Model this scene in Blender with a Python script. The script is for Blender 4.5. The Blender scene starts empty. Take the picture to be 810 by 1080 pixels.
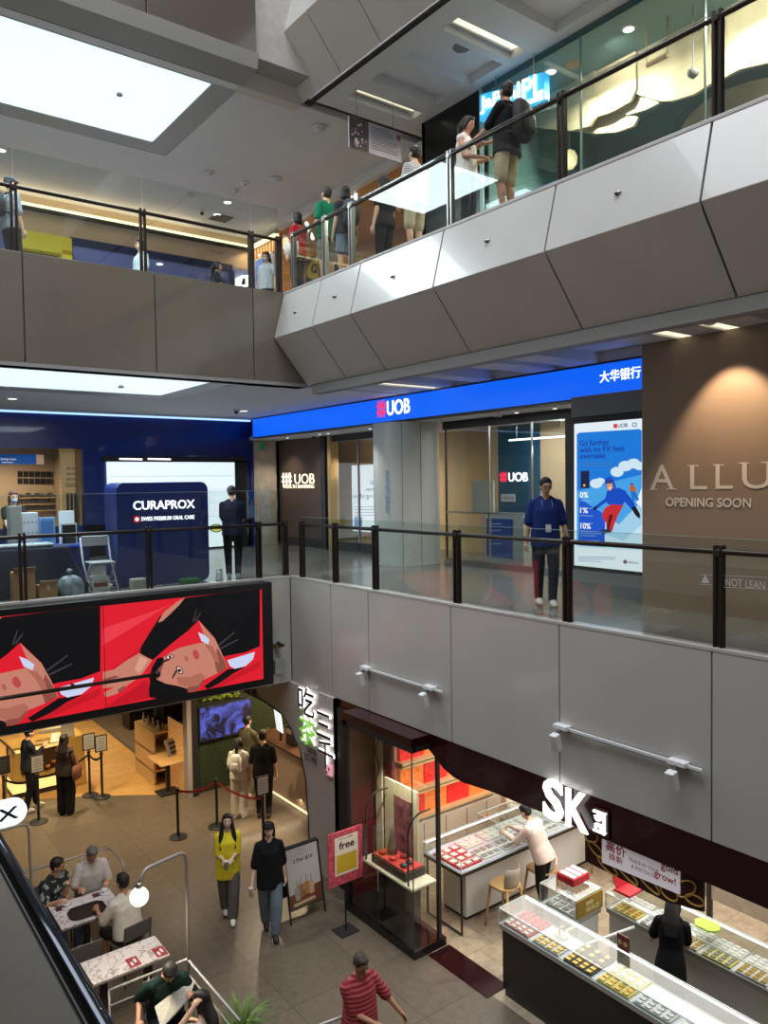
import bpy, bmesh, math, random
import numpy as np
from mathutils import Vector, Matrix, Euler
random.seed(7)
sc = bpy.context.scene
col = sc.collection
R = math.radians
PI = math.pi

# ------------------------------------------------------------------ camera
# X runs away to the right, Y away to the left; level 1 floor z=0, level 2 z=5, level 3 z=10
FPX, YAW, PITCH, ROLL, EYE = 815.0, R(37.2), R(2.14), R(-0.83), 6.65
def _axes():
    f = Vector((math.sin(YAW)*math.cos(PITCH), math.cos(YAW)*math.cos(PITCH), -math.sin(PITCH)))
    r = Vector((math.cos(YAW), -math.sin(YAW), 0)); u = r.cross(f)
    c, s = math.cos(ROLL), math.sin(ROLL)
    return c*r+s*u, -s*r+c*u, f
CR, CU, CF = _axes()
cd = bpy.data.cameras.new('camera'); cam = bpy.data.objects.new('camera', cd); col.objects.link(cam)
cd.sensor_fit = 'VERTICAL'; cd.sensor_height = 24; cd.sensor_width = 18; cd.lens = 24*FPX/1080
cd.clip_start = .05; cd.clip_end = 300
m = Matrix.Identity(4)
for i in range(3):
    m[i][0], m[i][1], m[i][2] = CR[i], CU[i], -CF[i]
m[2][3] = EYE
cam.matrix_world = m
sc.camera = cam
CAMP = Vector((0, 0, EYE))
def ray(x, y): return CF + CR*((x-405)/FPX) - CU*((y-540)/FPX)
def atX(x, y, c): d = ray(x, y); return CAMP + d*(c/d.x)
def atY(x, y, c): d = ray(x, y); return CAMP + d*(c/d.y)
def atZ(x, y, c): d = ray(x, y); return CAMP + d*((c-EYE)/d.z)

# ------------------------------------------------------------------ world, exposure
sc.view_settings.view_transform = 'Standard'; sc.view_settings.look = 'None'
sc.view_settings.gamma = 1; sc.view_settings.use_curve_mapping = False
sc.view_settings.exposure = 0.0
w = bpy.data.worlds.new('world'); sc.world = w; w.use_nodes = True
bg = w.node_tree.nodes['Background']; bg.inputs[0].default_value = (.80, .88, 1, 1); bg.inputs[1].default_value = .20
sc.cycles.max_bounces = 8; sc.cycles.transparent_max_bounces = 24
sc.cycles.diffuse_bounces = 3; sc.cycles.glossy_bounces = 3
sc.cycles.sample_clamp_indirect = 4; sc.cycles.sample_clamp_direct = 0
sc.cycles.use_denoising = True
sc.cycles.caustics_reflective = False; sc.cycles.caustics_refractive = False

def area(name, loc, size, energy, color=(1, 1, 1), rot=(0, 0, 0), sizey=None, spread=None):
    l = bpy.data.lights.new(name, 'AREA'); l.energy = energy; l.color = color
    l.shape = 'RECTANGLE'; l.size = size; l.size_y = sizey or size
    if spread: l.spread = R(spread)
    o = bpy.data.objects.new(name, l); o.location = loc; o.rotation_euler = rot; col.objects.link(o); return o
def spot(name, loc, target, energy, color=(1, .9, .75), size=60, blend=.6, radius=.04):
    l = bpy.data.lights.new(name, 'SPOT'); l.energy = energy; l.color = color; l.spot_size = R(size); l.spot_blend = blend
    l.shadow_soft_size = radius
    o = bpy.data.objects.new(name, l); o.location = loc
    o.rotation_euler = (Vector(target)-Vector(loc)).to_track_quat('-Z', 'Y').to_euler(); col.objects.link(o); return o
def point(name, loc, energy, color=(1, .85, .6), radius=.08):
    o = area(name, loc, max(radius*2, .22), energy*1.3, color); o.data.shape = 'DISK'; return o
area('added_overhead_fill', (2, 4, 19.5), 9, 2200, (.92, .95, 1), sizey=14)  # added overhead fill for the atrium, not a modelled roof opening
area('light_panel_glow', (3.5, 13.6, 13.35), 4.4, 360, (.8, .95, 1), sizey=2.6)
area('light_panel_glow', (3.5, 13.5, 8.35), 4.4, 260, (.8, .95, 1), sizey=2.2)
area('shop_light', (9.6, 6.4, 3.05), 3.6, 270, (1, .95, .88), sizey=6)
area('added_fill_across', (-7.8, 4, 6.6), 2.4, 130, (1, .96, .9), (0, R(-90), 0), 14)  # added lamps in place of lit shops, to brighten the parapet undersides
area('added_fill_across', (-7.8, 4, 11.6), 2.4, 130, (1, .96, .9), (0, R(-90), 0), 14)
for y in (7.5, 9.9): spot('added_corridor_spot', (8.6, y, 13.35), (8.6, y, 10), 120, (1, .88, .72), 120, .8, .02)  # added spots on both levels to brighten the corridors, without ceiling fittings
for y in (8.3, 10.6): spot('added_corridor_spot', (8.5, y, 8.36), (8.5, y, 5), 80, (1, .92, .8), 120, .8, .02)
area('bank_light', (11.4, 9.5, 7.75), 1.2, 60, (.95, .97, 1), sizey=3)


# ------------------------------------------------------------------ materials
MATS = {}
def mat(name, c, rough=.5, metal=0, emit=0, noise=0, nscale=8, bump=0, spec=.5, coat=0, alpha=None, ec=None):
    if name in MATS: return MATS[name]
    m = bpy.data.materials.new(name); m.use_nodes = True; nt = m.node_tree; b = nt.nodes['Principled BSDF']
    b.inputs['Base Color'].default_value = (*c, 1); b.inputs['Roughness'].default_value = rough; b.inputs['Metallic'].default_value = metal
    b.inputs['Specular IOR Level'].default_value = spec; b.inputs['Coat Weight'].default_value = coat
    if emit:
        b.inputs['Emission Color'].default_value = (*(ec or c), 1); b.inputs['Emission Strength'].default_value = emit
    if noise or bump:
        tc = nt.nodes.new('ShaderNodeTexCoord'); n = nt.nodes.new('ShaderNodeTexNoise'); n.inputs['Scale'].default_value = nscale
        n.inputs['Detail'].default_value = 5
        nt.links.new(tc.outputs['Object'], n.inputs['Vector'])
        if noise:
            mr = nt.nodes.new('ShaderNodeMapRange'); mr.inputs['To Min'].default_value = 1-noise; mr.inputs['To Max'].default_value = 1+noise
            mr.inputs['From Min'].default_value = .3; mr.inputs['From Max'].default_value = .7
            nt.links.new(n.outputs['Fac'], mr.inputs['Value'])
            mx = nt.nodes.new('ShaderNodeVectorMath'); mx.operation = 'SCALE'; mx.inputs[0].default_value = c
            nt.links.new(mr.outputs[0], mx.inputs['Scale']); nt.links.new(mx.outputs[0], b.inputs['Base Color'])
        if bump:
            bp = nt.nodes.new('ShaderNodeBump'); bp.inputs['Strength'].default_value = bump; bp.inputs['Distance'].default_value = .02
            nt.links.new(n.outputs['Fac'], bp.inputs['Height']); nt.links.new(bp.outputs[0], b.inputs['Normal'])
    MATS[name] = m; return m
def srgb(r, g, b):
    f = lambda v: (v/255/12.92) if v/255 <= .04045 else ((v/255+.055)/1.055)**2.4
    return (f(r), f(g), f(b))
def tiles(name, c1, c2, cm, sx, sy, mortar=.004, rough=.35, rot=0, off=.5, noise=.12, nscale=3, coat=0, bump=0):
    m = bpy.data.materials.new(name); m.use_nodes = True; nt = m.node_tree; b = nt.nodes['Principled BSDF']
    tc = nt.nodes.new('ShaderNodeTexCoord'); mp = nt.nodes.new('ShaderNodeMapping'); mp.inputs['Rotation'].default_value = (0, 0, rot)
    br = nt.nodes.new('ShaderNodeTexBrick'); br.inputs['Color1'].default_value = (*c1, 1); br.inputs['Color2'].default_value = (*c2, 1)
    br.inputs['Mortar'].default_value = (*cm, 1); br.inputs['Scale'].default_value = 1; br.inputs['Brick Width'].default_value = sx
    br.inputs['Row Height'].default_value = sy; br.inputs['Mortar Size'].default_value = mortar; br.offset = off
    nt.links.new(tc.outputs['Object'], mp.inputs[0]); nt.links.new(mp.outputs[0], br.inputs[0])
    n = nt.nodes.new('ShaderNodeTexNoise'); n.inputs['Scale'].default_value = nscale; n.inputs['Detail'].default_value = 8; n.inputs['Roughness'].default_value = .7
    nt.links.new(tc.outputs['Object'], n.inputs[0])
    mr = nt.nodes.new('ShaderNodeMapRange'); mr.inputs['From Min'].default_value = .3; mr.inputs['From Max'].default_value = .7
    mr.inputs['To Min'].default_value = 1-noise; mr.inputs['To Max'].default_value = 1+noise; nt.links.new(n.outputs['Fac'], mr.inputs[0])
    mx = nt.nodes.new('ShaderNodeVectorMath'); mx.operation = 'SCALE'
    nt.links.new(br.outputs['Color'], mx.inputs[0]); nt.links.new(mr.outputs[0], mx.inputs['Scale']); nt.links.new(mx.outputs[0], b.inputs['Base Color'])
    b.inputs['Roughness'].default_value = rough; b.inputs['Coat Weight'].default_value = coat
    MATS[name] = m; return m
def glass(name, tint=(.93, .97, .96), refl=1.0, rough=.0, base=.0):
    """thin pane: clear with fresnel reflection; base adds a faint film of its own colour"""
    m = bpy.data.materials.new(name); m.use_nodes = True; nt = m.node_tree; nt.nodes.clear()
    o = nt.nodes.new('ShaderNodeOutputMaterial'); t = nt.nodes.new('ShaderNodeBsdfTransparent'); t.inputs[0].default_value = (*tint, 1)
    g = nt.nodes.new('ShaderNodeBsdfGlossy'); g.inputs['Roughness'].default_value = rough; g.inputs[0].default_value = (refl, refl, refl, 1)
    lw = nt.nodes.new('ShaderNodeLayerWeight'); lw.inputs[0].default_value = .5; pw = nt.nodes.new('ShaderNodeMath'); pw.operation = 'POWER'; pw.inputs[1].default_value = 5
    f = nt.nodes.new('ShaderNodeMapRange'); f.inputs['To Min'].default_value = base or .045; mx = nt.nodes.new('ShaderNodeMixShader')
    nt.links.new(lw.outputs['Facing'], pw.inputs[0]); nt.links.new(pw.outputs[0], f.inputs[0])
    nt.links.new(f.outputs[0], mx.inputs[0]); nt.links.new(t.outputs[0], mx.inputs[1]); nt.links.new(g.outputs[0], mx.inputs[2])
    nt.links.new(mx.outputs[0], o.inputs[0]); MATS[name] = m; return m
def artmat(name, emit=0, rough=.5):
    if name in MATS: return MATS[name]
    m = bpy.data.materials.new(name); m.use_nodes = True; nt = m.node_tree; b = nt.nodes['Principled BSDF']
    a = nt.nodes.new('ShaderNodeAttribute'); a.attribute_name = 'ink'
    if emit:
        b.inputs['Base Color'].default_value = (.01, .01, .01, 1)
        nt.links.new(a.outputs['Color'], b.inputs['Emission Color']); b.inputs['Emission Strength'].default_value = emit
    else: nt.links.new(a.outputs['Color'], b.inputs['Base Color'])
    b.inputs['Roughness'].default_value = rough
    if emit: b.inputs['Specular IOR Level'].default_value = .1
    MATS[name] = m; return m

# ------------------------------------------------------------------ mesh building
def rootloc(o):
    v = Vector((0, 0, 0))
    while o is not None: v += o.location; o = o.parent
    return v
class MB:
    def __init__(s): s.v = []; s.f = []; s.c = []; s.local = False
    def add(s, vs, fs, c=None):
        n = len(s.v); s.v += [tuple(p) for p in vs]; s.f += [tuple(i+n for i in f) for f in fs]; s.c += [c]*len(fs); return s
    def box(s, x0, y0, z0, x1, y1, z1, c=None):
        x0, x1 = sorted((x0, x1)); y0, y1 = sorted((y0, y1)); z0, z1 = sorted((z0, z1))
        return s.add([(x0,y0,z0),(x1,y0,z0),(x1,y1,z0),(x0,y1,z0),(x0,y0,z1),(x1,y0,z1),(x1,y1,z1),(x0,y1,z1)],
            [(0,3,2,1),(4,5,6,7),(0,1,5,4),(1,2,6,5),(2,3,7,6),(3,0,4,7)], c)
    def obox(s, ctr, ax, ay, az, hx, hy, hz, c=None):
        ctr = Vector(ctr); ax = Vector(ax).normalized()*hx; ay = Vector(ay).normalized()*hy; az = Vector(az).normalized()*hz
        vs = [ctr+ax*i+ay*j+az*k for k in (-1, 1) for (i, j) in ((-1,-1),(1,-1),(1,1),(-1,1))]
        return s.add(vs, [(0,3,2,1),(4,5,6,7),(0,1,5,4),(1,2,6,5),(2,3,7,6),(3,0,4,7)], c)
    def cyl(s, p0, p1, r0, r1=None, n=16, c=None):
        r1 = r0 if r1 is None else r1; p0 = Vector(p0); p1 = Vector(p1); d = (p1-p0).normalized()
        a = d.orthogonal().normalized(); b = d.cross(a)
        vs = [p+(a*math.cos(2*PI*i/n)+b*math.sin(2*PI*i/n))*r for p, r in ((p0, r0), (p1, r1)) for i in range(n)]
        fs = [(i, (i+1)%n, n+(i+1)%n, n+i) for i in range(n)]+[tuple(range(n))[::-1], tuple(range(n, 2*n))]
        return s.add(vs, fs, c)
    def lathe(s, prof, ctr=(0, 0, 0), n=24, c=None, sx=1, sy=1):
        """prof: (r, z) list from the bottom up"""
        vs = [(ctr[0]+r*sx*math.cos(2*PI*i/n), ctr[1]+r*sy*math.sin(2*PI*i/n), ctr[2]+z) for r, z in prof for i in range(n)]
        fs = [(k*n+i, k*n+(i+1)%n, (k+1)*n+(i+1)%n, (k+1)*n+i) for k in range(len(prof)-1) for i in range(n)]
        fs += [tuple(range(n))[::-1], tuple(range((len(prof)-1)*n, len(prof)*n))]
        return s.add(vs, fs, c)
    def ell(s, ctr, rx, ry, rz, ax=None, n=14, m_=10, c=None):
        ctr = Vector(ctr); M = Matrix.Identity(3) if ax is None else Matrix(ax).transposed()
        vs = [ctr+M@Vector((0, 0, -rz))]
        for j in range(1, m_):
            t = PI*j/m_
            for i in range(n):
                p = 2*PI*i/n; vs.append(ctr+M@Vector((rx*math.sin(t)*math.cos(p), ry*math.sin(t)*math.sin(p), -rz*math.cos(t))))
        vs.append(ctr+M@Vector((0, 0, rz))); L = len(vs)-1
        fs = [(0, 1+(i+1)%n, 1+i) for i in range(n)]
        for j in range(m_-2):
            fs += [(1+j*n+i, 1+j*n+(i+1)%n, 1+(j+1)*n+(i+1)%n, 1+(j+1)*n+i) for i in range(n)]
        fs += [(1+(m_-2)*n+i, 1+(m_-2)*n+(i+1)%n, L) for i in range(n)]
        return s.add(vs, fs, c)
    def rings(s, rg, c=None, cap=True):
        n = len(rg[0]); vs = [p for r_ in rg for p in r_]
        fs = [(k*n+i, k*n+(i+1)%n, (k+1)*n+(i+1)%n, (k+1)*n+i) for k in range(len(rg)-1) for i in range(n)]
        if cap: fs += [tuple(range(n))[::-1], tuple(range((len(rg)-1)*n, len(rg)*n))]
        return s.add(vs, fs, c)
    def tube(s, pts, r, n=8, c=None, rad=0, closed=False):
        pts = [Vector(p) for p in pts]
        if rad: pts = fillet(pts, rad)
        rg = []; up = None
        for i, p in enumerate(pts):
            a = pts[max(i-1, 0)]; b = pts[min(i+1, len(pts)-1)]; d = (b-a).normalized()
            if up is None: up = d.orthogonal().normalized()
            up = (up-d*up.dot(d)).normalized(); q = d.cross(up)
            rr = r[i] if isinstance(r, (list, tuple)) else r
            rg.append([p+(up*math.cos(2*PI*k/n)+q*math.sin(2*PI*k/n))*rr for k in range(n)])
        return s.rings(rg, c)
    def prism(s, pts, d, c=None):
        pts = [Vector(p) for p in pts]; d = Vector(d); n = len(pts)
        return s.add(pts+[p+d for p in pts], [tuple(range(n))[::-1], tuple(range(n, 2*n))]+[(i, (i+1)%n, n+(i+1)%n, n+i) for i in range(n)], c)
    def build(s, name, m, parent=None, smooth=False, bevel=0, seg=2):
        me = bpy.data.meshes.new(name); L = rootloc(parent) if parent and not s.local else Vector((0, 0, 0))
        me.from_pydata([(p[0]-L.x, p[1]-L.y, p[2]-L.z) for p in s.v], [], s.f)
        me.materials.append(m)
        if any(c is not None for c in s.c):
            a = me.color_attributes.new('ink', 'FLOAT_COLOR', 'CORNER'); vals = []
            for fi, f in enumerate(s.f): vals += [*(s.c[fi] or (1, 1, 1)), 1]*len(f)
            a.data.foreach_set('color', vals)
        bm = bmesh.new(); bm.from_mesh(me); bmesh.ops.recalc_face_normals(bm, faces=bm.faces); bm.to_mesh(me); bm.free()
        if smooth:
            me.polygons.foreach_set('use_smooth', [True]*len(me.polygons))
        o = bpy.data.objects.new(name, me); col.objects.link(o)
        if parent: o.parent = parent
        if bevel:
            b = o.modifiers.new('bevel', 'BEVEL'); b.width = bevel; b.segments = seg; b.limit_method = 'ANGLE'; b.angle_limit = R(40)
        return o
def fillet(pts, rad, k=5):
    out = [pts[0]]
    for i in range(1, len(pts)-1):
        p, a, b = pts[i], pts[i-1], pts[i+1]; u = (a-p); v = (b-p); t = min(rad, u.length*.49, v.length*.49)
        p0 = p+u.normalized()*t; p1 = p+v.normalized()*t
        for j in range(k+1):
            s_ = j/k; out.append(p0*(1-s_)**2+p*2*s_*(1-s_)+p1*s_**2)
    out.append(pts[-1]); return out
def empty(name, loc=(0, 0, 0)):
    o = bpy.data.objects.new(name, None); col.objects.link(o); o.location = loc; o.empty_display_size = .2; return o
def tag(o, label=None, cat=None, group=None, kind=None):
    if label: o['label'] = label
    if cat: o['category'] = cat
    if group: o['group'] = group
    if kind: o['kind'] = kind
    return o
def thing(name, label, cat, loc=(0, 0, 0), group=None): return tag(empty(name, loc), label, cat, group)
def struct(name, mb, m, bevel=0, parent=None, smooth=False):
    o = mb.build(name, m, parent, bevel=bevel, smooth=smooth); o['kind'] = 'structure'; return o
def kids(o, memo={}): return list(o.children)
def copy_tree(o, label=None, loc=None, rz=None, group=None):
    def rec(s, par):
        c = s.copy(); col.objects.link(c); c.parent = par
        for ch in [x for x in KID.get(s.name, [])]: rec(ch, c)
        return c
    KID = {}
    for x in bpy.data.objects:
        if x.parent: KID.setdefault(x.parent.name, []).append(x)
    c = rec(o, None)
    if label: c['label'] = label
    if group: c['group'] = group
    if loc is not None: c.location = loc
    if rz is not None: c.rotation_euler = (0, 0, rz)
    return c
def rrect(w, h, r, n=5):
    pts = []
    for cx, cy, a in ((w/2-r, h/2-r, 0), (-w/2+r, h/2-r, 90), (-w/2+r, -h/2+r, 180), (w/2-r, -h/2+r, 270)):
        pts += [(cx+r*math.cos(R(a+90*i/n)), cy+r*math.sin(R(a+90*i/n))) for i in range(n+1)]
    return pts
# lettering turned into mesh; o = lower left corner, u along the line, v up, sized to fit w x h
_fc = {}
def lettermesh(s, bold=0.0, spacing=1.0, shear=0):
    k = (s, bold, spacing, shear)
    if k in _fc: return _fc[k]
    c = bpy.data.curves.new('t', 'FONT'); c.body = s; c.offset = bold; c.space_character = spacing; c.resolution_u = 3; c.shear = shear
    ob = bpy.data.objects.new('t', c); col.objects.link(ob)
    dg = bpy.context.evaluated_depsgraph_get(); me = bpy.data.meshes.new_from_object(ob.evaluated_get(dg))
    vs = [tuple(v.co) for v in me.vertices]; fs = [tuple(p.vertices) for p in me.polygons]
    bpy.data.objects.remove(ob); bpy.data.meshes.remove(me)
    _fc[k] = (vs, fs); return vs, fs
def letter(mb, s, o, u, v, w, h, c=None, bold=0.0, depth=0.0, spacing=1.0, shear=0, n=None):
    """o, u, v: origin and unit directions; w/h: overall size (either None keeps the aspect)"""
    vs, fs = lettermesh(s, bold, spacing, shear)
    if not vs: return mb
    xs = [p[0] for p in vs]; ys = [p[1] for p in vs]; x0, x1, y0, y1 = min(xs), max(xs), min(ys), max(ys)
    if w is None: w = (x1-x0)*h/(y1-y0)
    if h is None: h = (y1-y0)*w/(x1-x0)
    o = Vector(o); u = Vector(u); v = Vector(v); n_ = Vector(n) if n else u.cross(v).normalized()
    P = [o+u*((p[0]-x0)/(x1-x0)*w)+v*((p[1]-y0)/(y1-y0)*h) for p in vs]
    if depth:
        N = len(P); ed = {}
        for f in fs:
            for a, b in zip(f, f[1:]+f[:1]): ed[(a, b)] = 1
        side = [(a, b, b+N, a+N) for (a, b) in ed if (b, a) not in ed]
        mb.add([p+n_*depth for p in P]+P, list(fs)+side, c)
    else: mb.add(P, fs, c)
    return mb
class Plane:
    """a real flat surface: art drawn on it from image points lands on the surface itself"""
    def __init__(s, axis, c, n): s.axis = axis; s.c = c; s.n = Vector(n); s.k = 0
    def p(s, x, y, lift=0.0): q = (atX if s.axis == 'X' else atY if s.axis == 'Y' else atZ)(x, y, s.c); return q+s.n*lift
    def poly(s, mb, pts, c, lift=None):
        s.k += 1; l = (.001+s.k*.0004) if lift is None else lift
        return mb.add([s.p(x, y)+s.n*l for x, y in pts], [tuple(range(len(pts)))], c)
    def text(s, mb, t, pl, pr_, hpx, c=None, bold=0.0, depth=0.0, lift=None, spacing=1.0, mirror=False):
        """baseline from image point pl to pr_, hpx tall in the image at pl"""
        s.k += 1; l = (.001+s.k*.0004) if lift is None else lift
        a = s.p(*pl)+s.n*l; b = s.p(*pr_)+s.n*l; t_ = s.p(pl[0], pl[1]-hpx)+s.n*l
        u = (b-a); u.z = 0; wd = u.length; u.normalize(); v = Vector((0, 0, 1))
        if mirror: a = a+u*wd; u = -u
        return letter(mb, t, a, u, v, wd, (t_-a).z, c, bold, depth, spacing, n=s.n)
# ------------------------------------------------------------------ people
def seg(mb, a, b, r0, r1, n=12):
    """a limb length with round ends"""
    a = Vector(a); b = Vector(b); d = b-a
    if d.length < 1e-5: d = Vector((0, 0, .001))
    L = d.length; d.normalize(); x = d.orthogonal().normalized(); y = d.cross(x); rg = []
    for t, r, o in ((0, r0, -.95), (0, r0, -.6), (0, r0, 0), (.5, (r0+r1)/2, 0), (1, r1, 0), (1, r1, .6), (1, r1, .95)):
        rr = r*math.sqrt(max(1-o*o, .02)); p = a+d*(L*t+o*r)
        rg.append([p+(x*math.cos(2*PI*k/n)+y*math.sin(2*PI*k/n))*rr for k in range(n)])
    mb.rings(rg)
def loft(mb, secs, n=20, p=2.4):
    """secs: (centre, side dir, front dir, half width, half depth)"""
    rg = []
    for c, sx, fy, a, b in secs:
        ring = []
        for k in range(n):
            t = 2*PI*k/n; ct, st = math.cos(t), math.sin(t)
            ring.append(Vector(c)+Vector(sx)*a*math.copysign(abs(ct)**(2/p), ct)+Vector(fy)*b*math.copysign(abs(st)**(2/p), st))
        rg.append(ring)
    mb.rings(rg)
def meld(mb, name, m, parent, voxel=.011, smooth=3):
    """fuse the overlapping closed shapes into one continuous skin"""
    o = mb.build(name, m, None); o.modifiers.new('r', 'REMESH'); md = o.modifiers['r']; md.mode = 'VOXEL'; md.voxel_size = voxel; md.use_smooth_shade = True
    s = o.modifiers.new('s', 'SMOOTH'); s.factor = .5; s.iterations = smooth
    dg = bpy.context.evaluated_depsgraph_get(); me = bpy.data.meshes.new_from_object(o.evaluated_get(dg))
    old = o.data; o.modifiers.clear(); o.data = me; bpy.data.meshes.remove(old); me.name = name
    if not me.materials: me.materials.append(m)
    o.parent = parent; return o
def ik(a, c, l1, l2, pole):
    a = Vector(a); c = Vector(c); d = c-a; L = min(d.length, (l1+l2)*.995); d.normalize(); c = a+d*L
    k = (l1*l1-l2*l2+L*L)/(2*L); h = math.sqrt(max(l1*l1-k*k, 0)); pole = Vector(pole); pole = (pole-d*pole.dot(d)).normalized()
    return a+d*k+pole*h, c
SKIN = {}
def cloth(c, rough=.85): 
    k = 'cloth_%d_%d_%d' % tuple(int(v*255) for v in c)
    return mat(k, c, rough, noise=.10, nscale=14, spec=.25)
def person(label, loc, face, H=1.68, lean=0, sit=None, legs=None, hands=((.24, .06, .80), (-.24, .06, .80)), poles=None, turn=0, nod=0, tilt=0,
           skin=(218, 172, 140), shirt=(40, 40, 40), sleeve=.55, hem=.86, pants=(40, 42, 50), wide=0.0, plen=1.0, shoes=(235, 235, 235),
           hair=(18, 15, 14), style='short', dress=None, glasses=False, female=False, stout=0.0, twist=0, grip=.5, cap=None, extra=None, vox=.011, group=None, spread=.09, shirt_mat=None):
    """loc: feet on the floor (or below the seat); face: heading in degrees (0 = +X, counter-clockwise); local frame: x right, y front, z up, metres at H=1.72.
    hands: (right, left) wrists; legs: per leg (foot x, y, z of ankle) right, left; sit: height of the seat top"""
    k = H/1.72
    root = thing('person', label, 'person', loc, group)
    SK = mat('skin_%d_%d_%d' % skin, srgb(*skin), .55, noise=.05, nscale=10, spec=.35)
    hipz = .94 if sit is None else sit/k+.10
    legs = legs or (((spread, 0, .075), (-spread, 0, .075)) if sit is None else ((.11, .42, .075), (-.11, .42, .075)))
    pel = Vector((0, 0, hipz))
    la = R(lean); up = Vector((0, math.sin(la), math.cos(la))); fw = Vector((0, math.cos(la), -math.sin(la))); sx = Vector((1, 0, 0))
    tw = Matrix.Rotation(R(twist), 3, up); sxc = tw@sx; fwc = tw@fw
    wst = pel+up*.16+fw*.01; chs = pel+up*.36; shc = pel+up*.50-fw*.01; nek = shc+up*.05; sw = .155 if female else .175; st = stout
    hd = nek+up*.05+fw*.02
    hm = Matrix.Rotation(R(turn), 3, up)@Matrix.Rotation(R(tilt), 3, fw)@Matrix.Rotation(R(-nod), 3, sx)
    hs, hf, hu = hm@sx, hm@fw, hm@up; hc = hd+hu*.075+hf*.008
    sh = [shc+sxc*(sw-.002)-up*.06, shc-sxc*(sw-.002)-up*.06]
    poles = poles or ((.25, -.7, -.5), (-.25, -.7, -.5))
    arms = [ik(sh[i], Vector(hands[i]), .285, .25, poles[i]) for i in (0, 1)]
    hips = [pel+sx*.095, pel-sx*.095]
    lg = [ik(hips[i], Vector(legs[i]), .435, .42, (0.15 if i == 0 else -.15, 1, .15)) for i in (0, 1)]
    # world placing: rotate about z then scale
    rot = Matrix.Rotation(R(face-90), 3, 'Z')*k; L0 = Vector(loc)
    def put(mb): mb.local = True; mb.v = [tuple(rot@Vector(p)) for p in mb.v]; return mb
    # ---- body: one skin
    b = MB()
    loft(b, [(pel-up*.09, sx, fw, .12, .09), (pel, sx, fw, .155+st*.5, .105+st*.6), (wst, sx, fw, .125+st*.6+(-.01 if female else .01), .09+st), (chs, sxc, fwc, sw-.02, .105), (shc-up*.05, sxc, fwc, sw-.015, .085), (shc-up*.005, sxc, fwc, sw*.5, .06)])
    for s_ in (1, -1): seg(b, shc+up*.035+sxc*.03*s_, shc+sxc*(sw-.03)*s_-up*.045, .042, .038)
    seg(b, shc-up*.02, hd+hu*.03, .053, .048)
    # head: skull, jaw, cheeks, nose, ears, brow
    b.ell(hc+hu*.028-hf*.012, .074, .092, .088, (hs, hf, hu)); b.ell(hc-hu*.042+hf*.022, .052, .058, .062, (hs, hf, hu)); b.ell(hc-hu*.004+hf*.02, .067, .064, .072, (hs, hf, hu))
    seg(b, hc+hu*.012+hf*.083, hc-hu*.022+hf*.098, .009, .014, 8); b.ell(hc-hu*.055+hf*.078, .022, .012, .009, (hs, hf, hu))
    for s_ in (1, -1): b.ell(hc+hs*.076*s_-hu*.008-hf*.012, .010, .020, .032, (hs, hf, hu))
    for i in (0, 1):
        e, wr = arms[i]; s_ = 1 if i == 0 else -1
        b.ell(sh[i], .055, .058, .058); seg(b, sh[i], e, .047+st*.06, .038); seg(b, e, wr, .039, .026)
        d = (wr-e).normalized(); side = d.cross(up).normalized() if abs(d.dot(up)) < .9 else sx*(-1)
        # palm and fingers: the palm's flat side is pf, fingers curl towards it
        pf = (Vector((-s_*.8, .1, 0)) if abs(d.z) > .75 else Vector((-s_*.35, 0, -.9))); pf = (pf-d*pf.dot(d)).normalized(); la_ = d.cross(pf).normalized()
        if la_.dot(Vector((0, 1, .6))) < 0: la_ = -la_       # la_ points to the thumb side
        pc = wr+d*.05; b.ell(pc, .040, .016, .052, (la_, pf, d)); seg(b, wr-d*.02, pc, .025, .024)
        for f, (o, ln) in enumerate(((.030, .070), (.011, .080), (-.009, .074), (-.028, .056))):
            p0 = wr+d*.085+la_*o; c1 = .25+grip*.9; d1 = (d*math.cos(c1)+pf*math.sin(c1)+la_*o*1.6).normalized(); d2 = (d*math.cos(c1*2.1)+pf*math.sin(c1*2.1)+la_*o*1.2).normalized()
            p1 = p0+d1*ln*.5; seg(b, p0-d*.02, p1, .0105, .0095, 8); seg(b, p1, p1+d2*ln*.5, .0095, .0085, 8)
        t0 = wr+d*.025+la_*.028; d1 = (la_*.75+d*.65+pf*.35).normalized(); t1 = t0+d1*.036; seg(b, t0, t1, .0135, .011, 8)
        seg(b, t1, t1+(d*.8+pf*.5+la_*.1).normalized()*.032, .011, .009, 8)
        kn, an = lg[i]
        seg(b, hips[i], kn, .082+st*.2, .055); seg(b, kn, an, .054, .036); b.ell(kn+(an-kn)*.3+Vector((0, -.018, 0)), .045, .045, .1)
        fd = Vector((0, 1, 0)); seg(b, an-Vector((0, .02, .02)), an+fd*.12-Vector((0, 0, .05)), .034, .024)
    put(b); meld(b, 'body', SK, root, vox*k)
    # face details
    for s_ in (1, -1): e_ = MB(); e_.ell(hc+hs*.027*s_+hf*.080+hu*.012, .013, .007, .007, (hs, hf, hu), 8, 6); put(e_).build('eye', mat('eye', (.02, .015, .012), .25), root, True)
    for s_ in (1, -1): e_ = MB(); seg(e_, hc+hs*.014*s_+hf*.087+hu*.031, hc+hs*.042*s_+hf*.077+hu*.032, .0045, .0035, 6); put(e_).build('eyebrow', mat('hair_%d_%d_%d' % hair, srgb(*hair), .6, noise=.2, nscale=60), root, True)
    e_ = MB(); e_.ell(hc-hu*.053+hf*.089, .021, .006, .0065, (hs, hf, hu), 8, 6); put(e_).build('mouth', mat('lips', srgb(150, 85, 80), .5), root, True)
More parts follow.
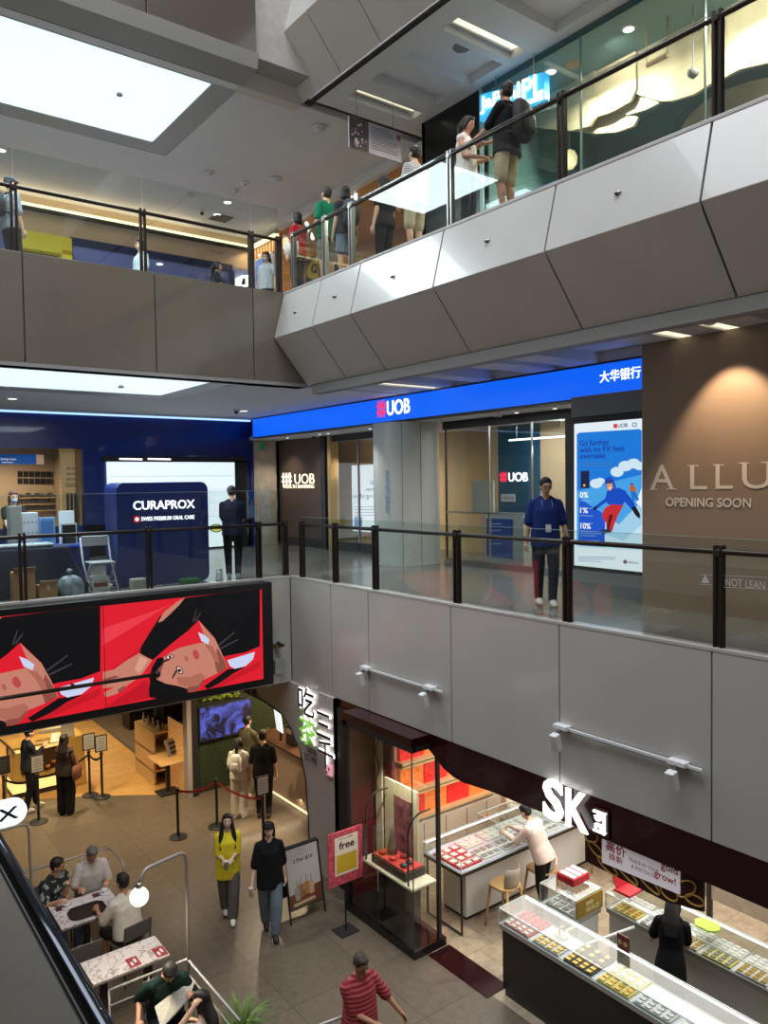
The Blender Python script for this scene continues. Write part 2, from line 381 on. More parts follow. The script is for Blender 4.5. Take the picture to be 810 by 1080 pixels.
    if glasses:
        g = MB()
        for s_ in (1, -1):
            c0 = hc+hs*.032*s_+hf*.098+hu*.010
            g.tube([c0+hs*.024*math.cos(t*PI/6)+hu*.019*math.sin(t*PI/6) for t in range(13)], .003, 5)
            g.tube([c0+hs*.024*s_, hc+hs*.078*s_-hf*.01+hu*.012], .003, 5)
        g.tube([hc+hs*.009+hf*.1+hu*.012, hc-hs*.009+hf*.1+hu*.012], .003, 5)
        put(g).build('glasses', mat('black_frame', (.015, .015, .015), .3), root, True)
    # ---- hair
    HM = mat('hair_%d_%d_%d' % hair, srgb(*hair), .6, noise=.2, nscale=60)
    if style != 'bald':
        h = MB(); h.ell(hc+hu*.040-hf*.024, .085, .094, .088, (hs, hf, hu), 16, 12); h.ell(hc+hu*.005-hf*.038, .080, .070, .085, (hs, hf, hu))
        h.ell(hc+hu*.090+hf*.022, .060, .050, .030, (hs, hf, hu))
        if style in ('long', 'bob', 'tail', 'veryl'):
            h.ell(hc+hu*.075+hf*.018, .068, .056, .040, (hs, hf, hu))
            for s_ in (1, -1): seg(h, hc+hs*.074*s_+hu*.02+hf*.01, hc+hs*.078*s_-hu*.08-hf*.01, .022, .022)
            if style == 'bob': loft(h, [(hc-hf*.03+hu*.02, hs, hf, .086, .07), (hc-hf*.045-hu*.08, hs, hf, .092, .06), (hc-hf*.04-hu*.13, hs, hf, .08, .045)])
            if style == 'long': loft(h, [(hc-hf*.03+hu*.02, hs, hf, .086, .07), (hc-hf*.075-hu*.1, hs, hf, .095, .05), (shc-fw*.10-up*.05, sx, fw, .10, .035), (shc-fw*.115-up*.2, sx, fw, .07, .025)])
            if style == 'veryl':
                loft(h, [(hc-hf*.03+hu*.02, hs, hf, .086, .07), (hc-hf*.07-hu*.1, hs, hf, .10, .05), (shc-fw*.10-up*.05, sx, fw, .11, .035), (shc-fw*.115-up*.25, sx, fw, .09, .025)])
                for s_ in (1, -1): loft(h, [(hc+hs*.072*s_+hu*.0, hs, hf, .024, .045), (hc+hs*.086*s_-hu*.10+hf*.0, hs, hf, .034, .045), (shc+sx*.105*s_+fw*.07-up*.06, sx, fw, .042, .030), (shc+sx*.10*s_+fw*.115-up*.24, sx, fw, .028, .02)], 12)
            if style == 'tail': seg(h, hc-hf*.10+hu*.05, hc-hf*.13-hu*.03, .035, .04); seg(h, hc-hf*.13-hu*.03, shc-fw*.13-up*.16, .042, .02)
        put(h); meld(h, 'hair', HM, root, .010, 2)
    if cap:
        c_ = MB(); c_.ell(hc+hu*.052-hf*.016, .090, .102, .075, (hs, hf, hu), 16, 12)
        loft(c_, [(hc+hu*.052+hf*.06, hs, hf, .07, .07), (hc+hu*.064+hf*.065, hs, hf, .065, .07)], 16)
        put(c_); meld(c_, 'cap', cloth(srgb(*cap)), root, .010, 1)
    # ---- clothes
    if dress:
        s_ = MB(); hb = pel-Vector((0, 0, dress))
        loft(s_, [(hb, sx, fw, .21+wide, .19+wide), (pel-up*.15, sx, fw, .195, .155), (pel, sx, fw, .18+st, .13+st), (wst, sx, fw, .145+st, .108+st), (chs, sxc, fwc, sw+.004, .122), (shc-up*.05, sxc, fwc, sw-.005, .098), (shc-up*.0, sxc, fwc, sw*.55, .07)])
    else:
        s_ = MB(); hb = pel-up*(.93-hem)
        if sit is not None: hb = pel-up*.03
        loft(s_, [(hb, sx, fw, .200+st*.6, .148+st*.8), (pel+up*.04, sx, fw, .196+st*.7, .142+st), (wst, sx, fw, .182+st*.7, .132+st*1.1), (chs, sxc, fwc, sw+.016, .136), (shc-up*.05, sxc, fwc, sw-.005, .098), (shc-up*.0, sxc, fwc, sw*.55, .07)])
    for q_ in (1, -1): seg(s_, shc+up*.018+sxc*.04*q_, shc+sxc*(sw-.03)*q_-up*.045, .050, .050)
    for i in (0, 1):
        e, wr = arms[i]; s_.ell(sh[i], .056, .064, .060)
        if sleeve <= .0: continue
        if sleeve <= 1: seg(s_, sh[i], sh[i]+(e-sh[i])*min(sleeve*1.0, 1), .068+st*.06, .070)
        else: seg(s_, sh[i], e, .064, .058); seg(s_, e, e+(wr-e)*(sleeve-1), .058, .044)
    put(s_); meld(s_, 'dress' if dress else 'shirt', shirt_mat or cloth(srgb(*shirt)), root, .012*k, 3)
    if not dress or dress < .35:
        t = MB(); loft(t, [(pel-up*.10, sx, fw, .155+st*.5, .112), (pel-up*.02, sx, fw, .166+st*.6, .12+st*.7), (pel+up*.09, sx, fw, .152+st*.7, .112+st)])
        for i in (0, 1):
            kn, an = lg[i]
            if plen <= .5: seg(t, hips[i], hips[i]+(kn-hips[i])*plen*1.9, .098+st*.2, .086+wide)
            else:
                seg(t, hips[i], kn, .100+st*.2, .076+wide); q = kn+(an-kn)*min((plen-.5)*2, 1)*.96; seg(t, kn, q, .074+wide, .058+wide*1.3)
        put(t); meld(t, 'trousers' if plen > .5 else 'shorts', cloth(srgb(*pants)), root, .012*k, 3)
    for i in (0, 1):
        kn, an = lg[i]; f = MB(); a0 = an-Vector((0, 0, .075)) 
        loft(f, [(a0+Vector((0, .045, .0)), sx, (0, 1, 0), .044, .128), (a0+Vector((0, .045, .03)), sx, (0, 1, 0), .046, .130), (a0+Vector((0, .03, .06)), sx, (0, 1, 0), .040, .10), (a0+Vector((0, -.02, .095)), sx, (0, 1, 0), .036, .05)], 16)
        put(f).build('shoe', mat('shoe_%d_%d_%d' % shoes, srgb(*shoes), .5), root, True)
    if extra: extra(root, dict(put=put, shc=shc, chs=chs, pel=pel, wst=wst, arms=arms, sh=sh, fw=fw, up=up, sx=sx, hc=hc, hs=hs, hf=hf, hu=hu, sw=sw, rot=rot, L0=L0))
    return root
# ------------------------------------------------------------------ shared materials
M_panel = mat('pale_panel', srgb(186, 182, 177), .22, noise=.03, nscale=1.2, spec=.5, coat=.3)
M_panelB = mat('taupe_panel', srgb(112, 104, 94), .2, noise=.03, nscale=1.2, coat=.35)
M_slant = mat('white_slant_panel', srgb(184, 182, 179), .25, noise=.03, nscale=1.5, coat=.3)
M_slantB = mat('grey_soffit_panel', srgb(206, 199, 192), .45, noise=.03, nscale=1.5)
M_joint = mat('dark_joint', (.02, .018, .016), .8)
M_ceil = mat('ceiling_paint', srgb(222, 223, 226), .75, noise=.02, nscale=2)
M_ceilT = mat('ceiling_trim_paint', srgb(150, 150, 150), .6)
M_slab = mat('concrete', srgb(160, 156, 150), .8, noise=.08)
M_dark = mat('black_metal', (.018, .016, .016), .4)
M_rail = mat('dark_bronze_metal', srgb(58, 50, 46), .32, metal=.6)
M_steel = mat('brushed_steel', srgb(170, 170, 168), .28, metal=1)
M_glass = glass('clear_balustrade_glass', (.90, .94, .925))
M_pane = glass('shop_glass', (.93, .95, .94))
M_litcool = mat('lit_panel_cool', srgb(228, 246, 252), .5, emit=1.0, ec=(.77, .92, .98))
M_litwarm = mat('lit_strip_warm', (1, .95, .75), .5, emit=1.1, ec=(1, .93, .66))
M_white_lit = mat('white_lit', (1, 1, 1), .5, emit=1.6, ec=(1, 1, 1))
M_white = mat('white_paint', (.75, .75, .75), .5)
M_black = mat('black_matt', (.012, .012, .013), .55)
FX, FY = 6.95, 12.0

# ------------------------------------------------------------------ floors
M_f1 = tiles('granite_tiles', srgb(108, 97, 84), srgb(97, 87, 76), srgb(70, 62, 54), 1.2, 1.2, .006, .32, noise=.22, nscale=9, off=0)
M_f2 = tiles('grey_upper_tiles', srgb(128, 126, 122), srgb(108, 106, 103), srgb(80, 78, 76), 1.2, .6, .005, .2, noise=.14, nscale=4)
M_fs = tiles('beige_shop_tiles', srgb(176, 160, 138), srgb(150, 134, 112), srgb(120, 105, 88), .6, .6, .004, .25, noise=.3, nscale=5)
struct('floor', MB().box(-8, -6, -.3, 6.95, 30, 0), M_f1)
struct('floor', MB().box(6.95, 11.3, -.3, 14, 30, 0), M_f1)
struct('floor', MB().box(6.95, -6, -.3, 14, 11.3, 0), M_fs)
# level 2 and level 3 slabs: floor finish, core, ceiling below
def level(z, zc):
    struct('floor', MB().box(7.02, -6, z-.06, 14, 12.07, z).box(-8, 12.07, z-.06, 14, 23, z), M_f2)
    struct('floor', MB().box(7.5, -6, zc+.35, 14, 12.6, z-.06).box(-8, 12.6, zc+.35, 14, 23, z-.06), M_slab)
level(5, 3.1); level(10, 8.4)
# near side of the atrium, behind and beside the viewer
for z in (5, 10, 15):
    struct('floor', MB().box(-8, -6, z-1.6, -.35 if z > 5 else .22, 12, z) if z > 5 else MB().box(-8, -6, z-.6, .22, 12, z), M_slab)
struct('wall_rear', MB().box(-8.2, -6, 0, -8, 23, 20), mat('rear_wall_paint', srgb(165, 160, 154), .7))
struct('wall_near', MB().box(-8, -6.2, 0, 14, -6, 20), MATS['rear_wall_paint'])
# ceilings
# level 1 ceilings over shops
struct('ceiling', MB().box(7.02, -6, 3.12, 14, 12.0, 3.2).box(-8, 12.05, 3.12, 14, 30, 3.2), mat('shop_ceiling', srgb(150, 146, 140), .8))
def lattice(x0, x1, y0, y1, hx0, hx1, z, dz, holes):
    mb = MB(); mb.box(x0, y0, z, hx0, y1, z+dz).box(hx1, y0, z, x1, y1, z+dz)
    ys = [y0]+[v for h in sorted(holes) for v in h]+[y1]
    for a, b in zip(ys[::2], ys[1::2]): mb.box(hx0, a, z, hx1, b, z+dz)
    mb.box(hx0, y0, z+dz, hx1, y1, z+dz+.08)
    return mb
H3 = [(8.45, 8.8), (8.95, 9.75), (10.25, 10.6), (10.98, 11.33), (6.2, 7.85), (5.2, 5.55), (3.6, 4.8), (2.4, 3.3)]
struct('ceiling', lattice(7.4, 9.45, 0, 11.75, 7.9, 9.35, 13.4, .16, H3), M_ceil)
H2 = [(10.8, 11.1), (9.9, 10.5), (8.6, 9.5), (7.8, 8.1), (6.0, 7.3), (5.3, 5.55), (4.7, 4.95), (3.2, 4.3)]
struct('ceiling', lattice(7.5, 14, 0, 11.9, 8.2, 9.65, 8.4, .16, H2), M_ceil)
struct('ceiling', MB().box(9.45, 0, 13.4, 14, 11.75, 13.56), M_ceil)
# plain ceilings over the left walkways with a framed light panel let in
def panel_ceiling(z, px, py0, py1, yback, nm):
    a, b = 1.25, px
    mb = MB().box(-8, FY+.02, z, a-.45, yback, z+.12).box(b+.45, FY+.02, z, 14, yback, z+.12).box(a-.45, py1+.45, z, b+.45, yback, z+.12).box(a-.45, FY+.02, z, b+.45, py0-.06, z+.12)
    struct('ceiling', mb, M_ceil)
    t = thing('ceiling_light_panel', nm, 'ceiling light', ((a+b)/2, (py0+py1)/2, z))
    MB().box(a, py0, z+.02, b, py1, z+.05).build('diffuser', M_litcool, t)
    MB().box(a-.45, py0-.06, z+.005, a, py1+.45, z+.06).box(b, py0-.06, z+.005, b+.45, py1+.45, z+.06).box(a, py1, z+.005, b, py1+.45, z+.06).box(a, py0-.06, z+.005, b, py0, z+.06).build('frame', mat('satin_frame', srgb(168, 170, 168), .4), t, bevel=.01)
    MB().lathe([(.05, 0), (.05, .03), (.02, .05)], (b-1.15, py0+1.2, z-.03)).build('sprinkler', M_steel, t, True)
panel_ceiling(13.4, 5.8, 12.27, 15.0, 20.4, 'large white rectangular light panel glowing in the level three ceiling above the left walkway')
panel_ceiling(8.4, 5.7, 12.3, 14.65, 19.6, 'large white rectangular light panel glowing in the ceiling above the blue kiosk')
# light strips in the coffers
def strip(x0, x1, y, z, lab):
    t = thing('recessed_strip_light', lab, 'ceiling light', ((x0+x1)/2, y, z), 'recessed strip lights over the right walkways')
    MB().box(x0, y-.06, z-.035, x1, y+.06, z-.002).build('diffuser', M_litwarm, t); MB().box(x0, y+.06, z-.06, x1, y+.09, z-.002).build('reflector', M_white, t)
for y, l in ((8.65, 'yellowish strip light in the level three ceiling slot, nearest the blue lit shop sign'), (11.15, 'yellowish strip light in the level three ceiling slot behind the hanging notice'), (5.35, 'yellowish strip light above the teal shop')):
    strip(7.95, 9.32, y, 13.56, l)
for y, l in ((5.43, 'pale yellow strip light over the brown hoarding, end nearest the blue bank sign'), (4.82, 'pale yellow strip light over the brown hoarding, at the frame edge'), (10.95, 'thin pale strip light in the ceiling above the bank logo on the blue sign band')):
    strip(8.25, 9.6, y, 8.455, l)
# ------------------------------------------------------------------ parapets
def vpanels_X(x, cuts, z0, z1, m, th=.06):
    for a, b in zip(cuts, cuts[1:]):
        lo, hi = sorted((a, b)); struct('wall_right', MB().box(x, lo+.008, z0, x+th, hi-.008, z1), m, bevel=.006)
    struct('wall_right', MB().box(x+.02, min(cuts), z0+.01, x+th+.5, max(cuts), z1-.01), M_joint)
vpanels_X(FX, [-1.2, .25, 2.11, 3.98, 5.85, 7.71, 9.6, 10.65, 11.95], 3.13, 5.0, M_panel)
struct('trim_1', MB().box(FX-.005, -1.2, 4.985, FX+.14, 11.95, 5.03), M_panel, bevel=.008)
def vpanels_Y(y, cuts, z0, z1, m, th=.06):
    for a, b in zip(cuts, cuts[1:]): struct('wall_left', MB().box(a+.008, y, z0, b-.008, y+th, z1), m, bevel=.006)
    struct('wall_left', MB().box(min(cuts), y+.02, z0+.01, max(cuts), y+th+.5, z1-.01), M_joint)
vpanels_Y(11.95, [-6, .8, 2.67, 4.6, 6.95], 3.13, 5.0, M_panel)
struct('trim_2', MB().box(-6, 11.945, 4.985, 6.95, 12.08, 5.03), M_panel, bevel=.008)
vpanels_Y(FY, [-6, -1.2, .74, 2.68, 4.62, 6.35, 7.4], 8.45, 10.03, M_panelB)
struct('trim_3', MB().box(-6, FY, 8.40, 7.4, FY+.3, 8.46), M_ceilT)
# slanted level 3 parapet: top edge (6.95, 10) -> crease (6.74, 9.2) -> foot (7.42, 8.43)
def slant(z, cuts, ymax):
    P0, P1, P2 = (6.95, z), (6.74, z-.79), (7.40, z-1.58)
    for a, b in zip(cuts, cuts[1:]):
        lo, hi = a+.012, b-.012
        for (xa, za), (xb, zb), m in ((P0, P1, M_slant), (P1, P2, M_slantB)):
            n = Vector((-(za-zb), 0, (xa-xb))).normalized(); n = n if n.x < 0 else -n; n = -n*.03
            mb = MB(); q = [(xa, lo, za), (xb, lo, zb), (xb, hi, zb), (xa, hi, za)]; mb.prism(q, n)
            struct('wall_right', mb, m, bevel=.004)
    y0, y1 = cuts[0], cuts[-1]
    struct('wall_right', MB().prism([(6.97, y0, z-.01), (6.77, y0, z-.79), (7.42, y0, z-1.56), (7.6, y0, z-1.56), (7.6, y0, z-.01)], (0, y1-y0, 0)), M_joint)
    struct('trim_4', MB().box(6.94, y0, z-.012, 7.06, y1, z+.03), M_slant, bevel=.006)
    if z < 12: struct('trim_5', MB().box(7.36, y0, z-1.75, 7.55, ymax, z-1.60).box(7.42, y0, z-1.62, 7.55, ymax, z-1.56), M_ceilT)
slant(10.0, [-1.2, .25, 2.11, 3.98, 5.85, 7.75, 9.65, 10.75, 11.99], 11.75)
slant(15.0, [-1.2, .25, 2.11, 3.98, 5.85, 7.75, 9.65, 10.75, 11.99], 11.75)
struct('wall_right', MB().box(7.42, -1.2, 13.37, 7.5, 11.9, 13.45), M_joint)
# level 4 left edge overhangs
struct('wall_left', MB().box(-6, 11.35, 13.62, 4.34, 11.41, 15.2).box(4.36, 11.35, 13.62, 6.16, 11.41, 15.2).box(6.12, 11.41, 13.62, 6.16, 12.1, 15.2), mat('brown_panel', srgb(80, 70, 62), .25, coat=.3), bevel=.004)
struct('wall_left', MB().box(-6, 12.0, 13.62, 7.4, 12.06, 15.2), M_panelB)
struct('trim_6', MB().prism([(-6, 11.33, 13.62), (-6, 11.40, 13.40), (-6, 11.95, 13.38), (-6, 12.0, 13.62)], (12.2, 0, 0)), mat('grey_satin_soffit', srgb(150, 148, 144), .3), bevel=.003)
struct('trim_7', MB().prism([(6.2, 12.0, 13.38), (6.2, 11.9, 13.62), (7.40, 11.9, 13.62), (7.4, 12.0, 13.38)], (0, .25, 0)), M_slantB)
struct('floor', MB().box(-8, 11.45, 13.62, 14, 23, 15).box(7.6, -6, 13.65, 14, 11.5, 15), M_slab)

# ------------------------------------------------------------------ balustrades
def balustrade(label, run, z, posts, gh, rail=.92, glassm=None, post_w=.035, gaps=True, steel=(), mat_=None):
    """run: ('X', x) or ('Y', y); posts: ordered positions along it"""
    ax, c = run; mid = (posts[0]+posts[-1])/2; P = lambda s, zz, o=0: (c+o, s, zz) if ax == 'X' else (s, c+o, zz)
    t = thing('glass_balustrade', label, 'railing', P(mid, z)); mm = mat_ or M_rail
    for s in posts:
        mb = MB(); m2 = M_steel if s in steel else mm
        for d in (-.032, .032):
            a = P(s+d-.016, z-.02, .0); b = P(s+d+.016, z+rail+.06, .075); mb.box(*a, *b)
        mb.cyl(P(s, z+rail-.015, -.02), P(s, z+rail-.015, .09), .035, n=14)
        mb.build('post', m2, t, bevel=.006)
    mb = MB(); mb.cyl(P(posts[0], z+rail, .03), P(posts[-1], z+rail, .03), .028, n=12); mb.build('handrail', mm, t, True)
    for a, b in zip(posts, posts[1:]):
        lo, hi = min(a, b)+.01, max(a, b)-.01
        gp = MB().box(*P(lo, z+.02, .03), *P(hi, z+gh, .036)).build('glass_panel', glassm or M_glass, t)
        for s, r in ((lo, hi),): MB().box(*P(s, z+gh, .028), *P(r, z+gh+.004, .038)).build('glass_edge', mat('glass_edge', srgb(150, 175, 168), .3), gp)
    return t
balustrade('long glass balustrade with dark bronze posts and handrail on level two facing the bank', ('X', FX+.01), 5.03, [-.5, 2.05, 3.93, 5.76, 7.62, 9.45, 10.55, 11.6], 1.05)
balustrade('glass balustrade with dark posts on level two above the large advertising screen', ('Y', FY-.02), 5.03, [-2, .6, 2.56, 4.42, 6.37, 6.9], 1.52)
balustrade('glass balustrade with dark posts on level three above the taupe panels', ('Y', FY+.02), 10.03, [-2, .6, 2.6, 4.47, 6.36, 6.9], 1.45)
balustrade('glass balustrade with dark and steel posts on level three above the slanted white panels', ('X', FX+.01), 10.03, [-.5, 2.1, 3.95, 5.8, 7.66, 9.94, 10.7, 11.7], .97, steel=(7.66, 9.94, 10.7, 11.7))
# nearest balustrade below the camera
t = thing('glass_balustrade', 'nearest balustrade with polished handrail crossing the bottom left corner', 'railing', (.30, 1.5, 5))
MB().tube([(.297, -1.5, 5.93), (.297, 6, 5.93)], .017, 14).build('handrail', mat('polished_dark_metal', srgb(70, 74, 80), .08, metal=1), t, True)
MB().box(.293, -1.5, 5.02, .301, 6, 5.915).build('glass_panel', glass('smoky_glass', (.50, .49, .44)), t)

for y in (3.2, 5.9): MB().box(.27, y-.02, 5.0, .29, y+.02, 5.92).build('post', M_rail, t)
# ------------------------------------------------------------------ outer walls
struct('wall_far', MB().box(-8, 30, 0, 14, 30.2, 5), mat('dim_wall', srgb(70, 62, 54), .8))
struct('wall_side', MB().box(14, -6, 0, 14.2, 30, 15), MATS['dim_wall'])
# ------------------------------------------------------------------ level two: blue shop wall and its openings (plane Y=18.9)
M_navy = mat('navy_gloss_wall', srgb(16, 36, 104), .28, noise=.05, nscale=1, coat=.3)
M_blueK = mat('navy_kiosk_lacquer', srgb(20, 40, 100), .35)
M_beige = mat('beige_wall', srgb(190, 165, 130), .7)
M_wood = mat('light_wood', srgb(196, 158, 108), .5, noise=.12, nscale=20)
M_brownb = mat('brown_hoarding_vinyl', srgb(146, 125, 109), .5, noise=.03, nscale=2)
M_grey = mat('mid_grey', srgb(128, 128, 130), .5)
M_card = mat('cardboard', srgb(170, 130, 90), .8, noise=.08)
M_stone = mat('travertine', srgb(196, 182, 164), .4, noise=.15, nscale=6)
INKL = artmat('lit_print', emit=1.0); INK = artmat('matt_print'); INKS = artmat('lit_screen', emit=.95)
W_ = (1, 1, 1); BL = srgb(14, 92, 232); RD = srgb(226, 40, 48)
def col_(px, x, y=500): return atX(px, y, x).y
def colY(px, y_, y=500): return atY(px, y, y_).x
xo = 5.42
struct('wall_back', MB().box(-8, 18.9, 7.57, 9.9, 19.1, 8.4).box(xo, 18.9, 5, 9.9, 19.1, 7.57).box(-8, 18.9, 5, 9.9, 19.0, 5.75).box(9.8, 18.86, 5, 9.9, 19.1, 8.4), M_navy)
t = thing('cove_light', 'thin bluish light line along the top of the navy shop wall', 'light', (2, 18.8, 8.36)); MB().box(-6, 18.80, 8.36, 9.8, 18.88, 8.395).build('diffuser', mat('blue_cove', (.4, .65, 1), .5, emit=1.3), t)
# big white lit shop screen
t = thing('display_screen', 'wide white lit screen in a black frame on the navy shop wall behind the kiosk', 'screen', (7.7, 18.85, 5.2))
MB().box(5.95, 18.80, 5.05, 9.3, 18.86, 7.26).build('screen', mat('cool_white_screen', (1, 1, 1), .4, emit=.85, ec=(.78, .92, 1)), t)
MB().box(5.85, 18.76, 7.26, 9.62, 18.9, 7.40).box(9.3, 18.76, 5.0, 9.62, 18.9, 7.3).build('frame', M_black, t)
mb = MB()
for z in (5.5, 5.85, 6.2, 6.55, 6.9): mb.box(5.95, 18.795, z, 9.3, 18.80, z+.008)
mb.build('grid_lines', mat('pale_line', srgb(170, 195, 215), .5), t)
P_ = Plane('Y', 18.78, (0, -1, 0)); mb = MB(); P_.poly(mb, [(228+7*math.cos(a), 557+4.5*math.sin(a)) for a in [i*PI/10 for i in range(20)]], srgb(30, 110, 70)); P_.poly(mb, [(228+5.5*math.cos(a), 557+3.3*math.sin(a)) for a in [i*PI/10 for i in range(20)]], srgb(245, 225, 60))
P_.text(mb, 'IKEA', (224, 559), (232, 559), 3.5, srgb(30, 60, 140), .02); mb.build('logo', INKL, t)
for i, a in enumerate((126, 156)):
    tt = thing('tube_light', 'tube light reflection as glowing rod over the wide white screen, %s' % ('nearer the wooden shop opening' if i == 0 else 'nearer the bank end'), 'light', (6.5+i, 18.7, 7.33)); MB().cyl(atY(a, 484, 18.745), atY(a+24, 484.5, 18.745), .02, n=8).build('tube', M_white_lit, tt, True)  # reflections of tube lights on the black frame, built as glowing rods
# inside the opening
struct('wall_inner', MB().box(-3, 21.6, 5, 6.5, 21.7, 8.4).box(5.42, 19.1, 5, 5.5, 21.7, 7.7), M_beige)
point('shop_glow', (4.0, 20.2, 7.4), 40, (1, .82, .58), .2)
P_ = Plane('Y', 21.6, (0, -1, 0))
cnt = 0
for r_ in range(2):
    for c_ in range(7):
        x = 18.5+c_*6.1; y = 497+r_*7.4+c_*.1
        q = [P_.p(*p) for p in ((x, y), (x+5, y), (x+5, y+6), (x, y+6))]
        t = MB().prism(q, (0, -.03, 0)).build('picture_panel', mat('dark_picture', srgb(34, 30, 32), .4, noise=.8, nscale=9), None); cnt += 1
        tag(t, 'small dark picture on the beige wall inside the furniture shop opening', 'picture', 'dark pictures in two rows inside the shop opening')
for r_ in range(3):
    t = thing('display_shelf', ['upper', 'middle', 'lowest'][r_]+' shelf with dark goods under the pictures in the shop opening', 'shelf', atY(37, 520+r_*10, 21.3))
    a = atY(18, 526+r_*7, 21.4); b = atY(60, 526+r_*7, 21.4); MB().box(a.x, 21.35, a.z, b.x, 21.6, a.z+.03).build('board', M_wood, t)
    mb = MB()
    for k in range(9): h = random.uniform(.06, .14); x = a.x+(b.x-a.x)*(k+.2)/9; mb.box(x, 21.42, a.z+.03, x+.1, 21.55, a.z+.03+h)
    o = mb.build('goods', mat('dark_goods', srgb(60, 48, 44), .5), t); o['kind'] = 'stuff'
t = thing('hanging_sign', 'blue hanging sign with white lettering inside the furniture shop opening', 'sign', atY(20, 486, 20))
P_ = Plane('Y', 20.0, (0, -1, 0)); a = atY(-2, 489.5, 20); b = atY(38, 479.5, 20); c_ = atY(46, 479, 20)
MB().box(a.x, 20, a.z, b.x, 20.06, b.z).build('board', mat('ikea_blue', srgb(20, 90, 170), .4, emit=.35), t); MB().box(b.x+.005, 19.99, a.z, c_.x, 20.05, b.z).build('end_panel', mat('peach_panel', srgb(240, 200, 160), .5, emit=.2), t)
for x in (a.x+.9, b.x-.1): MB().cyl((x, 20.03, b.z), (x, 20.03, 8.35), .008, n=6).build('rod', M_steel, t)
mb = MB(); P_.text(mb, 'Living room', (1, 486), (17, 486), 3.2, W_, .01); mb.box(*atY(2, 488, 19.995), *(atY(14, 487.4, 19.99))); mb.build('lettering', mat('white_print', (.9, .9, .9), .5, emit=.5), t)
t = thing('wood_panel', 'tall wooden notice panel with rows of dark lettering at the shop opening edge', 'panel', atY(75, 560, 19.6))
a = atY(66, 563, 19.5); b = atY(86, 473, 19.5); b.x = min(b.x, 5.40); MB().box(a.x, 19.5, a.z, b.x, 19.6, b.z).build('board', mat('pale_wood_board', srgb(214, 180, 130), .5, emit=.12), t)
P_ = Plane('Y', 19.5, (0, -1, 0)); mb = MB()
for i, s in enumerate(('HEM & HUS', 'LIV I STAD', 'BO ENKELT')): P_.text(mb, 'oxox xoxo', (70, 495.5+i*5.6), (80, 495.5+i*5.6), 2.6, srgb(60, 45, 35), .01)
for y in (510, 512.5): mb.box(*atY(69, y, 19.497), *atY(81, y+.7, 19.49), c=srgb(60, 45, 35))
mb.build('lettering', INK, t)
mb = MB()
for x in (71, 75, 79): mb.box(*atY(x, 560, 19.49), *atY(x+1.8, 520, 19.46))
mb.build('slot', mat('dark_brown', srgb(70, 50, 38), .5), t)
t = thing('goods_shelf', 'narrow shelf unit with warm coloured goods beside the wooden notice panel', 'shelf', atY(89, 560, 19.3)); a = atY(87, 563, 19.2); b = atY(91.5, 475, 19.2)
MB().box(a.x, 19.2, a.z, b.x, 19.25, b.z).build('back_board', M_beige, t)
for i in range(5): zz = a.z+(b.z-a.z)*i/5; MB().box(a.x, 19.08, zz, b.x, 19.2, zz+.12).build('goods', mat('goods%d' % i, [srgb(160, 70, 50), srgb(200, 150, 90), srgb(120, 90, 80), srgb(210, 190, 160), srgb(90, 60, 50)][i], .5), t)
# ---- blue counter and what stands on it
t = thing('service_counter', 'low navy counter in front of the furniture shop opening', 'counter', (4.3, 13.6, 5)); a = atY(-40, 566, 13.2).x; b = atY(96, 566, 13.2).x
MB().box(a, 13.3, 5, b, 13.9, 5.66).build('body', M_blueK, t, bevel=.01); MB().box(a, 13.27, 5.66, b+.03, 13.93, 5.70).build('worktop', mat('blue_top', srgb(40, 70, 180), .35), t, bevel=.006)
CT = 5.70
def standee(name, lab, cat, px0, px1, pytop, y, m, d=.12, art=None, bot=None):
    a = atY(px0, pytop, y); b = atY(px1, pytop, y); z0 = CT if bot is None else bot
    t = thing(name, lab, cat, ((a.x+b.x)/2, y, z0)); MB().box(a.x, y, z0, b.x, y+d, max(a.z, z0+.05)).build('body', m, t, bevel=.006)
    if art: art(t, a, b, y)
    return t
def marks(t, a, b, y):
    mb = MB()
    for i in range(4):
        for j in range(3): x = a.x+(b.x-a.x)*(i+.3)/4; z = CT+.05+(a.z-CT)*.3*j; mb.box(x, y-.004, z, x+.025, y, z+.03)
    mb.build('printed_marks', mat('grey_marks', srgb(120, 130, 160), .5), t)
standee('cardboard_carton', 'grey box with dark side standing on the blue counter, beside the masked woman', 'box', 10, 22.5, 534, 13.4, mat('grey_box', srgb(150, 150, 142), .6), .25)
standee('patterned_box', 'white box with a dotted print on the blue counter', 'box', 23, 40, 541, 13.42, mat('white_box', srgb(215, 218, 224), .5), .2, marks)
def lap(t, a, b, y): MB().box(a.x+.03, y-.004, CT+.1, b.x-.03, y, a.z-.05).build('printed_square', mat('blue_square', srgb(70, 120, 190), .5), t)
standee('leaflet_holder', 'pale blue leaflet holder on the blue counter left of the dark tablet', 'leaflet holder', 41, 58, 546, 13.36, mat('pale_blue', srgb(120, 160, 210), .4), .1, lap)
standee('display_card', 'white upright card standing behind the dark tablet on the blue counter', 'card', 62, 78, 539, 13.6, mat('white_card', srgb(225, 232, 236), .5, emit=.1), .03)
def tab(t, a, b, y): MB().box(a.x+.02, y-.004, CT+.03, b.x-.02, y, a.z-.03).build('screen', mat('dark_glass', (.01, .012, .015), .08), t)
standee('tablet', 'dark tablet with pale frame propped on the blue counter', 'tablet', 64, 81, 552, 13.34, mat('pale_frame', srgb(190, 195, 200), .4), .02, tab)
t = thing('paper_sheet', 'white papers lying near the front of the blue counter', 'paper', (4.0, 13.3, CT)); MB().box(colY(43, 13.25), 13.27, CT, colY(56, 13.25), 13.34, CT+.01).build('sheet', M_white, t)
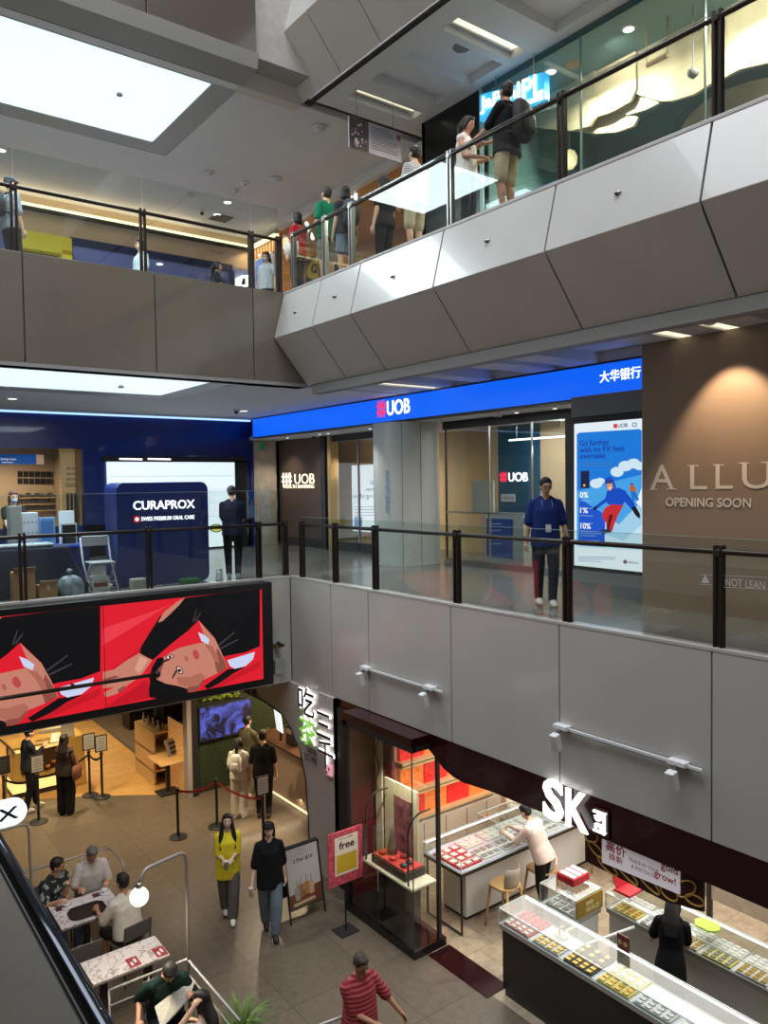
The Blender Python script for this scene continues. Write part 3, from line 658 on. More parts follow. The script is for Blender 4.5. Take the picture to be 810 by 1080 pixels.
# ---- dark cloth covered table on the left
t = thing('draped_table', 'table covered by a dark navy cloth hanging in folds at the left edge', 'table', (2.6, 12.9, 5))
mb = MB(); rg = []
x0, x1 = 1.2, 3.35
for z, sp in ((5.74, 0), (5.70, .03), (5.45, .10), (5.2, .20), (5.02, .30)):
    ring = []
    for i in range(64):
        u_ = i/64*4; k = int(u_); f = u_-k; w_ = math.sin(i*1.9)*.03*(5.74-z)*2
        cs = [(x0, 12.55), (x1, 12.55), (x1, 13.02), (x0, 13.02)]; p = Vector(cs[k]).lerp(Vector(cs[(k+1) % 4]), f); c0 = Vector(((x0+x1)/2, 12.79)); d = (p-c0)
        ring.append((p.x+math.copysign(sp+w_, d.x)*min(1, abs(d.x)), p.y+math.copysign((sp+w_)*.35, d.y)*min(1, abs(d.y)*4), z))
    rg.append(ring)
mb.rings(rg[::-1]); mb.build('cloth', mat('navy_cloth', srgb(18, 26, 52), .8, noise=.2, nscale=12), t, True)
t = thing('rolled_cloth', 'flat pale folded pack on the dark draped table', 'packaging', (2.6, 12.8, 5.74)); MB().box(2.2, 12.6, 5.745, 3.15, 12.95, 5.80).build('pack', mat('pale_pack', srgb(160, 170, 175), .4), t, bevel=.025)
def bag(name, lab, x, y, w, h, m, d=.3, knot=True):
    t = thing(name, lab, 'bag', (x, y, 5)); mb = MB(); rg = []
    for k, (z, s) in enumerate(((0, .8), (.1, 1), (.5, 1.0), (.8, .8), (.95, .45), (1.0, .2))):
        rg.append([(x+math.cos(a)*w/2*s*(1+.07*math.sin(a*5+k)), y+math.sin(a)*d/2*s*(1+.07*math.cos(a*4+k)), 5.0+z*h) for a in [i*PI/10 for i in range(20)]])
    mb.rings(rg).build('sack', m, t, True)
    if knot: MB().lathe([(.02, 0), (.05, .05), (.03, .09)], (x, y, 5+h)).build('knot', m, t, True)
    return t
bag('plastic_bag', 'translucent patterned plastic bag on the floor beside the draped table', 3.28, 12.3, .40, .32, mat('mixed_plastic', srgb(120, 130, 140), .3, noise=.6, nscale=9))
for x, h, w_, l in ((2.62, .42, .3, 'taller brown cardboard box on the floor at the left edge below the draped table'), (2.95, .2, .26, 'small crumpled tan box on the floor beside the plastic bag')):
    t = thing('cardboard_box', l, 'box', (x, 12.35, 5)); MB().box(x-w_/2, 12.22, 5, x+w_/2, 12.45, 5+h).build('carton', M_card, t, bevel=.005); MB().box(x-.02, 12.215, 5+h*.6, x+.02, 12.46, 5+h+.003).build('tape', mat('tape', srgb(210, 190, 150), .3), t); MB().prism([(x-w_/2, 12.22, 5+h), (x+w_/2, 12.22, 5+h), (x+w_/2, 12.15, 5+h+.07), (x-w_/2, 12.15, 5+h+.07)], (0, .006, .004)).build('flap', M_card, t)
# ---- folding chair
t = thing('folding_chair', 'light grey metal folding chair standing between the draped table and the kiosk', 'chair', (3.9, 12.85, 5))
Mch = mat('grey_enamel', srgb(175, 178, 180), .35); xc, yc = 3.84, 12.62; wd = .22
for s in (-1, 1):
    MB().tube([(xc+s*wd, yc-.18, 5.0), (xc+s*wd, yc+.16, 5.46), (xc+s*wd, yc+.28, 5.84)], .017, 8).build('leg', Mch, t, True)
    MB().tube([(xc+s*(wd-.03), yc+.26, 5.0), (xc+s*(wd-.03), yc-.14, 5.44)], .015, 8).build('leg', Mch, t, True)
MB().box(xc-.19, yc-.2, 5.44, xc+.19, yc+.18, 5.465).build('seat', Mch, t, bevel=.01)
MB().obox((xc, yc+.265, 5.78), (1, 0, 0), (0, -.3, 1), (0, 1, .3), .21, .085, .014).build('backrest', Mch, t, bevel=.008)
MB().cyl((xc-wd, yc-.1, 5.14), (xc+wd, yc-.1, 5.14), .009, n=8).build('crossbar', Mch, t, True)
t = thing('carton', 'white and red printed box standing under the folding chair', 'box', (3.95, 12.95, 5)); MB().box(3.70, 12.62, 5, 3.98, 12.78, 5.22).build('box', M_white, t); MB().box(3.73, 12.615, 5.05, 3.95, 12.62, 5.15).build('printed_band', mat('brick_print', srgb(150, 70, 60), .5), t)
# ---- kiosk
t = thing('kiosk', 'tall navy rounded kiosk with white brand lettering by the level two railing', 'kiosk', (4.92, 12.9, 5))
K0, K1, KY, KZ = atY(122, 505, 12.6).x, atY(219, 505, 12.6).x, 12.6, 6.72
w_, h_ = K1-K0, KZ-5.0
pts = [((K0+K1)/2+x, KY, 5+h_/2+z) for x, z in rrect(w_, h_, .13)]
MB().prism(pts, (0, .62, 0)).build('body', M_blueK, t, bevel=.012)
P_ = Plane('Y', KY, (0, -1, 0)); mb = MB(); P_.text(mb, 'CURAPROX', (140.5, 538), (205.5, 538), 9.5, None, .012, .012); P_.text(mb, 'SWISS PREMIUM ORAL CARE', (149, 549.5), (205, 548.5), 4.2, None, .005, .008); mb.build('lettering', M_white_lit, t)
mb = MB(); a = P_.p(141, 551); mb.box(a.x, KY-.012, a.z, a.x+.10, KY, a.z+.10); mb.build('red_badge', mat('badge_red', srgb(225, 40, 45), .4, emit=.5), t)
MB().box(a.x+.02, KY-.018, a.z+.038, a.x+.08, KY-.011, a.z+.062).box(a.x+.038, KY-.018, a.z+.02, a.x+.062, KY-.011, a.z+.08).build('white_cross', M_white_lit, t)
for x0, x1, h, m, l in ((134, 150, .17, mat('pale_carton', srgb(150, 145, 135), .7), 'pale grey open carton at the foot of the kiosk'), (187, 206, .10, mat('green_bag', srgb(20, 90, 40), .6), 'flat green packet at the foot of the kiosk')):
    a, b = colY(x0, 12.35), colY(x1, 12.35); t = thing('packet', l, 'box', ((a+b)/2, 12.35, 5)); MB().box(a, 12.22, 5, b, 12.42, 5+h).build('box', m, t, bevel=.02)
t = thing('glass_jar', 'clear glass jar on the floor between the kiosk and the man in black', 'jar', (colY(229, 12.3), 12.35, 5)); xx = colY(229, 12.35)
MB().lathe([(.06, 0), (.065, .02), (.06, .15), (.05, .18)], (xx, 12.35, 5.0), 16).build('jar', mat('milky_glass', srgb(190, 200, 200), .1), t, True); MB().lathe([(.05, .17), (.052, .2), (.02, .21)], (xx, 12.35, 5.0), 16).build('lid', M_steel, t, True)
# ------------------------------------------------------------------ bank: lit band
t = thing('lit_sign_band', 'long bright blue lit sign band with red and white bank lettering', 'sign', (9.7, 12.4, 7.9))
MB().box(9.6, 6.2, 7.9, 9.8, 18.3, 8.37).build('light_box', mat('bank_blue_lit', (.0, .1, .5), .4, emit=1.0, ec=srgb(10, 92, 235)), t)
MB().box(9.585, 6.2, 7.87, 9.8, 18.3, 7.9).box(9.585, 6.2, 8.37, 9.8, 18.3, 8.4).build('edge_trim', M_dark, t)
P_ = Plane('X', 9.6, (-1, 0, 0))
def abacus(mb, o, u, s, c):
    u = Vector(u); v = Vector((0, 0, 1)); o = Vector(o); n = u.cross(v)
    def q(a, b, c0, d): b *= 1.15; d *= 1.15; mb.prism([o+u*a*s+v*b*s, o+u*c0*s+v*b*s, o+u*c0*s+v*d*s, o+u*a*s+v*d*s], n*.004, c)
    for x in (.08, .40, .72): q(x, .0, x+.20, 1.0)
    q(-.02, .22, 1.02, .34); q(-.02, .64, 1.02, .76)
def abpx(mb, P, x0, x1, yb, h, c):
    o = P.p(x0, yb)+P.n*.006; w_ = (P.p(x1, yb)-P.p(x0, yb)); w_.z = 0; hh = P.p(x0, yb-h).z-P.p(x0, yb).z; W = w_.length
    def q(a, b, c0, d): mb.prism([o+U_*a*W+Vector((0, 0, b*hh)), o+U_*c0*W+Vector((0, 0, b*hh)), o+U_*c0*W+Vector((0, 0, d*hh)), o+U_*a*W+Vector((0, 0, d*hh))], P.n*.004, c)
    for x in (.10, .42, .74): q(x, .0, x+.16, 1.0)
    q(-.02, .24, 1.02, .35); q(-.02, .64, 1.02, .75)
U_ = Vector((0, -1, 0))
mb = MB(); abpx(mb, P_, 398, 407, 440.5, 17, RD); mb.build('bank_emblem', mat('lit_red', RD, .5, emit=1.1, ec=srgb(250, 50, 90)), t)
mb = MB(); P_.text(mb, 'UOB', (408.5, 438.5), (432.5, 436), 15.5, None, .012, .01); P_.text(mb, '大华银行', (633, 404), (676, 397.5), 12, None, 0, .01); mb.build('lettering', M_white_lit, t)
struct('ceiling', MB().box(9.8, 6.2, 7.86, 14, 20, 7.95), M_ceil)
for i, (px, py) in enumerate(((303, 455), (337, 452.5), (346, 452), (390, 450), (545, 436), (585, 432))):
    p = atZ(px, py, 7.86); p.x = 10.1; p.y = col_(px, 10.1, py); t = thing('downlight', 'tiny round downlight in the bank soffit', 'ceiling light', p, 'downlights under the blue sign band')
    MB().lathe([(.05, -.012), (.055, 0)], (p.x, p.y, 7.86), 16).build('rim', M_white, t); MB().lathe([(.035, -.018), (.036, -.011)], (p.x, p.y, 7.86), 16).build('lens', M_white_lit, t)
# bank front: stone pier, brown wall, glass doors
XW = 10.7
struct('wall_bank', MB().box(10.62, col_(287, 10.62), 5, XW, 18.9, 7.86).box(9.9, 18.9, 5, XW+.4, 19.0, 7.86), M_stone)
struct('wall_bank', MB().box(XW, col_(342, XW), 5, XW+.1, col_(280, XW), 7.86), mat('brown_bank_wall', srgb(96, 76, 66), .4, noise=.05, nscale=3))
struct('wall_bank', MB().box(XW-.1, col_(346, XW), 5, XW+.15, col_(341.5, XW), 7.86), M_dark)
struct('wall_bank', MB().box(XW-.1, col_(352, XW), 5, XW+.15, col_(349, XW), 7.86), mat('gold_frame', srgb(190, 160, 110), .4, metal=.5))
struct('baseboard_bank', MB().box(XW-.02, col_(398, XW), 5, XW+.02, 19, 5.22), mat('dark_skirting', srgb(52, 46, 42), .5))
P_ = Plane('X', XW, (-1, 0, 0)); t = thing('wall_sign', 'glowing bank emblem and lettering on the brown wall beside the stone pier', 'sign', P_.p(315, 510))
mb = MB(); P_.text(mb, 'UOB', (311, 510.5), (332, 510), 10.5, None, .0, .012); P_.text(mb, 'WEALTH BANKING', (298.5, 515), (331.5, 514.5), 3.6, None, .0, .01); abpx(mb, P_, 297.5, 308, 511.5, 12.5, None)
mb.build('lettering', mat('warm_lit_letters', (1, .9, .75), .5, emit=1.3, ec=(1, .82, .6)), t)
struct('wall_bank', MB().box(12.6, 11, 5, 12.7, 19, 7.86), mat('amber_wall', srgb(196, 168, 122), .6))
point('bank_glow', (11.6, 15.6, 7.3), 45, (1, .83, .6), .2); 
t = thing('glass_partition', 'tall clear glass front of the bank left of the round pillar', 'glass wall', (XW, 15.7, 5)); MB().box(XW, 12.9, 5.1, XW+.012, col_(352, XW), 7.7).build('glass_panel', M_pane, t)
for px in (378,): MB().box(XW-.02, col_(px, XW)-.02, 5.05, XW+.03, col_(px, XW)+.02, 7.7).build('mullion', M_steel, t)
MB().box(XW-.02, 12.9, 7.7, XW+.04, col_(352, XW), 7.86).build('head_rail', M_dark, t)
t = thing('lit_poster', 'white lit poster with large letters behind the glass left of the round pillar', 'poster', (11.3, 15, 5.5)); P2 = Plane('X', 11.3, (-1, 0, 0))
mb = MB().box(11.3, col_(404, 11.3), atX(371, 560, 11.3).z, 11.36, col_(371, 11.3), atX(371, 491, 11.3).z); mb.build('light_box', mat('poster_white', (.9, .9, .95), .5, emit=.75, ec=(.85, .92, 1)), t); MB().box(11.32, col_(395, 11.3), 5, 11.36, col_(393, 11.3), 5.6).box(11.32, col_(376, 11.3), 5, 11.36, col_(374, 11.3), 5.6).build('leg', M_steel, t)
mb = MB(); P2.text(mb, 'legal\nhome-\nsaving ideas', (372, 527), (402, 525), 21, srgb(110, 120, 135), .01, mirror=True)
P2.poly(mb, [(374, 545), (382, 545), (382, 555), (374, 555)], srgb(90, 140, 200))
for i in range(4): P2.poly(mb, [(374, 534+i*3), (398, 534+i*3), (398, 534.8+i*3), (374, 534.8+i*3)], srgb(150, 160, 175))
mb.build('lettering', INKL, t)
# round pillar
t = MB().lathe([(.68, 0), (.68, 2.86)], (10.03, 12.43, 5), 64); struct('pillar', t, mat('pillar_paint', srgb(196, 200, 196), .35), smooth=False)
mb = MB()
for a in (-136, -104): mb.box(10.03+.683*math.cos(R(a))-.004, 12.43+.683*math.sin(R(a))-.004, 5, 10.03+.683*math.cos(R(a))+.004, 12.43+.683*math.sin(R(a))+.004, 7.86)
struct('trim_8', mb, M_grey)
t = thing('paper_notice', 'small printed notice stuck on the round white pillar', 'notice', (9.4, 12.6, 6.5)); mb = MB(); a0 = R(193)
for k, (z0, z1) in enumerate(((6.05, 6.9),)):
    mb.rings([[(10.03+.69*math.cos(a0+j*.06), 12.43+.69*math.sin(a0+j*.06), z) for j in range(3)]+[(10.03+.684*math.cos(a0+j*.06), 12.43+.684*math.sin(a0+j*.06), z) for j in (2, 1, 0)] for z in (z0, z1)])
mb.build('sheet', mat('notice_paper', srgb(150, 165, 185), .5, noise=.4, nscale=20), t)
# bank front right of the pillar
XG = 10.4; yL, yR = col_(468, XG), col_(602, XG)
t = thing('glass_partition', 'wide clear glass front of the bank between the round pillar and the ski poster', 'glass wall', (XG, (yL+yR)/2, 5))
MB().box(XG, yR, 5.12, XG+.012, yL, 7.7).build('glass_panel', M_pane, t)
for px in (470.5, 516, 561, 600): MB().box(XG-.012, col_(px, XG)-.012, 5.1, XG+.024, col_(px, XG)+.012, 7.7).build('mullion', M_steel if px > 480 else M_dark, t)
MB().box(XG-.02, yR, 7.7, XG+.04, yL, 7.86).build('head_rail', M_dark, t); MB().box(XG-.02, yR, 5.0, XG+.04, yL, 5.12).build('base_rail', M_steel, t)
MB().box(XG-.012, yR, 6.04, XG+.02, yL, 6.07).build('mid_rail', M_steel, t)
XB = 12.4; c2 = lambda a: col_(a, XB)
struct('wall_bank', MB().box(XB, c2(531), 5, XB+.1, 12, 7.86), mat('pale_grey_wall', srgb(150, 156, 150), .5)); struct('wall_bank', MB().box(XB-.02, c2(531), 5, XB+.1, c2(519), 7.86), mat('cream_wall', srgb(215, 190, 150), .5))
struct('wall_bank', MB().box(XB-.04, c2(570), 5, XB+.1, c2(527), 7.86), mat('teal_blue_wall', srgb(26, 84, 112), .4)); struct('wall_bank', MB().box(XB, 4, 5, XB+.1, c2(569), 7.86), MATS['cream_wall'])
spot('bank_spot', (11.9, 9.3, 7.8), (12.4, 9.1, 6.4), 30, (.8, .9, 1), 90); point('bank_glow', (11.4, 8.6, 7.3), 22, (1, .9, .75), .2)
P_ = Plane('X', XB-.04, (-1, 0, 0)); t = thing('wall_sign', 'red emblem and white glowing bank name on the blue wall behind the glass', 'sign', P_.p(543, 503))
mb = MB(); abpx(mb, P_, 527.5, 535, 508.5, 10.5, None); mb.build('emblem', MATS['lit_red'], t); mb = MB(); P_.text(mb, 'UOB', (536.5, 508), (557, 508), 9.5, None, .015, .01); mb.build('lettering', M_white_lit, t)
t = thing('name_plate', 'small pale plate under the bank name on the blue wall', 'sign', P_.p(536, 525)); mb = MB(); a = P_.p(529, 529); b = P_.p(543.5, 521); MB().box(a.x-.02, a.y, a.z, a.x, b.y, b.z).build('plate', mat('plate_grey', srgb(180, 185, 190), .3, emit=.1), t)
mb = MB(); Plane('X', XB-.06, (-1, 0, 0)).text(mb, 'Welcome', (530.5, 526.5), (542, 526.5), 3, srgb(60, 80, 100), .01); mb.build('lettering', INK, t)
t = thing('tube_light', 'long thin white reflected light line, built as a tube, under the bank ceiling behind the glass', 'light', (11.4, 8.4, 7.3)); MB().cyl(atX(537, 464.5, 11.6), atX(600, 460, 10.9), .018, n=8).build('tube', M_white_lit, t, True)  # ceiling reflection built as a glowing tube, with rods added to hold it
for q_ in (atX(545, 463.8, 11.5), atX(592, 460.6, 11.0)): MB().cyl(q_, (q_.x, q_.y, 7.86), .006, n=6).build('rod', M_steel, t)
t = thing('frosted_board', 'frosted grey panel behind the bank glass beside the round pillar', 'panel', (11.0, 11, 5.6)); a = atX(498, 540, 11.0); b = atX(520, 507, 11.0); MB().box(11, b.y, a.z, 11.04, a.y, b.z).build('panel', mat('frosted', srgb(160, 168, 165), .3), t, bevel=.004); MB().box(11.0, b.y+.1, 5, 11.03, b.y+.14, a.z).build('stand', M_steel, t)
t = thing('self_service_machine', 'waist high machine with blue lettered front behind the bank glass', 'machine', (11.2, 9.6, 5)); a = atX(511, 590, 11.0); b = atX(543, 545, 11.0); e = atX(552, 546, 11.0)
MB().box(11.0, e.y, 5, 11.5, a.y, b.z+.05).build('body', mat('machine_grey', srgb(170, 175, 178), .4), t, bevel=.01); MB().box(10.985, b.y+.05, 5.15, 11.0, a.y-.08, b.z-.05).build('front_panel', mat('machine_blue', srgb(28, 64, 140), .4, emit=.1), t)
mb = MB(); P3 = Plane('X', 10.985, (-1, 0, 0))
for i in range(4): P3.poly(mb, [(515, 552+i*7), (529, 552+i*7), (529, 553+i*7), (515, 553+i*7)], srgb(170, 190, 220))
mb.build('printed_lines', INK, t)
# ---- ski poster
XP = 9.15; P_ = Plane('X', XP, (-1, 0, 0)); t = thing('lit_poster', 'tall lit advertisement with a skier in a blue jacket and red trousers', 'poster', (XP+.1, 6.9, 5))
a = P_.p(601.5, 599); b = P_.p(681, 441); MB().box(XP+.012, 5.9, P_.p(677, 604).z-.04, XP+.2, a.y+.1, P_.p(677, 441).z+.1).build('frame', M_black, t, bevel=.01)
ZQ = lambda x, y: (600+x/5.69, 430+y/5.69)
def pol(mb, pts, c, l=None): P_.poly(mb, [ZQ(*p) for p in pts], c, l)
mb = MB(); pol(mb, [(32, 98), (470, 62), (470, 990), (32, 945)], srgb(225, 238, 245))
pol(mb, [(48, 160), (62, 150), (425, 128), (438, 140), (438, 858), (62, 836), (48, 825)], srgb(28, 120, 214))
pol(mb, [(48, 500), (438, 400), (438, 858), (48, 825)], srgb(70, 160, 228)); pol(mb, [(218, 640), (300, 700), (438, 560), (438, 858), (218, 846)], srgb(160, 205, 232)); pol(mb, [(48, 820), (218, 760), (330, 800), (438, 700), (438, 858), (48, 836)], srgb(196, 224, 238))
for cx, cy, r in ((290, 385, 40), (340, 350, 42), (390, 335, 40), (425, 350, 34), (165, 455, 38), (190, 440, 26)): pol(mb, [(cx+r*math.cos(i*PI/8), cy+r*.75*math.sin(i*PI/8)) for i in range(16)], srgb(205, 228, 242))
pol(mb, [(438, 480), (405, 570), (438, 600)], srgb(235, 240, 245))
pol(mb, [(62, 540), (150, 600), (218, 640), (216, 836), (62, 826)], srgb(30, 84, 200))
pol(mb, [(72, 380), (124, 378), (124, 484), (72, 482)], srgb(24, 32, 70)); pol(mb, [(88, 460), (100, 460), (100, 472), (88, 472)], srgb(240, 190, 90))
# skier
JB = srgb(22, 74, 190); pol(mb, [(232, 498), (300, 480), (345, 500), (350, 545), (320, 590), (255, 590), (215, 560)], JB); pol(mb, [(225, 540), (240, 555), (160, 615), (148, 600)], JB); pol(mb, [(340, 500), (395, 570), (400, 600), (378, 610), (335, 560)], JB)
pol(mb, [(145, 612), (162, 588), (172, 598), (155, 618)], srgb(20, 24, 40)); pol(mb, [(375, 600), (402, 590), (430, 640), (428, 668), (412, 655), (398, 640)], srgb(24, 22, 30))
pol(mb, [(255, 580), (330, 585), (300, 640), (275, 700), (262, 745), (230, 735), (225, 690), (200, 650), (215, 605)], srgb(196, 44, 48)); pol(mb, [(245, 640), (268, 640), (240, 740), (228, 735)], srgb(90, 20, 30))
pol(mb, [(190, 735), (250, 725), (255, 750), (205, 755)], srgb(40, 46, 70)); pol(mb, [(222, 425), (245, 412), (268, 425), (285, 470), (275, 505), (240, 500), (225, 470)], JB); pol(mb, [(228, 450), (262, 446), (268, 480), (250, 500), (234, 490)], srgb(214, 150, 110)); pol(mb, [(222, 440), (266, 432), (268, 452), (226, 458)], srgb(40, 60, 130)); pol(mb, [(242, 478), (258, 476), (252, 490)], srgb(250, 250, 250))
pol(mb, [(370, 462), (388, 456), (400, 475), (408, 500), (392, 520), (368, 500)], srgb(180, 100, 50)); pol(mb, [(372, 500), (400, 505), (425, 550), (415, 560), (392, 535), (400, 560), (385, 555)], srgb(30, 110, 200)); pol(mb, [(372, 452), (388, 450), (390, 462), (374, 466)], srgb(60, 90, 150))
P_.k += 1
TX = lambda s, p, q, h, c, b=.015: P_.text(mb, s, ZQ(*p), ZQ(*q), h/5.69, c, b)
NV = srgb(24, 52, 160)
TX('Go further', (68, 232), (246, 218), 34, NV); TX('with no FX fees', (68, 272), (336, 254), 34, NV); TX('overseas', (68, 308), (222, 302), 24, NV)
TX('0%', (70, 540), (120, 535), 34, W_); TX('1%', (72, 632), (118, 630), 34, W_); TX('10%', (74, 726), (135, 722), 34, W_)
for x0, x1, y in ((70, 270, 330), (70, 260, 345), (70, 140, 556), (70, 150, 645), (72, 180, 740), (72, 200, 752), (72, 170, 765), (72, 190, 795), (72, 190, 806), (60, 290, 893), (60, 280, 905), (60, 200, 918), (72, 150, 600), (72, 150, 690)): pol(mb, [(x0, y), (x1, y+3), (x1, y+6), (x0, y+3)], srgb(150, 185, 225) if 400 < y < 850 else srgb(80, 110, 160))
pol(mb, [(274, 98), (296, 97), (296, 122), (274, 123)], RD); TX('UOB', (300, 121), (358, 118), 24, srgb(40, 60, 120), .02); pol(mb, [(386, 90), (414, 88), (414, 114), (386, 116)], srgb(120, 140, 170)); pol(mb, [(392, 95), (408, 94), (408, 109), (392, 110)], srgb(220, 230, 240))
pol(mb, [(344+13*math.cos(i*PI/6), 924+13*math.sin(i*PI/6)) for i in range(12)], srgb(130, 80, 110)); TX('Mastercard', (364, 932), (422, 936), 13, srgb(60, 70, 110))
mb.build('poster_print', INKL, t)
# grey wall under the poster
struct('wall_bank', MB().box(XP+.03, 5.5, 5, XP+.4, P_.p(600, 600).y+.12, 5.35).box(XP+.22, 5.5, 5.3, XP+.5, P_.p(600, 600).y+.12, 7.9), mat('pier_grey', srgb(130, 132, 134), .5))
# ---- hoarding with lettering
XH = 8.8; yh = col_(677.3, XH, 520); struct('wall_hoarding', MB().box(XH, -1, 5, XH+.15, yh, 8.4), M_brownb)
P_ = Plane('X', XH, (-1, 0, 0)); t = thing('wall_lettering', 'large white shop name and opening soon lettering on the brown hoarding', 'sign', P_.p(745, 517)); mb = MB()
def serif(s, x0, x1, y, h):
    P_.text(mb, s, (x0, y), (x1, y), h, None, .0, .004)
    for a, b in SER[s]: P_.poly(mb, [(x0+(x1-x0)*a, y-1.2 if a >= 0 else y), (x0+(x1-x0)*b, y-1.2), (x0+(x1-x0)*b, y), (x0+(x1-x0)*a, y)], None, .005)
SER = {'A': [(-.12, .3), (.66, 1.12)], 'L': [(-.2, .5)], 'U': []}
serif('A', 686, 711, 516.5, 26); serif('L', 728, 746, 516, 25.5); serif('L', 755, 773, 515.5, 26)
P_.text(mb, 'U', (783, 515.5), (814, 515), 28, None, 0, .004)
for x, y in ((725, 490.5), (752, 489.7), (779, 487.8), (803, 487)): P_.poly(mb, [(x, y), (x+12, y), (x+12, y+1.2), (x, y+1.2)], None, .005)
P_.text(mb, 'OPENING SOON', (702.5, 534), (792.7, 534.3), 9.3, None, .015, .004)
mb.build('lettering', mat('pale_vinyl', srgb(222, 214, 204), .5), t)
spot('hoarding_spot', (8.25, 4.75, 8.3), (8.8, 4.75, 6.9), 170, (1, .74, .46), 75, .5)
t = thing('ceiling_spotlight', 'round warm spotlight in the ceiling above the brown hoarding', 'ceiling light', (8.25, 4.75, 8.38)); MB().lathe([(.05, -.02), (.08, 0)], (8.25, 4.75, 8.4), 18).build('rim', M_white, t); 
# do not lean sticker on the balustrade glass
P_ = Plane('X', FX+.035, (-1, 0, 0)); t = thing('glass_sticker', 'clear sticker with warning triangle and do not lean wording on the balustrade glass', 'sticker', P_.p(775, 612)); mb = MB()
P_.text(mb, 'NOT LEAN', (765, 617.5), (807, 619), 8, None, 0); P_.poly(mb, [(739.5, 614.5), (748.5, 615), (744, 606)], None)
for q in ([(737, 605.5), (753, 606.2), (753, 606.7), (737, 606)], [(737, 616), (753, 616.7), (753, 617.2), (737, 616.5)], [(763, 607), (809, 608.5), (809, 609), (763, 607.5)], [(763, 619), (809, 621), (809, 621.5), (763, 619.5)]): P_.poly(mb, q, None)
mb.build('print', mat('sticker_white', srgb(190, 190, 185), .5), t)
# green exit sign
t = thing('exit_sign', 'small green running man exit sign on the stone pier', 'sign', atX(272, 470, 10.1)); a = atX(268, 475, 10.1); b = atX(276, 467, 10.1); MB().box(10.1, b.y, a.z, 10.16, a.y, b.z).build('panel', mat('exit_green', srgb(20, 110, 80), .4, emit=.3), t)
# cctv and ceiling fittings of level two
def dome(lab, p, cat='camera', r=.08):
    t = thing('dome_camera' if cat == 'camera' else 'smoke_detector', lab, cat, p)
    MB().lathe([(r*.95, -.05), (r, -.02), (r, 0)], p, 20).build('base', M_white, t, True)
    if cat == 'camera': MB().ell((p[0], p[1], p[2]-.06), r*.6, r*.6, r*.7).build('lens_dome', M_black, t, True)
    else: MB().lathe([(r*.4, -.09), (r*.6, -.05)], p, 16).build('sensor', M_white, t, True)
dome('dark dome camera under the bank ceiling left of the pillar', tuple(atZ(332, 452, 7.86)+Vector((0, 0, 0))) if False else (10.05, col_(331, 10.05, 460), 7.86))
dome('dark dome camera under the bank ceiling right of the pillar', (10.05, col_(525, 10.05, 440), 7.86))
p = atZ(241, 433, 8.4); dome('dome camera under the ceiling near the end of the navy wall', (p.x, p.y-.4, 8.4))
for px, py in ((13, 420), (257, 433)):
    p = atZ(px, py, 8.4); t = thing('downlight', 'glowing round downlight in the ceiling %s' % ('above the furniture shop' if px < 100 else 'by the end of the navy wall'), 'ceiling light', p)
    MB().lathe([(.10, -.012), (.11, 0)], p, 20).build('rim', M_white, t); MB().lathe([(.08, -.018), (.08, -.01)], p, 20).build('lens', M_white_lit, t)

for x, y in ((10.1, 18.1), (10.15, 16.4), (10.3, 14.4), (8.9, 12.9), (10.1, 10.3), (9.9, 8.6)): spot('soffit_downlight', (x, y, 7.83), (x+(.25 if y > 14 else 0), y, 5), 55, (1, .93, .82), 110, .8, .02)
# ------------------------------------------------------------------ level three
def PX_(x): return Plane('X', x, (-1, 0, 0))
# left: plain wall with warm cove, yellow portal and blue glazed shop
YB = 19.3; yy = lambda px, py: atY(px, py, YB)
struct('wall_upper', MB().box(-8, YB, 12.55, 10.2, YB+.2, 13.4), mat('cove_wall', srgb(214, 190, 160), .6)); struct('wall_upper', MB().box(-8, YB+3, 10, 10.2, YB+3.1, 13.4), mat('violet_back_wall', srgb(96, 102, 150), .5))
struct('trim_9', MB().box(-8, YB-.14, 13.06, 10.2, YB, 13.12), M_dark)
t = thing('cove_light', 'warm glowing cove line along the level three back wall', 'light', (4, YB-.06, 13.12)); MB().box(-8, YB-.13, 13.12, 10.15, YB-.01, 13.19).build('diffuser', mat('warm_cove', (1, .9, .6), .5, emit=1.5, ec=(1, .88, .58)), t)
area('cove_glow', (4, YB-.35, 13.0), 9, 26, (1, .72, .42), (R(200), 0, 0), .2)
t = thing('shop_portal', 'bright yellow square portal frame on level three beside the violet glazed shop', 'portal', yy(50, 250)); q = lambda px: atY(px, 250, YB-.1).x
mb = MB().box(q(20), YB-.3, 12.1, q(73), YB-.02, 12.5).box(q(62), YB-.3, 10, q(73), YB-.02, 12.2); mb.build('frame', mat('yellow_portal', srgb(214, 196, 40), .5, emit=.15), t)
MB().box(q(18), YB-.05, 10, q(62), YB, 12.1).build('opening_panel', mat('olive_panel', srgb(110, 96, 60), .5), t); MB().box(q(46), YB-.08, 10, q(58), YB-.05, 11.9).build('doorway', mat('dark_door', srgb(60, 48, 36), .6), t)
t = thing('glazed_shopfront', 'violet tinted glazed shop front with navy frame on level three', 'shop front', (7, YB, 10)); MB().box(q(73), YB-.2, 12.38, q(243), YB-.1, 12.56).box(q(240), YB-.2, 10, q(243)+.05, YB-.1, 12.4).box(q(73), YB-.2, 10, q(75), YB-.1, 12.4).build('frame', mat('navy_frame', srgb(24, 36, 84), .4), t)
MB().box(q(73), YB-.14, 10, q(240), YB-.13, 12.4).build('glass_panel', M_pane, t)
struct('ceiling', MB().box(-2, YB, 12.5, 10.2, YB+3, 12.56), mat('violet_ceiling', srgb(150, 156, 200), .5))
point('violet_glow', (5.5, YB+1.2, 12.2), 220, (.55, .6, 1), .2); point('white_glow', (8.2, YB+1.2, 12.2), 90, (.9, .95, 1), .2)
t = thing('pleated_curtain', 'white pleated curtain inside the glazed shop on level three', 'curtain', (8.5, YB+1, 10)); mb = MB()
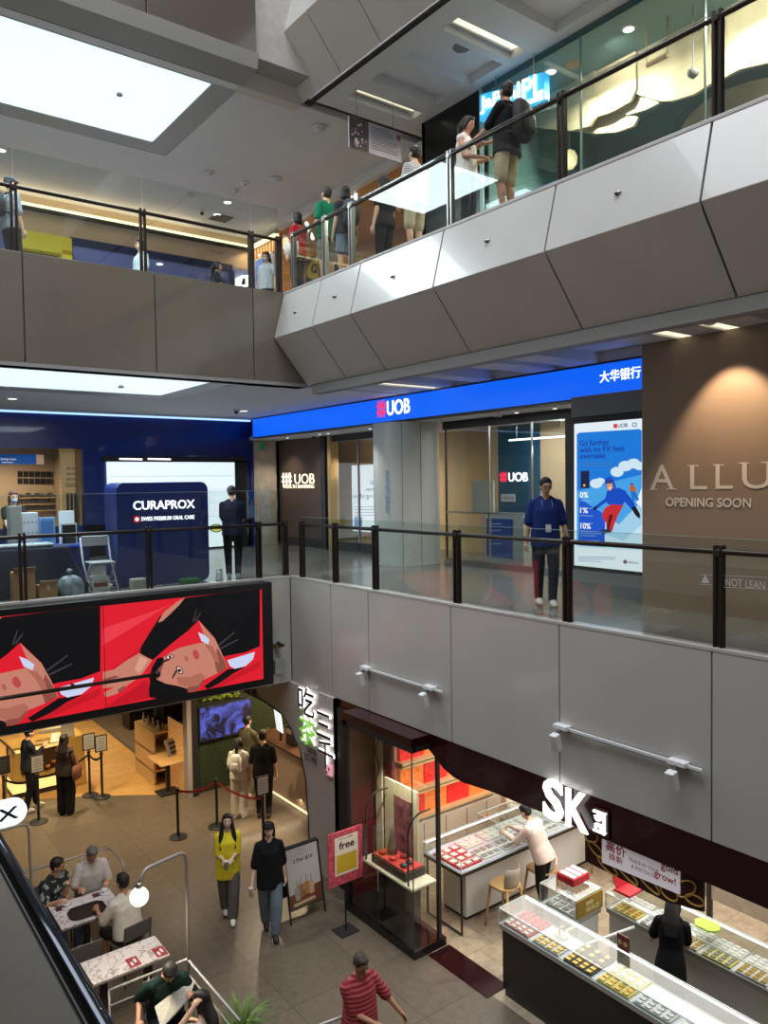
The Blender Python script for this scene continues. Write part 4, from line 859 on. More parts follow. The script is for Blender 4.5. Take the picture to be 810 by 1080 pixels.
for i in range(14): x = atY(196+i*2.2, 270, YB+1).x; mb.cyl((x, YB+1, 10), (x, YB+1, 11.9), .045, n=8)
mb.build('cloth', mat('white_cloth', srgb(200, 204, 210), .7), t)
for px, py in ((168, 262),): p = atY(px, py, YB+.6); t = thing('track_spotlight', 'small white spotlight under the violet shop ceiling', 'light', p); MB().lathe([(.08, -.02), (.09, 0)], (p.x, p.y, 12.5), 16).build('rim', M_white_lit, t)
t = thing('tube_light', 'short white tube light inside the glazed shop on level three', 'light', yy(200, 270)); MB().cyl(atY(193, 273, YB+.8), atY(204, 270, YB+.4), .025, n=8).build('tube', M_white_lit, t)
P_ = Plane('Y', YB-.01, (0, -1, 0)); t = thing('wall_lettering', 'small grey lettering on the warm wall above the glazed shop', 'sign', yy(230, 266)); mb = MB(); P_.text(mb, 'MISSHA', (222, 266), (236, 268.5), 2.5, None, 0); mb.build('lettering', M_grey, t)
# slatted timber corner wall on the right of it
XS = 10.2; pS = PX_(XS)
struct('wall_slat', MB().box(XS, col_(293, XS, 260), 10, XS+.1, YB, 13.2), mat('slat_backing', srgb(150, 116, 80), .6)); mb = MB(); y = col_(293, XS, 260)
while y < YB: mb.box(XS-.05, y, 10, XS, y+.05, 13.05); y += .16
struct('trim_10', mb, mat('timber_slats', srgb(190, 150, 108), .5))
t = thing('cove_light', 'warm light line over the timber slats on level three', 'light', (XS, 18.5, 13.1)); MB().box(XS-.2, col_(296, XS, 240), 13.07, XS-.06, YB-.15, 13.12).build('diffuser', MATS['warm_cove'], t)
area('cove_glow', (XS-.25, 18.4, 13.0), .3, 12, (1, .72, .42), (0, R(-20), 0), 1.6)
t = thing('lit_sign', 'white glowing brush style character on the timber slatted wall', 'sign', pS.p(257, 294)); mb = MB(); P2 = PX_(XS-.08)
for q_ in ([(250, 287), (262, 285), (262, 287.5), (250, 289.5)], [(255, 283), (258, 283), (254, 303), (251, 303)], [(257, 291), (262, 290), (263, 302), (256, 303), (256, 300.5), (260, 300), (259.5, 293), (257, 293.5)], [(249, 294), (253, 292), (251, 304), (249, 304)]): mb.prism([P2.p(*a) for a in q_], (-.03, 0, 0))
mb.build('character', M_white_lit, t)
t = thing('lit_poster', 'tall blue lit poster beside the timber slats on level three', 'poster', pS.p(281, 285)); a = pS.p(274, 312); b = pS.p(291, 268); MB().box(XS-.12, b.y, 10, XS-.06, a.y, b.z).build('light_box', mat('blue_poster', srgb(90, 120, 200), .4, emit=.55, noise=.3, nscale=3, ec=srgb(110, 140, 215)), t)
MB().box(XS-.13, b.y-.04, 10, XS-.05, b.y, b.z+.04).box(XS-.13, a.y, 10, XS-.05, a.y+.04, b.z+.04).box(XS-.13, b.y-.04, b.z, XS-.05, a.y+.04, b.z+.04).build('frame', M_white, t)
# amber shop behind the queue
XA = 9.6
struct('wall_shop', MB().box(12.6, 11.6, 10, 12.7, 17.8, 13.4).box(XS, 17.75, 10, 12.6, 17.85, 13.4), mat('amber_shop_wall', srgb(170, 124, 72), .6)); struct('ceiling', MB().box(XS, 11.6, 13.2, 12.7, 17.8, 13.26), mat('amber_ceiling', srgb(180, 130, 70), .5))
struct('trim_11', MB().box(XS-.15, 11.7, 13.2, XS, 17.6, 13.4), M_white)
point('amber_glow', (11.4, 13, 12.9), 36, (1, .7, .34), .15); point('amber_glow', (11.2, 16, 12.9), 36, (1, .7, .34), .15)
t = thing('glass_partition', 'clear glass front of the amber shop on level three', 'glass wall', (XS, 14.6, 10)); MB().box(XS, 11.7, 10.05, XS+.012, 17.6, 13.2).build('glass_panel', M_pane, t)
for y in (12.3, 13.4, 14.6, 15.9, 17.0): MB().box(XS-.02, y-.02, 10, XS+.03, y+.02, 13.2).build('mullion', mat('brass', srgb(150, 120, 76), .35, metal=.8), t)
for i, (pa, pb) in enumerate((((314.5, 225), (314.5, 250)), ((319.5, 222), (319.5, 232)), ((345, 206), (345, 212)), ((375, 192), (375, 214)), ((353, 200), (362, 196)), ((368, 208), (371, 206)), ((323, 235), (330, 252)))):
    t = thing('tube_light', 'white light tube behind the queue, %s' % ('leftmost upright tube', 'short tube beside the leftmost one', 'short tube over the green shirt', 'long upright tube by the hanging pane', 'slanting upper tube', 'tiny tube near the long upright one', 'slanting lower tube')[i], 'light', atX(*pa, 10.3))
    a, b = atX(*pa, 10.3), atX(*pb, 10.3); MB().cyl(a, b, .045, n=8).build('tube', M_white_lit, t, True); MB().cyl((a.x, a.y, min(a.z, 13.1)), (a.x, a.y, 13.2), .008, n=6).build('rod', M_steel, t)
t = thing('shop_counter', 'long low shop counter with a warm lit edge behind the queue', 'counter', (10.9, 14.5, 10)); MB().box(10.6, 12.4, 10, 11.1, 17.4, 10.95).build('body', mat('counter_grey', srgb(120, 112, 104), .5), t, bevel=.01); MB().box(10.56, 12.4, 10.95, 11.1, 17.4, 11.0).build('lit_edge', mat('warm_edge', (1, .85, .55), .5, emit=1.0, ec=(1, .8, .5)), t)
t = thing('round_sign', 'oval yellow and navy shop sign with lettering low behind the railing', 'sign', atX(338, 282, 10.3)); c = atX(338, 281, 10.3); mb = MB()
mb.prism([(10.30, c.y+.62*math.cos(i*PI/14), c.z+.30*math.sin(i*PI/14)) for i in range(28)], (.05, 0, 0)); mb.build('board', mat('sign_yellow', srgb(190, 160, 60), .5), t); MB().box(10.34, c.y-.75, c.z-.36, 10.4, c.y+.75, c.z+.36).build('backing', mat('sign_navy', srgb(34, 38, 66), .5), t)
MB().cyl((10.37, c.y, 10), (10.37, c.y, c.z-.3), .03, n=10).build('stand', M_dark, t); mb = MB(); letter(mb, 'QND', (10.296, c.y+.42, c.z-.12), (0, -1, 0), (0, 0, 1), .84, .24, None, .03, .005, n=(-1, 0, 0)); mb.build('lettering', MATS['sign_navy'], t)
# black shop wall
y0, y1 = 8.95, 11.6; y1 = col_(445, XA, 150); y0 = col_(507, XA, 150)
struct('wall_shop', MB().box(XA, y0, 10, XA+.1, y1, 13.4).box(XA, y1-.08, 10, 12.6, y1, 13.4), mat('black_gloss_wall', srgb(14, 13, 15), .25)); struct('trim_12', MB().box(XA-.03, y0-.06, 10, XA+.02, y0, 13.4), mat('pale_teal_trim', srgb(150, 190, 195), .4))
P_ = PX_(XA-.005); t = thing('wall_lettering', 'faint grey lettering on the black shop wall on level three', 'sign', P_.p(451, 137)); mb = MB(); P_.text(mb, 'A.BOK', (448, 137), (455, 133), 4, None, .01); mb.build('lettering', mat('faint_grey', srgb(60, 60, 62), .5), t)
# teal shop
M_teal = mat('teal_paint', srgb(98, 140, 140), .6); M_cream = mat('cream_scallop', srgb(222, 206, 172), .6, noise=.05, nscale=3)
struct('ceiling', MB().box(XA, -2, 13.3, 13.2, y0, 13.4), mat('teal_ceiling', srgb(120, 158, 160), .6)); struct('wall_shop', MB().box(12.6, -2, 10, 12.7, y0, 13.3).box(XA+.1, y0-.1, 10, 12.6, y0-.06, 13.3), M_teal)
struct('trim_13', MB().box(XA-.02, -2, 13.32, XA+.04, y0-.06, 13.4), mat('teal_dark', srgb(70, 100, 102), .5))
t = thing('glass_partition', 'clear glass front of the teal shop with the cream scalloped ceiling', 'glass wall', (XA, 6, 10)); MB().box(XA, -1, 10.05, XA+.012, y0-.1, 13.32).build('glass_panel', M_pane, t)
for y in (7.6, 5.6, 3.6): MB().box(XA-.01, y-.01, 10, XA+.02, y+.01, 13.32).build('joint', mat('joint_grey', srgb(120, 150, 150), .4), t)
C1 = lambda x, y: (560+x/3.24, y/3.24)
def scal(pts, x, nm='cream scalloped ceiling drape'):
    mb = MB(); P2 = PX_(x); mb.prism([P2.p(*C1(*p)) for p in pts], (.06, 0, 0)); return mb
t = thing('scalloped_drape', 'large cream scalloped drapes hanging from the teal shop ceiling', 'drape', (10.6, 6, 12))
scal([(60, 240), (215, 172), (218, 400), (200, 430), (140, 446), (60, 440), (-10, 430), (-10, 300)], 10.55).build('drape', M_cream, t); scal([(215, 172), (300, 160), (358, 132), (358, 300), (340, 345), (270, 385), (218, 400)], 10.6).build('drape', M_cream, t)
scal([(358, 132), (430, 128), (520, 75), (560, 50), (620, 60), (622, 280), (560, 320), (480, 345), (440, 345), (358, 320)], 10.65).build('drape', M_cream, t); scal([(620, 60), (660, 25), (715, -20), (900, -60), (900, 190), (800, 215), (715, 235), (622, 285)], 10.7).build('drape', M_cream, t)
scal([(135, 444), (200, 400), (270, 380), (365, 400), (350, 430), (290, 452), (215, 455)], 10.75).build('drape', M_cream, t); scal([(270, 380), (340, 340), (440, 300), (435, 352), (390, 375), (330, 392)], 10.72).build('drape', M_cream, t)
t = thing('arch_panel', 'cream arched wall recess with teal border at the right of the teal shop', 'wall panel', (12.3, 4, 10)); mb = MB(); P2 = PX_(11.6)
arc = [(500+430*(1-math.cos(a)), 500-245*math.sin(a)) for a in [i*PI/28 for i in range(15)]]
mb.prism([P2.p(*C1(*p)) for p in arc+[(930, 500)]], (.08, 0, 0)); mb.build('recess', M_cream, t)
arc2 = [(472+458*(1-math.cos(a)), 500-278*math.sin(a)) for a in [i*PI/28 for i in range(15)]]; mb = MB(); P2 = PX_(11.7); mb.prism([P2.p(*C1(*p)) for p in arc2+[(930, 500)]], (.06, 0, 0)); mb.build('border', mat('teal_border', srgb(84, 122, 122), .5), t)
point('teal_glow', (10.2, 7.6, 12.9), 104, (1, .9, .72), .1); point('teal_glow', (10.2, 5.2, 12.9), 120, (1, .9, .72), .1); point('teal_glow', (11.4, 7.5, 12.2), 56, (1, .9, .72), .1)
for px, py, l in ((581, 75, 'round white downlight in the teal ceiling right of the cyan sign'), (663, 30, 'round white downlight in the teal ceiling above the handrail')):
    p = atZ(px, py, 13.3); t = thing('downlight', l, 'ceiling light', p); MB().lathe([(.09, -.015), (.11, 0)], (p.x, p.y, 13.3), 20).build('rim', M_white, t); MB().lathe([(.08, -.02), (.08, -.014)], (p.x, p.y, 13.3), 20).build('lens', M_white_lit, t)
p = atZ(604, 68, 13.3); t = thing('ceiling_speaker', 'round beige ceiling grille in the teal ceiling', 'speaker', p); MB().lathe([(.12, -.02), (.14, 0)], (p.x, p.y, 13.3), 20).build('grille', M_beige, t)
p = atX(601, 168, 10.9); t = thing('pendant_lamp', 'small glowing cream pendant lamp inside the teal shop', 'lamp', p); MB().lathe([(.06, -.16), (.12, -.08), (.13, .03), (.09, .12), (.03, .16)], p, 20).build('lamp_shade', mat('warm_glass', (1, .85, .5), .5, emit=1.0, ec=(1, .82, .45)), t, True); MB().cyl((p.x, p.y, p.z+.15), (p.x, p.y, 13.3), .006, n=6).build('cord', M_white, t)
p = atX(731, 76, 10.3); t = thing('dome_camera', 'grey dome camera hanging on a rod in front of the cream drapes', 'camera', p); MB().lathe([(.02, -.09), (.07, -.05), (.09, 0), (.06, .04)], p, 18).build('housing', M_grey, t, True); MB().cyl((p.x, p.y, p.z+.03), (p.x, p.y, 13.3), .012, n=8).build('rod', M_grey, t)
t = thing('hanging_rail', 'pale hanging bar on two rods in front of the cream drapes', 'rail', atX(693, 67, 10.2)); a, b = atX(682, 69, 10.2), atX(704, 60, 10.2); b.z = a.z; MB().cyl(a, b, .04, n=8).build('bar', M_beige, t)
for q_ in (a, b): MB().cyl((q_.x, q_.y, q_.z), (q_.x, q_.y, 13.3), .012, n=6).build('rod', M_beige, t)
t = thing('lit_screen', 'low blue picture panel inside the teal shop behind the backpack', 'screen', (10.2, 8.5, 10)); a = atX(535, 225, 10.2); b = atX(586, 190, 10.2); a.y = min(a.y, y0-.12); MB().box(10.2, b.y, 10, 10.3, a.y, b.z).build('panel', mat('sea_picture', srgb(40, 90, 170), .4, emit=.35, noise=.5, nscale=4, ec=srgb(50, 110, 190)), t)
# cyan lit sign
XI = 9.45; P_ = PX_(XI); t = thing('lit_sign', 'cyan and white glowing shop name sign above the man with the backpack', 'sign', P_.p(540, 100))
mb = MB(); mb.prism([P_.p(*p) for p in ((506, 100), (506, 128), (574, 104), (574, 76), (557, 80), (556, 86))], (.12, 0, 0)); mb.build('light_box', mat('cyan_lit', (.1, .6, .95), .5, emit=.95, ec=srgb(40, 165, 225)), t)
P_ = PX_(XI-.01); mb = MB()
def up(s, x0, y0, x1, y1, h): 
    a = P_.p(x0, y0); b = P_.p(x1, y1); tp = P_.p(x0, y0-h); d = b-a; letter(mb, s, a, d.normalized(), (0, 0, 1), d.length, tp.z-a.z, None, .005, .02, n=(-1, 0, 0))
up('JaPan', 507, 121, 544, 108, 18); up('IPL', 546, 109, 573, 98, 22); up('EXPRESS', 548, 114, 573, 105, 5)
mb.build('lettering', M_white_lit, t)
for px, py in ((520, 96), (560, 78)): p = P_.p(px, py); MB().cyl((XI+.06, p.y, p.z-.05), (XI+.06, p.y, 13.4), .012, n=6).build('rod', M_steel, t)
# hanging notice
YN = 10.9; P_ = Plane('Y', YN, (0, -1, 0)); a = P_.p(368.5, 155); b = P_.p(423, 139); zt = P_.p(368.5, 122).z
t = thing('hanging_notice', 'hanging notice board with a face picture and rows of text above the walkway', 'sign', (a.x, YN, a.z)); MB().box(a.x, YN, a.z, b.x, YN+.03, zt).build('board', mat('notice_white', srgb(178, 172, 180), .5), t)
W2 = b.x-a.x; H2_ = zt-a.z; mb = MB(); fr = lambda u, v: (a.x+W2*u, YN-.004, a.z+H2_*v)
mb.add([fr(0, 0), fr(.36, 0), fr(.36, 1), fr(0, 1)], [(0, 1, 2, 3)], srgb(70, 58, 56)); rnd = random.Random(3)
for i in range(26):
    u, v, s = rnd.uniform(.04, .3), rnd.uniform(.05, .85), rnd.uniform(.02, .05); c = rnd.choice([srgb(190, 170, 160), srgb(40, 34, 34), srgb(120, 100, 96), srgb(210, 196, 190)])
    mb.add([(p[0], p[1]-.001*(i % 5+1), p[2]) for p in (fr(u, v), fr(u+s, v+.02), fr(u+s*.8, v+s*2.2), fr(u-.01, v+s*2))], [(0, 1, 2, 3)], c)
for i in range(9): mb.add([fr(.41, .86-i*.085), fr(.41+(.5 if i % 3 else .42)-(.08 if i < 4 else 0), .86-i*.085), fr(.41+(.5 if i % 3 else .42)-(.08 if i < 4 else 0), .89-i*.085), fr(.41, .89-i*.085)], [(0, 1, 2, 3)], srgb(110, 106, 120))
mb.add([fr(.91, .72), fr(.98, .72), fr(.98, .9), fr(.91, .9)], [(0, 1, 2, 3)], srgb(170, 70, 80)); mb.build('print', INK, t)
for u in (.15, .85): MB().cyl((a.x+W2*u, YN+.015, zt), (a.x+W2*u, YN+.015, 13.4), .006, n=6).build('wire', M_steel, t)
# ceiling fittings level three
for px, py, k, l in ((336, 133, 'd', 'large white smoke detector at the ceiling corner near the hanging notice'), (291, 188, 'd', 'dark and white smoke detector in the middle of the level three ceiling'), (221, 181, 'd', 'white smoke detector under the level three ceiling left of the dark one'), (202, 205, 'd', 'grey smoke detector nearest the far level three wall'), (258, 192, 'd', 'small detector between the larger ones on the level three ceiling'), (247, 200, 'd', 'small detector beside the bright downlight on level three')):
    p = atZ(px, py, 13.4); dome(l, (p.x, p.y, 13.4), 'smoke detector', .14 if px in (336, 291) else .10)
for px, py, l in ((240, 213, 'bright round downlight in the level three ceiling'), (1, 158, 'round downlight at the left edge of the level three ceiling'), (229, 226, 'weaker downlight near the far level three wall')):
    p = atZ(px, py, 13.4); t = thing('downlight', l, 'ceiling light', p); MB().lathe([(.11, -.012), (.12, 0)], p, 20).build('rim', M_white, t); MB().lathe([(.09, -.018), (.09, -.01)], p, 20).build('lens', M_white_lit, t)
p = atZ(233, 230, 13.4); t = thing('air_vent', 'dark square air vent in the level three ceiling', 'vent', p); MB().box(p.x-.22, p.y-.22, 13.38, p.x+.22, p.y+.22, 13.4).build('grille', M_dark, t); MB().box(p.x-.25, p.y-.25, 13.39, p.x+.25, p.y+.25, 13.4).build('frame', M_grey, t)
p = atZ(213, 222, 13.4); dome('dark dome camera under the level three ceiling near the vent', (p.x, p.y, 13.4))
for px, py in ((487, 50), (480, 57)):
    p = atZ(px, py, 13.56); 
    if px == 487: t = thing('ceiling_speaker', 'round grey ceiling speaker in the wide coffer by the black shop wall', 'speaker', p); MB().lathe([(.13, -.02), (.15, 0)], (p.x, p.y, 13.56), 20).build('grille', M_grey, t)
# small nozzles on the slanted panels
for i, (px, py) in enumerate(((312.6, 329), (354, 312.5), (415.5, 291.5), (515, 254), (652.5, 203.5))):
    d = ray(px, py); s_ = (6.85)/d.x; p = CAMP+d*s_; t = thing('sprinkler', 'small metal nozzle on a slanted white panel', 'sprinkler', p, 'nozzles on the slanted white panels')
    MB().lathe([(.03, -.02), (.045, .0), (.02, .02)], p, 12).build('escutcheon', M_steel, t, True); MB().cyl((p.x+.05, p.y, p.z), (p.x-.06, p.y, p.z-.02), .012, n=8).build('head', M_dark, t)
for y in (7.4, 5.6, 3.8): spot('added_drape_spot', (9.8, y, 13.2), (10.6, y, 12.3), 70, (1, .92, .76), 150, .8, .02)  # added spots that brighten the drapes from the front
for x, y in ((2.5, 16.5), (5.5, 17), (8.6, 16.0)): spot('added_walkway_spot', (x, y, 13.36), (x, y, 10), 190, (1, .93, .84), 130, .8, .02)  # added fill spots; their bounce off the floor brightens the ceiling
# ------------------------------------------------------------------ big advertising screen
YSC = 11.62; SX1 = 6.40; SZ0, SZ1 = 3.24, 4.99
t = thing('advertising_screen', 'huge red lit screen showing a sideways face in black clothing, hung under level two', 'screen', (3, YSC, SZ0))
MB().box(-3, YSC, SZ0, SX1, YSC+.3, SZ1).build('housing', mat('screen_black', (.008, .008, .009), .3), t, bevel=.01)
Q = Plane('Y', YSC, (0, -1, 0)); S2 = lambda x, y: Q.p(x/2.793, 620+y/2.793)
def inset(p): return Vector((min(p.x, SX1-.2), p.y, min(max(p.z, SZ0+.12), SZ1-.1)))
TL, TR = S2(302, 55).x, SX1-.2; TW = TR-TL; ZB, ZT = SZ0+.12, SZ1-.1
art = MB(); kk = [0]
def spoly(pts, c, raw=False):
    kk[0] += 1; P = [inset(S2(*p)) for p in pts]
    for n in range(-1, 3) if False else (0, 1, 2):
        V = [Vector((p.x-n*TW, YSC-.002-kk[0]*.0004, p.z)) for p in P]
        art.add(V, [tuple(range(len(V)))], c)
SKN, SK2, BK = srgb(200, 130, 110), srgb(142, 78, 68), srgb(12, 11, 14)
for n in (0, 1, 2): art.box(TL-n*TW, YSC-.002, ZB, TR-n*TW, YSC-.001, ZT, srgb(226, 28, 46))
spoly([(302, 120), (470, 62), (500, 50), (302, 170)], srgb(238, 60, 76)); spoly([(302, 260), (420, 170), (440, 165), (302, 300)], srgb(206, 22, 40)); spoly([(305, 358), (430, 270), (455, 320), (320, 358)], srgb(196, 20, 38)); spoly([(600, 300), (765, 215), (765, 235), (640, 300)], srgb(200, 22, 38))
spoly([(540, 30), (640, 0), (765, -20), (765, 172), (722, 190), (668, 200), (650, 205), (640, 170), (625, 140), (585, 95), (555, 125), (500, 168), (450, 212), (412, 195), (414, 175), (470, 85)], BK)
spoly([(600, 290), (640, 262), (670, 240), (700, 236), (725, 232), (690, 250), (650, 278), (612, 300)], BK)
spoly([(438, 300), (445, 255), (462, 238), (500, 250), (560, 285), (552, 312), (510, 332), (462, 338), (440, 322)], BK)
spoly([(465, 102), (482, 72), (520, 42), (545, 26), (528, 50), (502, 76), (478, 98)], SKN)
spoly([(410, 192), (448, 213), (412, 262), (376, 286), (345, 312), (310, 322), (306, 308), (338, 292), (303, 296), (303, 248), (336, 240), (372, 214)], SKN); spoly([(345, 300), (366, 288), (372, 294), (350, 310)], SK2); spoly([(304, 268), (340, 258), (352, 262), (308, 276)], SK2)
spoly([(458, 240), (476, 208), (502, 190), (532, 175), (580, 164), (612, 158), (640, 176), (660, 214), (668, 236), (640, 252), (604, 268), (582, 300), (566, 314), (550, 296), (520, 288), (488, 282), (462, 270)], SKN)
spoly([(585, 96), (604, 118), (632, 148), (652, 190), (670, 236), (655, 240), (636, 190), (615, 160), (598, 132)], SKN)
spoly([(640, 176), (660, 214), (668, 236), (640, 252), (632, 222)], SK2); spoly([(458, 240), (476, 208), (484, 214), (470, 262), (464, 270)], SK2)
spoly([(478, 203), (462, 208), (446, 236), (438, 272), (452, 268), (464, 240), (486, 216)], BK); spoly([(566, 314), (582, 300), (604, 268), (580, 276), (556, 292), (545, 296)], SK2); spoly([(600, 166), (622, 170), (640, 196), (646, 222), (630, 214), (618, 188)], srgb(176, 104, 88)); spoly([(520, 262), (556, 262), (592, 250), (604, 262), (582, 288), (552, 292), (524, 284)], srgb(178, 108, 90)); spoly([(412, 200), (436, 212), (410, 252), (396, 240)], srgb(222, 160, 140))
for h0, h1 in (((640, 168), (690, 128)), ((648, 176), (700, 150)), ((566, 98), (578, 62)), ((572, 96), (590, 70))): spoly([h0, (h1[0], h1[1]), (h1[0]+2, h1[1]+3), (h0[0]+3, h0[1]+5)], srgb(60, 56, 60))
def blob(cx, cy, rx, ry, a, c): spoly([(cx+rx*math.cos(t_)*math.cos(a)-ry*math.sin(t_)*math.sin(a), cy+rx*math.cos(t_)*math.sin(a)+ry*math.sin(t_)*math.cos(a)) for t_ in [i*PI/8 for i in range(16)]], c)
blob(528, 242, 14, 9, 1.0, srgb(120, 60, 54)); blob(528, 242, 10, 6, 1.0, srgb(240, 220, 215)); blob(528, 243, 5, 5, 0, BK); blob(499, 203, 13, 7, -.25, srgb(120, 60, 54)); blob(499, 203, 9, 4.5, -.25, srgb(240, 220, 215)); blob(500, 203, 4, 4, 0, BK)
blob(514, 252, 3, 17, .5, srgb(70, 36, 34)); blob(488, 214, 3, 14, 1.2, srgb(70, 36, 34)); blob(576, 196, 9, 15, -.35, srgb(190, 72, 74)); blob(548, 208, 9, 5, 1.2, srgb(176, 98, 84)); blob(562, 300, 12, 8, .4, SK2)
spoly([(582, 130), (600, 138), (616, 152), (612, 166), (592, 156)], srgb(205, 214, 245)); spoly([(668, 213), (750, 188), (744, 210), (722, 230), (690, 238), (676, 230)], srgb(205, 214, 245))
art.build('picture', INKS, t)
MB().box(TL-.004, YSC-.030, ZB, TL+.004, YSC-.026, ZT).build('joint', BLK if False else M_black, t)
a, b = atY(0, 737, 11.4), atY(166, 711, 11.4); t = thing('metal_bar', 'thin dark metal bar running across the front of the red screen', 'bar', a); MB().cyl(a-(b-a), b, .028, n=10).build('bar', M_rail, t, True); MB().ell(b, .05, .05, .05).build('end_cap', M_dark, t, True); MB().cyl((b.x-1.2, 11.4, a.z+(b.z-a.z)*.62), (b.x-1.2, 11.62, a.z+(b.z-a.z)*.62), .02, n=8).build('bracket', M_dark, t)
# wall mounted light bars on the parapet
def bar(y0, y1, z0, lab):
    t = thing('light_bar', lab, 'light fitting', (FX-.05, (y0+y1)/2, z0)); MB().box(FX-.06, y1, z0, FX-.035, y0, z0+.03).build('rail', M_white, t); MB().cyl((FX-.07, y1, z0), (FX-.07, y0, z0), .006, n=6).build('cable', M_dark, t)
    for y in (y0-.05, y1+.25):
        h = MB(); h.box(FX-.10, y-.10, z0+.0, FX, y+.10, z0+.05); h.build('bracket', M_white, t, bevel=.006)
        MB().obox((FX-.16, y, z0-.13), (1, 0, .25), (0, 1, 0), (-.25, 0, 1), .045, .05, .10).build('lamp_head', M_white, t, bevel=.01); MB().cyl((FX-.06, y, z0+.02), (FX-.15, y, z0-.05), .02, n=8).build('pivot', M_dark, t)
bar(9.66, 7.85, 3.78, 'white light bar with two small spotlights on the parapet nearer the corner'); bar(5.82, 4.05, 3.80, 'white light bar with two small spotlights on the parapet above the jewellery shop sign')
t = thing('security_camera', 'small brass coloured camera on the parapet beside the red screen', 'camera', (6.62, 11.9, 4.1)); p = atY(292, 679, 11.9); MB().box(p.x-.05, 11.82, p.z-.07, p.x+.05, 11.95, p.z+.0).build('bracket', mat('brass_fit', srgb(150, 130, 90), .4, metal=.6), t); MB().cyl((p.x-.02, 11.84, p.z+.03), (p.x+.02, 11.70, p.z), .03, n=10).build('camera_head', M_dark, t, True)
t = thing('junction_box', 'square grey box on the parapet below the small camera', 'box', (6.6, 11.9, 3.7)); p = atY(292.5, 702, 11.9); MB().box(p.x-.10, 11.80, p.z-.13, p.x+.10, 11.95, p.z+.13).build('housing', mat('grey_box_paint', srgb(150, 152, 150), .4), t, bevel=.008)

# ------------------------------------------------------------------ tea stall
M_stall = mat('stall_plaster', srgb(196, 188, 182), .6, noise=.04, nscale=2)
XC = 6.9; ar = [(11.35, 0), (11.36, .25), (11.39, .89), (11.45, 1.50), (11.62, 1.98), (11.9, 2.28), (12.3, 2.48), (12.9, 2.56), (13.6, 2.58), (14.6, 2.6), (15.64, 2.62)]
out = [(10.47, 0), (10.47, 3.13), (15.65, 3.13)]
struct('wall_stall', MB().prism([(XC, y, z) for y, z in out+ar[::-1]], (.12, 0, 0)), M_stall)
struct('trim_14', MB().tube([(XC-.006, y, z) for y, z in ar], .012, 6), M_dark)
struct('wall_stall', MB().box(XC, 10.47, 0, 9.4, 10.55, 3.13).box(9.6, 10.47, 0, 9.7, 15.6, 3.13), mat('stall_wood_wall', srgb(176, 132, 88), .5, noise=.2, nscale=5))
YG = 15.6
struct('wall_green', MB().box(6.62, YG, 0, 9.6, YG+.1, 3.13), mat('moss_wall', srgb(38, 50, 24), .9, noise=.7, nscale=30, bump=1.0))
t = thing('moss_panel', 'bright green moss strip above the violet television', 'plant wall', (7.4, YG-.03, 1.9)); mb = MB(); rn = random.Random(5)
for i in range(420): x, z = rn.uniform(6.8, 8.9), rn.uniform(1.98, 2.9); mb.ell((x, YG-.045, z), .05, .04, .04, n=6, m_=4)
mb.build('moss', mat('bright_moss', srgb(112, 132, 40), .9, noise=.5, nscale=14), t)
t = thing('trailing_fern', 'pale green fern sprig on the dark moss wall under the television', 'plant', (7.9, YG-.05, .9)); mb = MB()
for i in range(16): a = i/16; c = Vector((8.3-1.0*a, YG-.06, 1.0-.5*a)); [mb.add([c, c+Vector((dx*.12, -.03, s_*.13)), c+Vector((dx*.16+.03, -.03, s_*.12))], [(0, 1, 2)]) for dx in (-.3, .5) for s_ in (1, -1)]
mb.build('fronds', mat('fern_green', srgb(110, 150, 60), .7), t)
t = thing('television', 'wall television showing a violet picture on the moss wall', 'television', (7.3, YG, 1.1)); MB().box(6.70, YG-.08, 1.12, 7.98, YG, 1.90).build('frame', M_black, t, bevel=.008)
mv = bpy.data.materials.new('violet_picture'); mv.use_nodes = True; nt = mv.node_tree; b_ = nt.nodes['Principled BSDF']; b_.inputs['Base Color'].default_value = (.01, .01, .02, 1); n_ = nt.nodes.new('ShaderNodeTexNoise'); n_.inputs['Scale'].default_value = 3.2; n_.inputs['Distortion'].default_value = 1.2; rp = nt.nodes.new('ShaderNodeValToRGB')
rp.color_ramp.elements[0].position = .42; rp.color_ramp.elements[0].color = (*srgb(14, 10, 40), 1); rp.color_ramp.elements[1].position = .66; rp.color_ramp.elements[1].color = (*srgb(96, 110, 230), 1); tc = nt.nodes.new('ShaderNodeTexCoord')
nt.links.new(tc.outputs['Object'], n_.inputs[0]); nt.links.new(n_.outputs['Fac'], rp.inputs[0]); nt.links.new(rp.outputs[0], b_.inputs['Emission Color']); b_.inputs['Emission Strength'].default_value = .9
MB().box(6.74, YG-.085, 1.16, 7.94, YG-.08, 1.86).build('screen', mv, t)
struct('pillar_stall', MB().box(6.42, YG-.12, 0, 6.52, YG+.1, 3.13), mat('pale_post', srgb(160, 150, 146), .5)); struct('pillar_stall', MB().box(6.52, YG-.12, 0, 6.66, YG+.1, 3.13), M_black)
